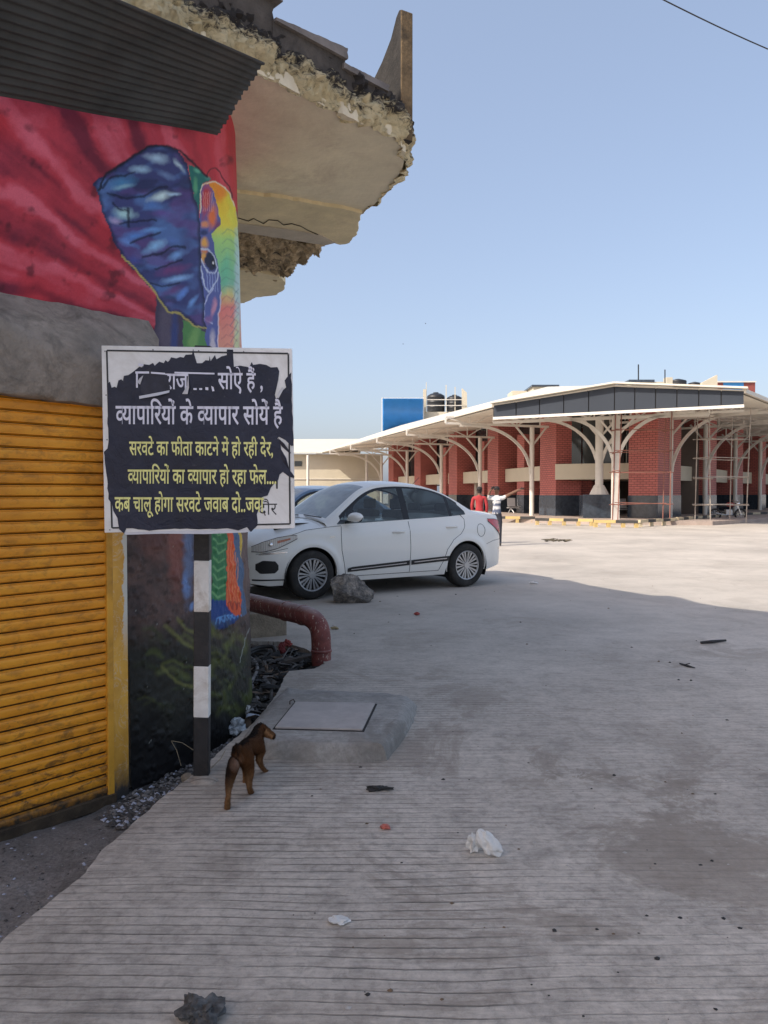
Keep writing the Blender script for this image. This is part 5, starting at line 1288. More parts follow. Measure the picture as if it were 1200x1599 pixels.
rcols = [Vector((14.6, 39.2, 0)), Vector((18.35, 43.9, 0)), Vector((23.3, 51.0, 0)), Vector((27.2, 55.6, 0)), Vector((31.5, 61.5, 0)), Vector((36, 67.5, 0))]
F0 = Vector((5.1, 35.9, 0)); FA = Vector((9.93, 33.2, 0)); F1 = Vector((14.4, 30.8, 0))
PZ = .17
# plinth
pl = [Vector((-9, 74, 0)), Vector((3.4, 44.5, 0)), Vector((5.6, 37.0, 0)), Vector((9.7, 34.3, 0)), Vector((14.3, 33.4, 0)), Vector((19.5, 38.3, 0)), Vector((48, 72, 0)), Vector((48, 90, 0)), Vector((-9, 90, 0))]
b = MB(); b.prism([p+Vector((0, 0, -.25)) for p in pl], (0, 0, PZ+.25)); b.build('plinth', M_PAVE, tm)
# roof
def V3(p, z): return Vector((p.x, p.y, z))
eF0, eFA, eF1 = V3(F0, 5.52), V3(FA, 6.06), V3(F1, 5.52)
LE = V3(F0+LD*47, 5.65); T1 = Vector((10.2, 48.2, 8.05)); T2 = Vector((17.3, 46.5, 7.5)); RLn = Vector((1.7, 76, 8.1)); RE = V3(F1+RD*46, 5.6); RRn = T2+RD*46; RRn.z = 7.5
def sheet(name, polys, m, th):
    bb = MB()
    for P_ in polys:
        n_ = (P_[1]-P_[0]).cross(P_[2]-P_[0]).normalized()
        if n_.z < 0: n_ = -n_
        bb.prism(P_, -n_*th)
    return bb.build(name, m, tm)
sheet('roof', [[eF0, LE, RLn, T1]], M_SHEET, .07); sheet('roof', [[eF0, T1, eFA]], M_SHEET, .07)
sheet('roof', [[eFA, T1, T2]], M_SHEET, .07); sheet('roof', [[eFA, T2, eF1]], M_SHEET, .07); sheet('roof', [[eF1, T2, RRn, RE]], M_SHEET, .07)
sheet('roof', [[T1, RLn, RLn+Vector((12, 3, -.5)), T2]], M_SHEET, .07); sheet('roof', [[T2, RLn+Vector((12, 3, -.5)), RRn]], M_SHEET, .07)
# light soffit sheets close under the roof
Ls = [Vector((8.08, 42, 0)), Vector((-.24, 73.4, 0))]; Rs = [Vector((14.6, 39.2, 0)), Vector((36, 67.5, 0))]
iL0, iL1 = Ls[0]-LO*2.7-LD*1.5, Ls[1]-LO*2.7+LD*4; iR0, iR1 = Rs[0]-RO*2.4-RD*.5, Rs[1]-RO*2.4+RD*8
sheet('soffit', [[V3(F0+LD*.6-LO*.2, 5.40), V3(F0+LD*46, 5.50), V3(iL1, 6.15), V3(iL0, 6.12)]], M_UND, .03)
sheet('soffit', [[V3(F1+RD*.6-RO*.2, 5.42), V3(F1+RD*45, 5.50), V3(iR1, 6.0), V3(iR0, 5.98)]], M_UND, .03)
sheet('soffit', [[V3(F0+Vector((.25, .5, 0)), 5.40), V3(iL0, 6.12), V3(Vector((9.6, 41.8, 0)), 5.98), V3(FA+Vector((.1, .4, 0)), 5.86)]], M_UND, .03)
sheet('soffit', [[V3(FA+Vector((.1, .4, 0)), 5.86), V3(Vector((9.6, 41.8, 0)), 5.98), V3(iR0, 5.98), V3(F1+Vector((.2, .5, 0)), 5.42)]], M_UND, .03)
# eave gutters
b = MB(); b.bar(eF0+Vector((0, 0, -.04)), LE+Vector((0, 0, -.04)), .14, .16); b.build('gutter', M_SHEET, tm)
b = MB(); b.bar(eF1+Vector((0, 0, -.04)), RE+Vector((0, 0, -.04)), .14, .16); b.build('gutter', M_SHEET, tm)
b = MB(); b.bar(eF0+Vector((-.1, -.1, .06)), eFA+Vector((0, -.12, .06)), .5, .07); b.build('fascia_cap', M_SHEET, tm)
b = MB(); b.bar(eFA+Vector((0, -.12, .058)), eF1+Vector((.1, -.1, .058)), .5, .07); b.build('fascia_cap', M_SHEET, tm)
# fascia: one composite panel after another
K = 11; LF = (F1-F0).length; 
def ft(t):   # top of the fascia
    tA = (FA-F0).length/LF
    return 5.47+(5.98-5.47)*(t/tA if t < tA else (1-t)/(1-tA))
def fp(t):
    tA = (FA-F0).length/((FA-F0).length+(F1-FA).length)
    return F0.lerp(FA, t/tA) if t < tA else FA.lerp(F1, (t-tA)/(1-tA))
tA = (FA-F0).length/((FA-F0).length+(F1-FA).length)
ks = [0]+[tA*i/5 for i in range(1, 6)]+[tA+(1-tA)*i/6 for i in range(1, 7)]
b = MB(); 
for a, c in ((0, tA), (tA, 1)):
    b.prism([V3(fp(a), 4.95)+Vector((0, .06, 0)), V3(fp(c), 4.95)+Vector((0, .06, 0)), V3(fp(c), ft(c)-.02)+Vector((0, .06, 0)), V3(fp(a), ft(a)-.02)+Vector((0, .06, 0))], (.02, .08, 0))
b.build('fascia_backing', M_TRIM, tm)
for a, c in zip(ks[:-1], ks[1:]):
    g = .0022; a2, c2 = a+g, c-g; b = MB()
    b.prism([V3(fp(a2), 4.94), V3(fp(c2), 4.94), V3(fp(c2), ft(c2)), V3(fp(a2), ft(a2))], (.02, .04, 0)); b.build('fascia_panel', M_FAS, tm)
for a, c in ((0, tA), (tA, 1)):
    b = MB(); b.bar(V3(fp(a), 4.88), V3(fp(c), 4.88), .12, .12); b.build('fascia_beam', M_STEEL, tm)
# trusses
def truss(col, out, ztop=4.95, zo=5.1, Lout=5.0, Lin=3.2, depth_out=.3, slope=.10):
    bb = MB(); tip = V3(col+out*Lout, zo); inn_ = V3(col-out*Lin, zo-.1); c0 = V3(col, zo-.05)
    up = lambda s: Vector((0, 0, depth_out+slope*s))
    bb.bar(tip, c0, .09, .12); bb.bar(c0, inn_, .09, .12)
    bb.bar(tip+up(0), inn_+up(Lout+Lin)*.98, .09, .10); bb.bar(tip, tip+up(0), .1, .1)
    n_ = 6; ptsl = [tip.lerp(inn_, i/n_) for i in range(n_+1)]; ptsu = [p+up((p-tip).length)*.99 for p in ptsl]
    for i in range(n_):
        bb.bar(ptsl[i+1], ptsu[i+1], .06, .06)
        if i % 2 == 0: bb.bar(ptsu[i], ptsl[i+1], .06, .06)
        else: bb.bar(ptsl[i], ptsu[i+1], .06, .06)
    return bb.build('roof_truss', M_STEEL, tm)
def arch(bb, col, out, z0, z1, reach, r=.075):
    P_ = []
    for i in range(17):
        a = math.pi/2*i/16; P_.append(V3(col+out*(.1+reach*(1-math.cos(a))), z0+(z1-z0)*math.sin(a)))
    for a, c in zip(P_[:-1], P_[1:]):
        e = (c-a).normalized()*.01; bb.bar(a-e, c+e, .09, .15)
    bb.bar(P_[-1], P_[-1]+out*.8, .09, .13)
def column(col, out, ztop, r=.13, reach=3.3, square=False, zb=PZ, zarch=2.45, sides=(1,)):
    bb = MB()
    if square: bb.bar(V3(col, zb), V3(col, ztop), .30, .30, up=(0, 1, 0))
    else: bb.cyl(V3(col, zb), V3(col, ztop), r, 14)
    co = bb.build('canopy_column', M_STEEL, tm, smooth=40)
    for s in sides:
        ab = MB(); arch(ab, col, out*s if isinstance(s, (int, float)) else s, zarch, ztop-.02, reach); ab.build('arch_brace', M_STEEL, co)
    ab = MB(); ab.bar(V3(col-out*.05, ztop-1.0), V3(col-out*.85, ztop-.02), .07, .09); ab.build('strut', M_STEEL, co)
    ab = MB(); ab.bar(V3(col+out*.05, ztop-1.0), V3(col+out*.95, ztop-.02), .07, .09); ab.build('strut', M_STEEL, co)
    return co
for i, c in enumerate(lcols):
    truss(c, LO, zo=5.1); column(c, LO, 5.02)
for i, c in enumerate(rcols):
    truss(c, RO, zo=5.22, slope=.07, Lout=4.6, depth_out=.26); column(c, RO, 5.35, reach=3.2)
# purlins under the canopies
for s in (.6, 1.9, 3.2, 4.5, 5.8, 7.1):
    b = MB(); z = 5.40+s*.10; b.bar(V3(F0-LO*s+LD*(2+s*.3), z), V3(F0-LO*s+LD*46, z+.1), .07, .1); b.build('purlin', M_STEEL, tm)
for s in (.6, 1.9, 3.2, 4.5):
    b = MB(); z = 5.44+s*.07; b.bar(V3(F1-RO*s+RD*(2+s*.3), z), V3(F1-RO*s+RD*45, z+.1), .07, .1); b.build('purlin', M_STEEL, tm)
# front corner: square post with two arches, round post on a granite plinth behind it
cA = Vector((10.75, 35.7, 0)); cB = Vector((10.75, 38.4, 0))
fdir = (F1-F0).normalized()
co = column(cA, fdir, 5.0, square=True, sides=(1, -1), reach=2.5, zarch=2.6)
co = column(cB, fdir, 5.2, r=.2, sides=(-1, 1), reach=3.0, zarch=2.6)
b = MB(); b.box((10.62, 38.4, .75), (1.5, 1.3, 1.16), rz=-.1); b.build('granite_pedestal', M_GRAN, tm, bevel=.02)
b = MB(); b.cyl((10.75, 38.4, 1.33), (10.75, 38.4, 1.8), .5, 12, r1=.25); b.build('pedestal_cone', M_STEEL, tm)
truss(cA, Vector((-fdir.x, -fdir.y, 0)), zo=4.93, Lout=6, Lin=4, depth_out=.35, slope=.05)
# more lattice under the front gable
for s in (1.2, 3.4):
    for (a, c) in ((.03, .5), (.5, .97)):
        p0, p1 = fp(a)+Vector((.5, .86, 0))*s, fp(c)+Vector((.5, .86, 0))*s
        b = MB(); b.bar(V3(p0, 5.0), V3(p1, 5.02), .08, .1); b.bar(V3(p0, 5.4), V3(p1, 5.45), .07, .08)
        for i in range(8):
            q0, q1 = p0.lerp(p1, i/8), p0.lerp(p1, (i+1)/8); b.bar(V3(q0, 5.02 if i % 2 else 5.4), V3(q1, 5.4 if i % 2 else 5.02), .05, .05)
        b.build('roof_truss', M_STEEL, tm)
# brick piers: dark granite foot as a sub-part
def pier(c, run, w, d, ztop=6.15):
    bb = MB(); rz = math.atan2(run.y, run.x); bb.box(V3(c, (1.28+ztop)/2), (w, d, ztop-1.28), rz=rz); o_ = bb.build('brick_pier', M_BRK, tm)
    bb = MB(); bb.box(V3(c, PZ+(1.28-PZ)/2), (w+.05, d+.05, 1.28-PZ+.01), rz=rz); bb.build('granite_foot', M_GRAN, o_)
for k, c in enumerate(lcols):
    q = c-LO*1.75+LD*(.25 if k else .1); pier(q, LD, 1.75 if k else 1.9, 1.5)
pier(Vector((13.35, 38.7, 0)), RD, 1.75, 1.45)
for k, c in enumerate(rcols): pier(c-RO*1.15+RD*(3.0 if k else 2.2), RD, 1.9, 1.4)
# floor edge beams, glazing and the dark hall behind
def run_beam(a, c, z0, z1, th, m, name):
    bb = MB(); bb.bar(V3(a, (z0+z1)/2), V3(c, (z0+z1)/2), th, z1-z0); return bb.build(name, m, tm)
La = lcols[0]-LO*1.9-LD*.3; Ra = rcols[0]-RO*1.3
for k in range(len(lcols)-1):
    a, c = lcols[k]-LO*1.6+LD*1.1, lcols[k+1]-LO*1.6-LD*.75; run_beam(a, c, 2.12, 2.95, .3, M_CREAM, 'floor_beam')
run_beam(Vector((9.2, 41.2, 0)), Vector((12.9, 39.6, 0)), 2.12, 2.95, .3, M_CREAM, 'floor_beam')
run_beam(Vector((13.6, 40.2, 0)), rcols[0]-RO*1.15+RD*1.2, 2.12, 2.95, .3, M_CREAM, 'floor_beam')
for k in range(len(rcols)-1):
    a = rcols[k]-RO*1.15+RD*((3.0 if k else 2.2)+1.0); c = rcols[k+1]-RO*1.15+RD*2.0; run_beam(a, c, 2.12, 2.95, .3, M_CREAM, 'floor_beam')
def pane(a, c, z0, z1, n_):
    for i in range(n_):
        p0, p1 = a.lerp(c, i/n_), a.lerp(c, (i+1)/n_); e = (p1-p0).normalized()*.035
        bb = MB(); bb.bar(V3(p0+e, (z0+z1)/2), V3(p1-e, (z0+z1)/2), .03, z1-z0); o_ = bb.build('window_pane', M_GLAS, tm)
Li = [c-LO*2.6 for c in lcols]
for k in range(len(lcols)-1): pane(Li[k], Li[k+1], 2.97, 6.1, 4)
pane(Vector((9.6, 41.8, 0)), Vector((14.0, 41.0, 0)), 2.97, 5.95, 4)
Ri = [c-RO*2.3 for c in rcols]
pane(Vector((14.0, 41.0, 0)), Ri[0], 2.97, 5.95, 2)
for k in range(len(rcols)-1): pane(Ri[k], Ri[k+1], 2.97, 5.95, 4)
b = MB(); pw = [Li[0]-LO*5+LD*2, Li[4]-LO*5]; b.bar(V3(pw[0], 3), V3(pw[1], 3), .2, 5.6); b.build('hall_wall', M_INTW, tm)
b = MB(); b.bar(V3(Ri[0]-RO*4, 3), V3(Ri[5]-RO*4, 3), .2, 5.6); b.build('hall_wall', M_INTW, tm)
b = MB(); b.bar((13, 47, 2.6), (18.5, 45.2, 2.6), .2, 5.4); b.build('hall_wall', M_INTW, tm)
b = MB(); b.prism([V3(p, 2.1) for p in (Li[0], Li[4], Li[4]-LO*8, Vector((18, 46, 0)), Ri[5]-RO*4, Ri[5], Ri[0], Vector((14, 41, 0)), Vector((9.6, 41.8, 0)))], (0, 0, .02)); b.build('hall_ceiling', M_CREAM, tm)
for (x, y) in ((10.9, 42.9), (12.4, 46), (8.9, 47.5), (7.3, 54), (5.2, 61)): pier(Vector((x, y, 0)), LD, 1.0, 1.0, 5.0)
# far left end wing
b = MB(); e0, e1 = at_y(430, 700, 79), at_y(597, 700, 79); b.prism([V3(e0, -.2), V3(e1, -.2), V3(e1, 5.4), V3(e0, 5.4)], (0, 9, 0)); b.build('end_wing', M_CREAM, tm)
for v_ in (748, 762):
    b = MB(); z = at_y(500, v_, 79).z; b.bar(V3(e0+Vector((0, -.05, 0)), z), V3(e1+Vector((0, -.05, 0)), z), .08, .07); b.build('string_course', M_STEEL, tm)
b = MB(); q = at_y(466, 724, 78.95); b.box(q, (.75, .08, .52)); b.build('vent_window', M_GLAS, tm)
b = MB(); g0, g1 = at_y(430, 683, 80), at_y(565, 682.5, 80); b.prism([V3(e0, 5.42)+Vector((0, -1, 0)), V3(e1, 5.42)+Vector((-2.2, -1, 0)), g1+Vector((0, 4, 0)), g0+Vector((0, 4, 0))], (0, 0, .1)); b.build('wing_roof', M_SHEET, tm)
for u in (481, 573):
    b = MB(); q = at_y(u, 700, 77); b.cyl(V3(q, 0), V3(q, 5.2), .14, 10); b.build('canopy_column', M_STEEL, tm, smooth=40)
b = MB(); w0, w1 = at_y(430, 770, 75), at_y(596, 770, 75); b.bar(V3(w0, .9), V3(w1, .9), .2, 1.8)
o = b.build('boundary_wall', M_CREAM); tag(o, 'low cream boundary wall beyond the parked cars, below the far wing', 'wall')

# rooftop things ---------------------------------------------------
M_BLUE = mat('blue_sheet', (.04, .24, .55), .45, .08, 1.2, 0)
M_TANK = mat('water_tank_black', (.018, .020, .024), .5, .2, 3, 0)
def rbox(name, u0, u1, vt, vb, Y, dep, m, parent=None, rz=0, **kw):
    a, c = at_y(u0, vt, Y), at_y(u1, vb, Y); bb = MB(); bb.box(((a.x+c.x)/2, Y+dep/2, (a.z+c.z)/2), (abs(c.x-a.x), dep, abs(a.z-c.z)), rz=rz)
    o_ = bb.build(name, m, parent, bevel=.02); return tag(o_, **kw) if kw else o_
rbox('stair_tower', 655, 737, 643, 700, 78, 8, M_CREAM, label='cream stair block carrying the water tanks behind the left roof', cat='rooftop block')
h = thing('sheet_hoarding', 'bright blue corrugated sheet screen standing on the roof at left', 'screen', at_y(628, 670, 77))
b = MB(); a = at_y(598, 622, 77); c = at_y(661, 621, 77); zb = at_y(620, 672, 77).z-1.5
NWV = 40
b.grid(lambda s, z: (a.x+(c.x-a.x)*s, 77+.10*math.sin(2*math.pi*s*NWV), zb+(a.z-zb)*z), [i/(NWV*4) for i in range(NWV*4+1)], [0, 1]); sh_ = b.build('sheet', M_BLUE, h, smooth=180); sh_.modifiers.new('s', 'SOLIDIFY').thickness = .03
for xx in (a.x-.05, c.x+.05):
    b = MB(); b.bar((xx, 77.1, zb), (xx, 77.1, a.z+.1), .12, .12, up=(0, 1, 0)); b.build('frame_post', M_STEEL, h)
b = MB(); b.bar((a.x, 77.15, a.z+.03), (c.x, 77.15, a.z+.03), .12, .1); b.build('top_rail', M_STEEL, h)
def tank(u0, u1, vt, vb, Y, label, group):
    a, c = at_y(u0, vt, Y), at_y(u1, vb, Y); r = (c.x-a.x)/2; cx_ = (a.x+c.x)/2; z0, z1 = c.z, a.z; hh = z1-z0
    t = thing('water_tank', label, 'water tank', (cx_, Y+r, z0), group); bb = MB()
    prof = [(0, .0), (1, .0), (1, .18), (1.03, .2), (1, .22), (1, .44), (1.03, .46), (1, .48), (1, .7), (1.03, .72), (1, .74), (.98, .82), (.6, .93), (.3, .95), (.3, 1.0), (0, 1.0)]
    bb.grid(lambda a_, k: (cx_+r*prof[k][0]*math.cos(a_), Y+r+r*prof[k][0]*math.sin(a_), z0+hh*prof[k][1]), [2*math.pi*i/20 for i in range(20)], list(range(len(prof))), closed=True)
    bb.build('tank_body', M_TANK, t, smooth=40); return t
tank(668, 696, 611, 641, 79, 'large black water tank on the cream block, left one', 'rooftop water tanks')
tank(699, 723, 615, 641, 79, 'smaller black water tank behind railings, right of the large one', 'rooftop water tanks')
tank(1051, 1077, 590, 606, 60, 'black water tank next to the white wedge shaped wall', 'rooftop water tanks')
tank(1079, 1099, 595, 607, 60, 'low black water tank touching the white wedge shaped wall', 'rooftop water tanks')
def post(name, u, vt, vb, Y, w, m, label, cat_, group=None):
    a, c = at_y(u, vt, Y), at_y(u, vb, Y); bb = MB(); bb.bar(c, a, w, w, up=(0, 1, 0)); o_ = bb.build(name, m); return tag(o_, label, cat_, group)
for u, vt, w, lab in ((663.5, 608, .30, 'short white concrete post left of the large tank'), (697, 601, .08, 'thin rod rising between the two tanks'), (711, 604, .08, 'thin rod in front of the smaller tank'), (666, 597, .06, 'thin rod above the short white post')):
    post('roof_post', u, vt, 643, 77.9, w, M_CREAM, lab, 'post', 'posts around the left water tanks')
bb = MB(); a = at_y(722, 606, 78.2); c = at_y(730, 643, 78.2); d_ = at_y(722.5, 643, 78.2); e_ = at_y(729.5, 613, 78.2); bb.prism([a, d_, c, e_], (0, .5, 0)); tag(bb.build('parapet_wedge', M_CREAM), 'narrow white wedge of wall right of the smaller tank', 'wall')
bb = MB()
for v_ in (624, 633): bb.bar(at_y(664, v_, 77.8), at_y(722, v_, 77.8), .07, .07)
tag(bb.build('tank_railing', M_STEEL), 'two thin horizontal rails in front of the left water tanks', 'railing')
rbox('roof_cabin', 833, 872, 603, 625, 54, 5, M_CREAM, label='cream rooftop box with thin dark cap, left of centre', cat='rooftop block')
rbox('cabin_cap', 831, 874, 600.5, 603.5, 53.8, 5.4, M_GRAN, label='thin dark cap slab on the left rooftop box', cat='cap')
rbox('roof_parapet', 872, 934, 605, 622, 55, 2, M_CREAM, label='long low cream parapet between the two capped rooftop boxes', cat='parapet')
rbox('roof_parapet', 800, 833, 610, 628, 56, 2, M_CREAM, label='short low cream parapet at the far left of the upper roof', cat='parapet')
rbox('roof_cabin', 984, 1040, 596, 615, 54, 5, M_CREAM, label='cream rooftop box with dark ribbed cap, right of centre', cat='rooftop block')
rbox('cabin_cap', 983, 1023, 592.5, 596.5, 53.8, 5.4, M_GRAN, label='dark ribbed cap slab on the right rooftop box', cat='cap')
post('antenna_rod', 997.5, 569, 594, 54, .07, M_TANK, 'tall thin rod on the right capped rooftop box', 'rod'); post('antenna_rod', 1039, 577, 598, 54, .06, M_TANK, 'shorter thin rod beside the white stub wall', 'rod')
rbox('stub_wall', 1041, 1051, 589, 612, 59, .6, M_CREAM, label='white stub wall left of the black tanks', cat='wall')
bb = MB(); bb.prism([at_y(1097, 606, 59.5), at_y(1121, 607, 59.5), at_y(1121, 585, 59.5), at_y(1098, 597, 59.5)], (0, .5, 0)); tag(bb.build('parapet_wedge', M_CREAM), 'big white wedge shaped wall right of the black tanks', 'wall')
M_RSH = mat('red_sheet', (.22, .055, .045), .6, .15, 1, 0)
hh = thing('rooftop_sheet_cabin', 'blue and dark red corrugated sheet cabin on the roof at right', 'cabin', at_y(1150, 612, 64))
for u0, u1, m_ in ((1121.5, 1130, M_RSH), (1130, 1162, M_BLUE), (1162, 1180, M_RSH)): rbox('sheet_panel', u0, u1, 596.5, 618, 64, 4, m_, hh)
bb = MB(); bb.bar(at_y(1121, 596, 63.9), at_y(1181, 596, 63.9), .1, .1); bb.build('top_rail', M_STEEL, hh)

# ---------------------------------------------------------------- scaffolds
M_SC = mat('scaffold_rust', (.24, .10, .075), .8, .3, 3, 0); M_SCW = mat('scaffold_whitewashed', (.34, .30, .26), .8, .3, 3, 0)
def scaffold(name, label, c, w, d, hs, rz, m, group, levels):
    s = thing(name, label, 'scaffold', c, group); M_ = Matrix.Rotation(rz, 3, 'Z')
    P_ = [Vector(c)+M_@Vector(q) for q in ((-w/2, -d/2, 0), (w/2, -d/2, 0), (w/2, d/2, 0), (-w/2, d/2, 0))]; rr = random.Random(len(label))
    for p, h_ in zip(P_, hs):
        lean = Vector((rr.uniform(-.12, .12), rr.uniform(-.1, .1), 0)); b_ = MB(); b_.tube([p, p+lean*.5+Vector((0, 0, h_*.5)), p+lean+Vector((0, 0, h_))], .026, 6); b_.build('pole', m, s)
    for z in levels:
        for i in range(4):
            a, c_ = P_[i], P_[(i+1) % 4]; e = (c_-a).normalized()*.15; b_ = MB(); b_.tube([a-e+Vector((0, 0, z+rr.uniform(-.06, .06))), c_+e+Vector((0, 0, z+rr.uniform(-.06, .06)))], .020, 6); b_.build('ledger', m, s)
    return s
scaffold('scaffold', 'rust red pole scaffold around the square corner post', (11.7, 35.0, PZ), 2.3, 1.0, (5.2, 5.3, 5.6, 5.0), -.05, M_SC, 'pole scaffolds at the terminal', (.75, 2.2, 3.1, 4.1, 5.0))
scaffold('scaffold', 'pale whitewashed pole scaffold behind the parked motorcycle', (15.6, 35.6, 0), 1.9, 1.1, (5.1, 5.3, 5.0, 5.2), .25, M_SCW, 'pole scaffolds at the terminal', (.85, 2.1, 3.0, 3.9, 4.8))
# hanging cloth bits on the first scaffold
# ---------------------------------------------------------------- kerb rails
M_KY = mat('kerb_yellow', (.52, .38, .15), .7, .15, 3, 0, dirt=(.45, .36, .22), dirtamt=.5); M_KB = mat('kerb_black', (.04, .038, .036), .7, .2, 3, 0)
M_KW = mat('kerb_pale', (.50, .42, .28), .8, .15, 3, 0)
def rail(p0, p1, label, seg=.62, z=.24, legs=3, first=0, mats=None):
    mats = mats or (M_KY, M_KB); t = thing('kerb_rail', label, 'kerb', p0, 'yellow and black kerb rails before the terminal'); L_ = (p1-p0).length; n_ = max(2, int(L_/seg))
    for i in range(n_):
        a, c = p0.lerp(p1, i/n_), p0.lerp(p1, (i+1)/n_); bb_ = MB(); bb_.bar(V3(a, z), V3(c, z), .16, .12); bb_.build('painted_band', mats[(i+first) % 2], t)
    for i in range(legs+1):
        q = p0.lerp(p1, (i+.12*(1 if i == 0 else -1 if i == legs else 0))/legs); bb_ = MB(); bb_.bar(V3(q, -.01), V3(q, z-.061), .14, .14, up=(0, 1, 0)); bb_.build('leg', mats[0], t)
G = lambda u, v, z=.24: (lambda p: Vector((p.x, p.y, 0)))(at_z(u, v, z))
rail(G(700, 807.5), G(836, 808.5), 'yellow and black kerb rail right behind the white sedan', legs=5)
rail(G(837, 811), G(927, 812.5), 'yellow and black kerb rail in front of the blue granite pier', legs=4, first=1)
rail(G(928, 814), G(997, 814.8), 'yellow and black kerb rail at the foot of the square corner post', legs=3)
rail(G(998, 814), G(1056, 811), 'yellow and black kerb rail under the rust red scaffold', legs=3, mats=(M_KW, M_KB))
rail(G(1058, 810), G(1122, 805.5), 'pale and black kerb rail beneath the motorcycle', legs=3, mats=(M_KW, M_KB))
rail(G(1123, 804), G(1240, 799), 'pale and black kerb rail at the right edge of the view', legs=5, mats=(M_KW, M_KB), seg=1.0)
# ---------------------------------------------------------------- waiting chairs and a truck seen through the bays
M_SST = mat('steel_chair', (.55, .55, .55), .35, .05, 3, 0, metallic=.4)
def bench(x, y, n_, lab):
    t = thing('waiting_chairs', lab, 'chairs', (x, y, PZ), 'rows of steel waiting chairs inside the terminal'); bb_ = MB(); bb_.bar((x, y, PZ+.33), (x+n_*.62, y, PZ+.33), .06, .06); bb_.build('beam', M_SST, t)
    for i in range(n_):
        xx = x+.31+i*.62; bb_ = MB(); bb_.box((xx, y-.02, PZ+.42), (.5, .45, .03)); bb_.box((xx, y+.24, PZ+.68), (.5, .03, .5), M=Matrix.Rotation(R(-12), 3, 'X')); bb_.build('seat', M_SST, t, bevel=.01)
    for i in range(2):
        xx = x+.25+i*(n_*.62-.5); bb_ = MB(); bb_.tube([(xx-.2, y-.25, PZ+.02), (xx, y-.03, PZ+.30), (xx+.03, y+.06, PZ+.3), (xx+.22, y+.28, PZ+.02)], .028, 6); bb_.tube([(xx+.15, y-.28, PZ+.02), (xx, y, PZ+.3)], .028, 6); bb_.build('leg', M_SST, t)
bench(7.6, 47.5, 3, 'steel waiting chairs below the truck window opening'); bench(9.2, 42.6, 2, 'steel waiting chairs left of the granite pedestal'); bench(12.3, 42.5, 3, 'steel waiting chairs behind the rust red scaffold')
tr = thing('truck', 'pale cream truck body seen through the open bay', 'truck', (9.7, 60, 0))
b = MB(); b.box((10.6, 58, 1.75), (4.6, 2.2, 1.7)); b.build('cargo_body', mat('truck_cream', (.60, .50, .30), .6, .05, 1, 0), tr, bevel=.05)
b = MB(); b.box((10.6, 56.86, 2.3), (4.2, .04, .42)); b.build('white_band', M_SHEET, tr)
for x_ in (9.6, 11.2):
    b = MB(); b.box((x_, 56.85, 1.5), (.7, .05, .45)); b.build('window', M_GLAS, tr)
for x_ in (9.0, 12.2):
    b = MB(); b.cyl((x_, 57, .45), (x_, 56.7, .45), .45, 18); b.build('wheel', M_TYRE, tr)
b = MB(); b.box((7.5, 58, 1.25), (1.5, 2.1, 1.9)); b.build('cab', M_SHEET, tr, bevel=.08)
# ---------------------------------------------------------------- parked motorcycle
mc = thing('motorcycle', 'dark motorcycle with red tank parked at the kerb beside a brick pier', 'motorcycle', (17.4, 38.6, 0))
def mp(x, y, z): return Vector((17.4+x, 38.9+y*.2, z+.02))
for x_ in (-.62, .66):
    b = MB(); b.tube([mp(x_+.27*math.cos(R(a)), 0, .30+.27*math.sin(R(a))) for a in range(0, 361, 18)], .045, 8); w_ = b.build('wheel', M_TYRE, mc, smooth=60)
    b = MB()
    for a in range(0, 360, 36): b.bar(mp(x_, 0, .30), mp(x_+.25*math.cos(R(a)), 0, .30+.25*math.sin(R(a))), .015, .015)
    b.cyl(mp(x_, -.3, .30), mp(x_, .3, .30), .05, 10); b.build('spokes', M_RIM, w_)
b = MB(); b.tube([mp(-.62, 0, .30), mp(-.25, 0, .38), mp(.1, 0, .36), mp(.30, 0, .75), mp(.42, 0, .88)], .03, 6); b.tube([mp(-.62, 0, .30), mp(-.45, 0, .68), mp(.3, 0, .72)], .025, 6); b.build('frame', M_TRIM, mc)
b = MB(); b.tube([mp(.66, -.3, .30), mp(.44, -.3, .88)], .028, 6); b.tube([mp(.66, .3, .30), mp(.44, .3, .88)], .028, 6); b.build('fork', M_CHR, mc)
b = MB(); b.sphere(mp(.14, 0, .80), .2, 12, 8, sc_=(1.25, .6, .6)); b.build('tank', mat('tank_red', (.25, .02, .02), .3, .1, 3, 0), mc, smooth=80)
b = MB(); b.sphere(mp(-.34, 0, .80), .2, 12, 8, sc_=(1.9, .6, .3)); b.build('saddle', M_TRIM, mc, smooth=80)
b = MB(); b.box(mp(.05, 0, .42), (.32, .25, .26)); b.tube([mp(.2, -.7, .3), mp(-.2, -.7, .28), mp(-.7, -.8, .38)], .035, 8); b.build('engine', M_RIM, mc, bevel=.02)
b = MB(); b.tube([mp(.36, -1.6, 1.02), mp(.42, -.5, .95), mp(.42, .5, .95), mp(.36, 1.6, 1.02)], .016, 6); b.build('handlebar', M_CHR, mc)
b = MB(); b.sphere(mp(.54, 0, .84), .085, 10, 7); b.build('headlight', M_CHR, mc, smooth=80)
b = MB(); b.bar(mp(-.1, -1, .02), mp(-.05, -.4, .34), .03, .03); b.build('stand', M_TRIM, mc)
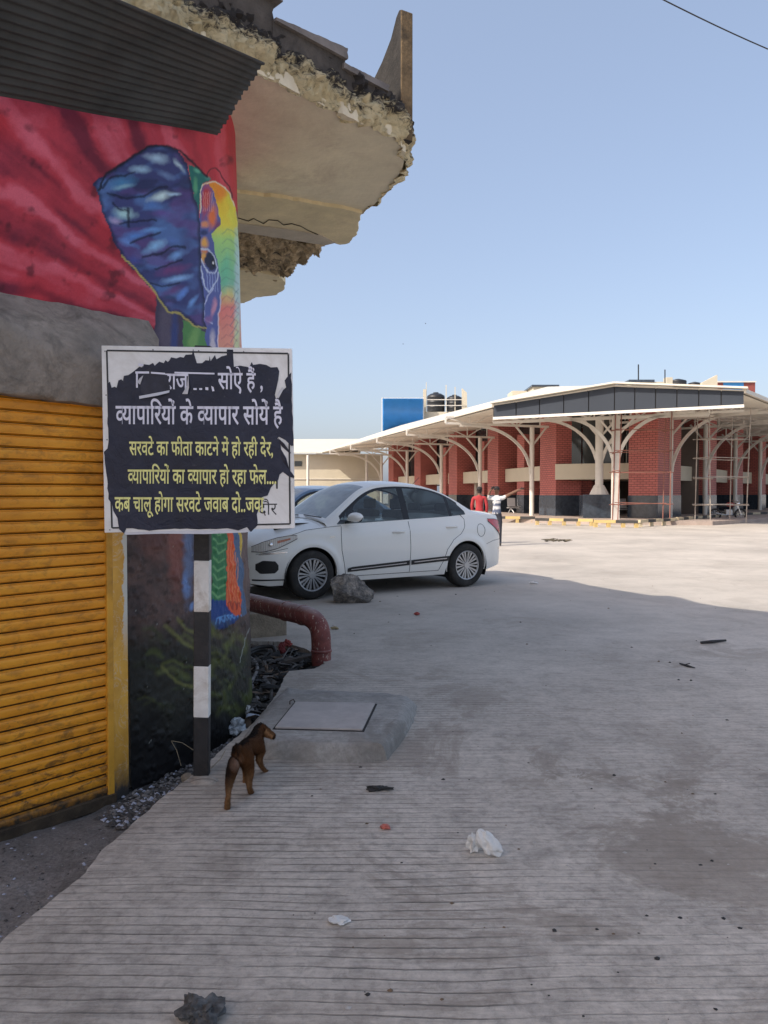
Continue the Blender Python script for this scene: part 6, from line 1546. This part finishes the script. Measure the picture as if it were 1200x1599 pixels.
# ================================================================ DOG AND PEOPLE (one skinned surface each)
def skin(name, pts, edges, mats, root=0, sub_=2, parent=None, color=None, disp=None, smooth_it=0):
    """grow one continuous surface round a skeleton: pts = [(Vector, rx, ry)]"""
    me = bpy.data.meshes.new(name); o0 = org(parent) if parent is not None else Vector((0, 0, 0))
    me.from_pydata([tuple(Vector(p[0])-o0) for p in pts], edges, [])
    o = bpy.data.objects.new(name, me); COL.objects.link(o)
    md = o.modifiers.new('skin', 'SKIN'); md.use_smooth_shade = True; md.branch_smoothing = .4
    for i, p in enumerate(pts):
        sv = me.skin_vertices[0].data[i]; sv.radius = (p[1], p[2] if len(p) > 2 else p[1]); sv.use_root = (i == root)
    s = o.modifiers.new('sub', 'SUBSURF'); s.levels = sub_; s.render_levels = sub_
    bpy.context.view_layer.update(); dg = bpy.context.evaluated_depsgraph_get()
    m2 = bpy.data.meshes.new_from_object(o.evaluated_get(dg), depsgraph=dg); m2.name = name
    bpy.data.objects.remove(o); bpy.data.meshes.remove(me)
    for m in (mats if isinstance(mats, (list, tuple)) else [mats]): m2.materials.append(m)
    m2.shade_smooth(); o = bpy.data.objects.new(name, m2); COL.objects.link(o)
    if parent is not None: o.parent = parent
    bm = bmesh.new(); bm.from_mesh(m2)
    for _ in range(smooth_it): bmesh.ops.smooth_vert(bm, verts=bm.verts, factor=.5, use_axis_x=True, use_axis_y=True, use_axis_z=True)
    bm.to_mesh(m2); bm.free()
    if disp:
        for v in m2.vertices:
            w = v.co+o0; v.co += disp(w, v.normal)
    if color:
        at_ = m2.color_attributes.new('Coat', 'FLOAT_COLOR', 'POINT')
        for i, v in enumerate(m2.vertices): at_.data[i].color = (*color(v.co+o0, v.normal), 1)
    return o
def D(u, v, Y, r, r2=None): return (at_y(u, v, Y), r, r2 or r)
dp = [D(376, 1180, 3.50, .045, .048),      # 0 pelvis
      D(384, 1168, 3.60, .042, .042), D(393, 1163, 3.70, .047, .047), D(401, 1160, 3.79, .047, .050),   # 1-3 spine, chest
      D(401, 1150, 3.86, .038, .040), D(404, 1141, 3.90, .036, .038), D(408, 1138, 3.92, .043, .042),   # 4 neck 5 6 head
      D(420, 1146, 3.90, .023, .022), D(430, 1152, 3.885, .017, .015),   # 7 muzzle 8 nose
      D(368, 1184, 3.46, .038, .045), D(362, 1205, 3.44, .028, .033), D(358, 1222, 3.39, .019, .022), D(357, 1240, 3.33, .0125, .014), D(355, 1260, 3.365, .0135, .014), D(356, 1270, 3.40, .018, .013),   # 9-14 near hind leg
      D(387, 1190, 3.52, .034, .042), D(389, 1206, 3.545, .024, .030), D(389, 1222, 3.52, .0145, .017), D(389, 1229, 3.50, .0125, .013), D(392, 1238, 3.55, .0125, .013), D(398, 1244, 3.58, .018, .012),  # 15-20 other hind leg
      D(409, 1172, 3.79, .028, .030), D(404, 1186, 3.76, .018, .020), D(408, 1196, 3.79, .0125, .013), D(413, 1203, 3.82, .011, .011), D(419, 1208, 3.85, .017, .012),   # 21-25 right front
      D(392, 1178, 3.75, .026, .028), D(384, 1200, 3.70, .016, .018), D(383, 1216, 3.69, .0115, .012), D(382, 1230, 3.68, .0115, .011), D(385, 1233.5, 3.715, .012, .010),  # 26-30 left front
      D(371, 1164, 3.44, .012, .013), D(374, 1178, 3.415, .0095, .010), D(377, 1190, 3.41, .006, .006)]  # tail
de = [(0, 1), (1, 2), (2, 3), (3, 4), (4, 5), (5, 6), (6, 7), (7, 8), (0, 9), (9, 10), (10, 11), (11, 12), (12, 13), (13, 14), (0, 15), (15, 16), (16, 17), (17, 18), (18, 19), (19, 20),
      (3, 21), (21, 22), (22, 23), (23, 24), (24, 25), (3, 26), (26, 27), (27, 28), (28, 29), (29, 30), (0, 31), (31, 32), (32, 33)]
DARK = Vector((.012, .008, .006)); BRN = Vector((.070, .028, .010)); TAN = Vector((.20, .105, .048)); PALE = Vector((.24, .15, .11))
nose_p = dp[8][0]; head_p = dp[6][0]; rump = at_y(373, 1192, 3.43)
def coat(w, n):
    q = .5+.5*fbm((w.x*26, w.y*26, w.z*26)); z = w.z
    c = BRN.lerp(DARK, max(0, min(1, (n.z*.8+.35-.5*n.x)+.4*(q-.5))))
    c = c.lerp(TAN, max(0, min(1, (.14-z)/.07))*.95)                           # legs paler downwards in the coat
    if (w-nose_p).length < .062: c = c.lerp(TAN*1.35, .9 if n.z < .55 else .35)
    if (w-nose_p).length < .016: c = Vector((.01, .009, .009))
    if (w-rump).length < .045 and n.y < -.2: c = c.lerp(PALE, .8*(1-(w-rump).length/.045)+.1)
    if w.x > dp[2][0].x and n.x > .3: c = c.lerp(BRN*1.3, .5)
    c = c*(.75+.5*q); return (c.x, c.y, c.z)
def furmat():
    m, N, L, B = newmat('dog_coat'); p = wpos(N); at_ = N.new('ShaderNodeAttribute'); at_.attribute_name = 'Coat'
    mp = N.new('ShaderNodeMapping'); L.new(p, mp.inputs[0]); mp.inputs['Scale'].default_value = (260, 260, 60); n = noise_node(N, L, 1.5, 4, .7, mp.outputs[0])
    c = mixc(N, L, .8, at_.outputs[0], ramp(N, L, n.outputs[0], [(.3, .55), (.7, 1.45)]).outputs[0], 'MULTIPLY'); L.new(c, B.inputs['Base Color']); B.inputs['Roughness'].default_value = .95; B.inputs['Specular IOR Level'].default_value = .12
    bump(N, L, B, n.outputs[0], .6, .003); return m
dog = thing('dog', 'small brown puppy walking away with its head turned right', 'dog', at_z(372, 1245, 0))
M_FUR = furmat(); M_EAR = mat('ear_brown', (.035, .018, .010), .8, .3, 60, .3, 200, .002)
db = skin('body', dp, de, M_FUR, 0, 3, dog, coat, lambda w, n: n*.0022*fbm((w.x*60, w.y*60, w.z*60)), smooth_it=3)
# drop to the ground if the paws float
mnz = min((db.matrix_world@v.co).z+org(dog).z*0 for v in db.data.vertices)
for (u, v, Y, tx) in ((401, 1139, 3.885, -.25), (408, 1134, 3.965, .1)):
    e = MB(); c = at_y(u, v, Y); Mr = Matrix.Rotation(tx, 3, 'Y')@Matrix.Rotation(-.35, 3, 'Z')
    e.grid(lambda a, t: c+Mr@Vector((.017*math.cos(a)*math.sin(math.pi*t)**.7*(1.1-.3*t), .0065*math.sin(a)*math.sin(math.pi*t)**.7, .020-.052*t)), [2*math.pi*i/12 for i in range(12)], [k/8 for k in range(9)], closed=True)
    e.build('ear', M_EAR, dog, smooth=80)
# short coat: fine hairs lying back along the body, one piece
hb = MB(); rh = random.Random(9); me_ = db.data; od = org(dog); polys = [p for p in me_.polygons]; cum = np.cumsum([p.area for p in polys]); cc_ = [tuple(d.color)[:3] for d in me_.color_attributes['Coat'].data]; hcol = []
back_dir = (dp[0][0]-dp[3][0]).normalized()
for _ in range(16000):
    p = polys[int(np.searchsorted(cum, rh.random()*cum[-1]))]; vs_ = [me_.vertices[i].co for i in p.vertices]; w = [rh.random() for _ in vs_]; sw = sum(w); q = sum((v*k for v, k in zip(vs_, w)), Vector())/sw+od
    n = p.normal; t = (back_dir*.9+Vector((0, 0, -.75))); t = (t-n*t.dot(n)); 
    if t.length < .05: continue
    t = (t.normalized()+n*.42+Vector((rh.gauss(0, .2), rh.gauss(0, .2), rh.gauss(0, .2)))).normalized(); L_ = rh.uniform(.006, .012); sd = t.cross(n)
    if sd.length < .01: continue
    sd = sd.normalized()*.00045
    k = len(hb.v); hb.v += [tuple(q-sd), tuple(q+sd), tuple(q+t*L_+n*.001)]; hb.f.append((k, k+1, k+2)); hb.m.append(0); f_ = rh.uniform(.7, 1.35); cv = cc_[p.vertices[0]]; hcol += [(cv[0]*f_, cv[1]*f_, cv[2]*f_, 1)]*3
ho = hb.build('fur', M_FUR, dog, recalc=False, uv=False, kind='stuff'); ha = ho.data.color_attributes.new('Coat', 'FLOAT_COLOR', 'POINT'); ha.data.foreach_set('color', np.array(hcol, np.float32).ravel())
e = MB(); c = at_y(416, 1139.5, 3.90); e.sphere(c, .0045, 8, 6); e.build('eye', mat('eye_black', (.01, .008, .006), .15, 0, 5, 0), dog, smooth=80)

M_SKIN = mat('skin_brown', (.16, .085, .055), .6, .1, 6, 0); M_HAIR = mat('hair_black', (.015, .012, .012), .8, .2, 20, .4, 80)
def person(name, label, base, facing, shirt, trouser, pose, stripes=None):
    """standing figure 1.55 m to the crown; facing = direction the chest looks"""
    p = thing(name, label, 'person', base); F_ = Vector((math.cos(facing), math.sin(facing), 0)); S_ = Vector((-F_.y, F_.x, 0)); S_ = -S_   # S_ = the figure's right
    B_ = Vector(base)
    def q(s, f, z): return B_+S_*s+F_*f+Vector((0, 0, z))
    armR, armL = pose
    pts = [(q(0, 0, .86), .125, .095), (q(0, 0, 1.0), .115, .09), (q(0, .01, 1.14), .135, .095), (q(0, 0, 1.27), .125, .085), (q(0, 0, 1.36), .052, .052), (q(0, .012, 1.44), .072, .082), (q(0, .016, 1.52), .070, .082),
           (q(.085, 0, .80), .075, .08), (q(.09, .015, .46), .05, .055), (q(.095, -.01, .09), .034, .038), (q(.10, .07, .035), .032, .03), (q(.10, .14, .03), .028, .022),
           (q(-.085, 0, .80), .075, .08), (q(-.09, .015, .46), .05, .055), (q(-.095, -.01, .09), .034, .038), (q(-.10, .07, .035), .032, .03), (q(-.10, .14, .03), .028, .022)]
    ed = [(0, 1), (1, 2), (2, 3), (3, 4), (4, 5), (5, 6), (0, 7), (7, 8), (8, 9), (9, 10), (10, 11), (0, 12), (12, 13), (13, 14), (14, 15), (15, 16)]
    for side, arm in ((1, armR), (-1, armL)):
        prev = 3
        for i, (s, f, z, r) in enumerate([(side*.165, 0, 1.27, .058)]+arm):
            pts.append((q(s, f, z), r, r)); ed.append((prev, len(pts)-1)); prev = len(pts)-1
        hand = prev; hp = pts[hand][0]; ddir = (pts[hand][0]-pts[hand-1][0]).normalized(); sd_ = ddir.cross(F_).normalized()
        for k, (o_, l_) in enumerate(((-.028, .07), (-.010, .085), (.010, .08), (.026, .065))):
            pts.append((hp+ddir*l_+sd_*o_, .010, .010)); ed.append((hand, len(pts)-1))
        pts.append((hp+ddir*.03-sd_*.055, .011, .011)); ed.append((hand, len(pts)-1))
    def col(w, n):
        r_ = w-B_; z = r_.z; s = r_.dot(S_)
        if z > 1.345: 
            return tuple(Vector((.015, .012, .012))) if (z > 1.505 or (r_.dot(F_) < .0 and z > 1.40)) else (.16, .085, .055)
        if abs(s) > .30 or (arm_bare and abs(s) > .235): return (.16, .085, .055)
        if z < .07: return (.03, .025, .02)
        if z < .86: return trouser
        if stripes and any(a < z < c for a, c in stripes): return (.09, .11, .17)
        return shirt
    arm_bare = stripes is not None
    m, N, L, Bs = newmat(name+'_clothes'); at_ = N.new('ShaderNodeAttribute'); at_.attribute_name = 'Coat'; L.new(at_.outputs[0], Bs.inputs['Base Color']); Bs.inputs['Roughness'].default_value = .85
    skin('body', pts, ed, m, 0, 2, p, col)
    for s in (-1, 1):
        b_ = MB(); b_.sphere(q(s*.078, .01, 1.475), .018, 8, 6, sc_=(.5, 1, 1.3)); b_.build('ear', M_SKIN, p, smooth=80)
        b_ = MB(); b_.sphere(q(s*.028, .085, 1.487), .009, 8, 6); b_.build('eye', M_HAIR, p, smooth=80)
    b_ = MB(); b_.sphere(q(0, .098, 1.462), .014, 8, 6, sc_=(.8, 1, 1.4)); b_.build('nose', M_SKIN, p, smooth=80)
    b_ = MB(); b_.sphere(q(0, .092, 1.432), .017, 8, 6, sc_=(1.3, .5, .35)); b_.build('mouth', mat('lips', (.12, .04, .035), .6, 0, 5, 0), p, smooth=80)
    b_ = MB(); b_.sphere(q(0, -.005, 1.515), .082, 14, 9, sc_=(.98, 1.08, .86)); b_.build('hair', M_HAIR, p, smooth=80)
    return p
b1 = at_y(749, 800, 21.2); b1.z = 0
person('person', 'person in a red shirt seen from behind the white sedan', b1, R(75), (.34, .03, .035), (.03, .03, .035), ([(.21, .0, 1.03, .045), (.19, .06, .83, .035), (.185, .09, .76, .032)], [(-.21, 0, 1.03, .045), (-.19, .06, .83, .035), (-.185, .09, .76, .032)]))
b2 = at_y(776, 800, 20.4); b2.z = 0
person('person', 'person in white striped shirt shading the eyes and stretching an arm right', b2, R(-100), (.62, .62, .62), (.02, .023, .035), ([(.24, .06, 1.25, .042), (.17, .13, 1.46, .030), (.11, .15, 1.52, .028)], [(-.36, .02, 1.38, .042), (-.56, .06, 1.48, .032), (-.64, .07, 1.50, .028)]), stripes=[(.87, .97), (1.06, 1.12), (1.19, 1.215)])

# ================================================================ LITTER AND RUBBLE
def crumple(name, loc, size, seed, m, label, cat_, sub_=3, flat=.5, amp=.5, group=None, rot=0):
    bm = bmesh.new(); bmesh.ops.create_icosphere(bm, subdivisions=sub_, radius=1); off = Vector((seed*5.3, seed*2.1, 1))
    for v in bm.verts:
        d = v.co.copy(); f = 1+amp*mnoise.fractal(d*1.6+off, 1, 2, 3)
        c = mnoise.cell(d*2.3+off)*.25*amp; v.co = d*(f+c)
    mn = min(v.co.z for v in bm.verts); Mr = Matrix.Rotation(rot, 3, 'Z')
    for v in bm.verts: v.co = Mr@Vector((v.co.x*size[0], v.co.y*size[1], (v.co.z-mn)*size[2]))
    me = bpy.data.meshes.new(name); bm.to_mesh(me); bm.free(); me.materials.append(m)
    o = bpy.data.objects.new(name, me); COL.objects.link(o); o.location = loc; return tag(o, label, cat_, group)
M_WP = mat('white_wrapper', (.60, .60, .58), .55, .12, 20, .5, 60, .004); M_BLKT = mat('black_scrap', (.02, .02, .02), .7, .4, 30, .5, 60); M_GRYP = mat('grey_scrap', (.06, .06, .058), .6, .7, 40, .5, 60, dirt=(.3, .3, .3), dirtamt=.4, dscale=20)
# crumpled white packet standing half open on the road
c0 = at_z(766, 1338, 0)
bm = bmesh.new(); bmesh.ops.create_icosphere(bm, subdivisions=4, radius=1)
for v in bm.verts:
    d = v.co.copy(); f = 1+.30*mnoise.fractal(d*1.4+Vector((3, 1, 2)), 1, 2, 2); rdg = .16*abs(mnoise.noise(d*2.6+Vector((9, 0, 0)))); d = d*(f-rdg)
    x, y, z = d.x*.040, d.y*.022, (d.z+1)*.050
    k = z/.10; v.co = Vector((x*(1.25-.55*k)+.018-.050*k+.004*nz(z*60, x*60), y+.030*k, max(z, .001)))
me = bpy.data.meshes.new('paper_packet'); bm.to_mesh(me); bm.free(); me.materials.append(M_WP)
o = bpy.data.objects.new('paper_packet', me); COL.objects.link(o); o.location = c0; tag(o, 'crumpled white paper packet lying in the middle of the shaded road', 'litter')
crumple('paper_packet_mouth', c0+Vector((-.062, .035, .002)), (.022, .020, .036), 3, M_WP, 'torn silvery mouth of the white paper packet', 'litter', 3, amp=.8)
crumple('plastic_scrap', at_z(529, 1441, 0), (.032, .022, .008), 5, M_WP, 'small white plastic scrap on the grooved concrete near the bottom', 'litter', 3, amp=.5)
crumple('black_scrap', at_z(590, 1235, 0), (.045, .016, .012), 6, M_BLKT, 'thin black scrap on the road below the manhole', 'litter', 3, amp=.9)
crumple('red_wrapper', at_z(602, 1295, 0), (.02, .018, .010), 8, mat('wrapper_red', (.42, .12, .09), .5, .4, 60, 0), 'tiny red and pink wrapper below the black scrap', 'litter', 2, amp=.6)
crumple('grey_rag', at_z(316, 1592, 0), (.052, .060, .018), 9, M_GRYP, 'dark grey crumpled rag at the bottom edge', 'litter', 4, amp=.6)
crumple('foil_ball', at_z(370, 1148, -.10), (.05, .04, .04), 10, mat('foil_pale', (.42, .48, .52), .4, .5, 50, .4, 60), 'crumpled pale foil in the gutter left of the puppy', 'litter', 3, amp=.8)
crumple('paper_cup', at_z(389, 1122, -.10), (.032, .032, .045), 11, M_WP, 'small grey white cup lying in the gutter above the puppy', 'litter', 3, amp=.3)
b = MB(); q = at_z(401, 1124, -.07); b.grid(lambda s, t: q+Vector((-.07+.13*s, .03*t-.01*s, .012+.02*math.sin(s*3+t)+.006*nz(s*7, t*7))), [i/8 for i in range(9)], [i/4 for i in range(5)])
o = b.build('plastic_bag_strip', mat('bag_blue_white', (.55, .62, .72), .4, .15, 20, 0), smooth=60); tag(o, 'bluish white plastic strip in the gutter just behind the puppy', 'litter'); o.modifiers.new('s', 'SOLIDIFY').thickness = .002
# stick, twig and dead leaves further out
b = MB(); b.tube([at_z(1095, 1003.5, .014), at_z(1112, 1002, .02), at_z(1134, 1000, .016)], [.012, .016, .010], 6); tag(b.build('stick', M_BLKT), 'dark stick lying on the road at right, in the shade', 'stick')
b = MB(); b.tube([at_z(1062, 1036, .01), at_z(1075, 1040, .012), at_z(1086, 1043, .01)], [.006, .01, .004], 5); b.tube([at_z(1070, 1038, .01), at_z(1078, 1036, .03)], .004, 5); tag(b.build('twig', M_BLKT), 'small twig on a dirt patch below the dark stick', 'twig')
b = MB(); rr = random.Random(11)
for i in range(16):
    p = at_z(852+rr.uniform(0, 32), 845+rr.uniform(-1.2, 1.2), .0); a = rr.uniform(0, 6); b.tube([p+Vector((0, 0, .02)), p+Vector((math.cos(a)*.22, math.sin(a)*.2, rr.uniform(.03, .10)))], [.03, .006], 5)
tag(b.build('dry_twigs', mat('dry_twigs', (.10, .085, .06), .9), kind='stuff'), 'pile of dry twigs on the sunlit yard', 'twigs')
# scattered dark bits and grit on the road
b = MB(); rr = random.Random(21)
def chip(p, s, mi):
    k = rr.randint(4, 6); a0 = rr.uniform(0, 6); hgt = s*rr.uniform(.35, .8); ring = [p+Vector((s*rr.uniform(.6, 1.2)*math.cos(a0+2*math.pi*i/k), s*rr.uniform(.5, 1.1)*math.sin(a0+2*math.pi*i/k), .001)) for i in range(k)]
    b.add(ring+[p+Vector((0, 0, hgt))], [(i, (i+1) % k, k) for i in range(k)], mi)
for i in range(280):
    u = rr.uniform(120, 1230); v = 905+rr.random()**1.6*690; p = at_z(u, v, 0)
    if p.x < -.35 and v > 1050 and u < 620: continue
    if p.y < 6.6 and p.x < -.4: continue
    chip(p, rr.choice([.003, .004, .005, .007, .010])*(1+.12*p.y)*.8, rr.choice([0, 0, 1, 2]))
b.build('road_grit', [M_BLKT, mat('grit_pale', (.42, .40, .37), .9), mat('grit_brown', (.16, .11, .07), .9)], kind='stuff')
# gravel in the gutter under the mural
M_G = [mat('gravel_dark', (.06, .057, .055), .9, .3, 40, 0), mat('gravel_mid', (.16, .155, .15), .9, .3, 40, 0), mat('gravel_white', (.34, .37, .45), .8, .2, 40, 0)]
b = MB(); rr = random.Random(31); n_ = 0
gl = [(190, 1292), (225, 1262), (262, 1236), (300, 1212), (330, 1186), (352, 1162), (378, 1138), (398, 1115), (412, 1090), (425, 1060)]
for i in range(2600):
    k = rr.uniform(0, len(gl)-1.001); j = int(k); f = k-j; u = gl[j][0]*(1-f)+gl[j+1][0]*f; v = gl[j][1]*(1-f)+gl[j+1][1]*f
    p = at_z(u, v, -.10); w = .20; p = p+Vector((-.75, .45, 0)).normalized()*rr.uniform(-.02, w)*rr.random()**.4
    p.z = -.118+.022*fbm((p.x*2.2, p.y*2.2, 1)); s = rr.choice([.005, .007, .009, .012, .018]); 
    wh = rr.random() < (.13 if k < 2.6 else .04)
    chip(p, s, 2 if wh else rr.choice([0, 0, 1]))
b.build('gutter_gravel', M_G, kind='stuff')
b = MB(); rr = random.Random(63)
for i in range(700):
    u = rr.uniform(-20, 200); v = rr.uniform(1275, 1520)
    p = at_z(u, v, -.11); p.z = gz(p.x, p.y)+.001
    if v > 1478-u*.98 or p.y > 3.75: continue
    chip(p, rr.choice([.002, .003, .004, .006, .009]), rr.choice([0, 1, 1, 2]))
b.build('ditch_grit', M_G, kind='stuff')
# bigger rubble near the drain
for i, (u, v, sx, sy, sz, sd) in enumerate([(293, 1222, .035, .03, .03, 41), (403, 1052, .09, .06, .05, 42), (420, 1032, .12, .08, .06, 43), (398, 1026, .10, .08, .07, 44), (470, 1030, .12, .07, .035, 45), (440, 1038, .09, .06, .04, 46), (416, 1072, .06, .05, .04, 47)]):
    dk = i > 0
    rock_mesh('rubble_stone', at_z(u, v, -.10), (sx, sy, sz), sd, M_DARKC if dk else M_BLKC, 3, 7, sd, label=['pale broken stone at the foot of the striped post', 'dark stone in the rubble beside the bent hose', 'largest dark lump behind the plank in the drain rubble', 'dark lump against the mural foot beside the pipe block', 'flat dark stone at the foot of the red pipe', 'dark stone between the plank and the flat stone', 'small dark stone right of the hose end'][i], cat='stone', group='broken stones along the gutter')
b = MB(); rr = random.Random(77)
zn = [at_z(u, v, 0) for u, v in ((388, 1004), (440, 1006), (478, 1016), (500, 1034), (455, 1044), (438, 1060), (420, 1086), (404, 1112), (386, 1108), (386, 1050))]
xs0, xs1 = min(p.x for p in zn), max(p.x for p in zn); ys0, ys1 = min(p.y for p in zn), max(p.y for p in zn); k_ = 0
while k_ < 420:
    x, y = rr.uniform(xs0, xs1), rr.uniform(ys0, ys1)
    if not inpoly(x, y, zn): continue
    k_ += 1; z = -.10+rr.uniform(0, .07)*(1 if y < 5.6 else 1.4); L_ = rr.uniform(.02, .09); a = rr.uniform(0, 6.28); w_ = rr.uniform(.006, .03); tl = rr.uniform(-.5, .5)
    dv_ = Vector((math.cos(a), math.sin(a), tl))*L_; sv_ = Vector((-math.sin(a), math.cos(a), rr.uniform(-.6, .6)))*w_; p = Vector((x, y, z))
    b.add([p-dv_-sv_, p+dv_-sv_*.4, p+dv_*1.1+sv_*.5, p-dv_*.8+sv_, p+Vector((0, 0, .015))], [(0, 1, 4), (1, 2, 4), (2, 3, 4), (3, 0, 4), (3, 2, 1, 0)], rr.choice([0, 0, 0, 1, 1, 2]))
b.build('drain_debris', [M_BLKT, mat('debris_grey', (.09, .085, .08), .9), mat('debris_brown', (.14, .10, .07), .9)], kind='stuff')
M_HOSE = mat('hose_grey', (.20, .19, .185), .7, .25, 20, .3, 60, dirt=(.07, .065, .06), dirtamt=.6, dscale=12)
hp = [at_z(389, 1026, -.02), at_z(398, 1033, -.02), at_z(402, 1044, -.03), at_z(398, 1056, -.04), at_z(393, 1066, -.05), at_z(396, 1078, -.06), at_z(402, 1092, -.07), at_z(407, 1108, -.09)]
b = MB(); b.tube(cat_curve(hp, 5), .0155, 9); tag(b.build('bent_hose', M_HOSE, smooth=80), 'pale grey bent hose hanging into the drain beside the mural', 'hose')
M_HB = mat('hose_black', (.02, .02, .02), .6, .3, 20, 0)
b = MB(); b.tube(cat_curve([at_z(388, 1018, .02), at_z(405, 1011, .03), at_z(425, 1010, .03), at_z(430, 1018, .0), at_z(428, 1028, -.05)], 5), .018, 8); tag(b.build('black_cable', M_HB, smooth=80), 'upper black cable loop below the concrete block', 'cable', 'black cable loops in the drain')
b = MB(); b.tube(cat_curve([at_z(387, 1024, .0), at_z(402, 1016, .01), at_z(418, 1016, .01), at_z(424, 1026, -.03), at_z(415, 1036, -.06)], 5), .012, 8); tag(b.build('black_cable', M_HB, smooth=80), 'inner thinner black cable loop in the drain', 'cable', 'black cable loops in the drain')
M_PLK = mat('grey_plank', (.13, .12, .115), .9, .3, 12, .6, 50, .005)
b = MB(); a, c = at_z(409, 1086, -.09), at_z(419, 1056, .0); b.bar(a, c, .075, .018); tag(b.build('plank', M_PLK, bevel=.003), 'short grey plank leaning in the drain beside the bent hose', 'plank')
b = MB(); a, c = at_z(432, 1036, -.03), at_z(492, 1024, .015); b.bar(a, c, .07, .03); tag(b.build('plank', M_DARKC, bevel=.003), 'long dark board lying across the rubble towards the pipe foot', 'plank')
b = MB(); a, c = at_z(428, 1050, -.06), at_z(452, 1012, .03); b.tube([a, (a+c)/2+Vector((.01, 0, .02)), c], [.010, .008, .005], 6); tag(b.build('stick', M_PLK), 'thin grey stick leaning up towards the red petals', 'stick')
M_RF = mat('red_petals', (.32, .06, .05), .7, .3, 40, 0)
crumple('red_petals', at_z(450, 1012, .0), (.032, .022, .03), 13, M_RF, 'limp red petals on the ground behind the rubble', 'flower', 3, amp=.9)
crumple('red_scrap', at_z(441, 1022, -.02), (.03, .02, .04), 14, mat('dark_red_scrap', (.2, .04, .04), .7), 'dark red scrap leaning on the rubble below the petals', 'litter', 3, amp=.9)
crumple('leaf', at_z(523, 983, 0), (.04, .02, .012), 15, mat('dry_leaf', (.30, .24, .13), .8), 'curled dry leaf right of the pipe bend', 'leaf', 2, amp=.7)
crumple('brown_scrap', at_z(652, 961, 0), (.03, .02, .02), 16, M_RF, 'tiny reddish scrap on the road in front of the sedan', 'litter', 2, amp=.7)
crumple('white_scrap', at_z(834, 912, 0), (.06, .03, .02), 17, M_WP, 'small white scrap on the shadow edge behind the sedan', 'litter', 2, amp=.6)
# yellow rag end and ring at the wall's edge below the sign
b = MB(); q = at_y(384, 836, 4.2); b.tube([q+Vector((.012*math.cos(R(a)), 0, .030*math.sin(R(a)))) for a in range(0, 361, 24)], .0035, 6)
# thin dry stems growing by the post
M_STEM = mat('dry_stem', (.22, .19, .13), .9)
b = MB()
for P_ in ([(283, 1196), (276, 1172), (268, 1158)], [(268, 1157), (285, 1160), (303, 1172)], [(330, 1200), (345, 1185), (352, 1172)]):
    b.tube([at_y(u, v, 3.86 if u < 320 else 3.8) for u, v in P_], .0016, 5)
tag(b.build('dry_stems', M_STEM, kind='stuff'), 'thin dry plant stems beside the striped post', 'stems')

# ================================================================ OVERHEAD CABLE AND BIRDS
b = MB(); A, C_ = at_y(960, -40, 9), at_y(1290, 113, 11.5); b.tube([A.lerp(C_, i/12)+Vector((0, 0, -.05*math.sin(math.pi*i/12))) for i in range(13)], .008, 6)
tag(b.build('overhead_cable', M_HB), 'black overhead cable crossing the sky at upper right', 'cable')
for (u, v, l) in ((630, 537, 'distant dark bird above the far left wing'), (665, 505, 'smallest distant bird, higher and right of the other')):
    b = MB(); c = at_y(u, v, 60); b.tube([c+Vector((-.03, -.12, 0)), c, c+Vector((.02, .12, 0))], [.01, .035, .008], 6); b.add([c, c+Vector((.12, .03, .07)), c+Vector((.05, -.05, .02))], [(0, 1, 2)]); b.add([c, c+Vector((-.12, .03, .07)), c+Vector((-.05, -.05, .02))], [(0, 1, 2)])
    tag(b.build('bird', M_HB), l, 'bird', 'birds in the sky')
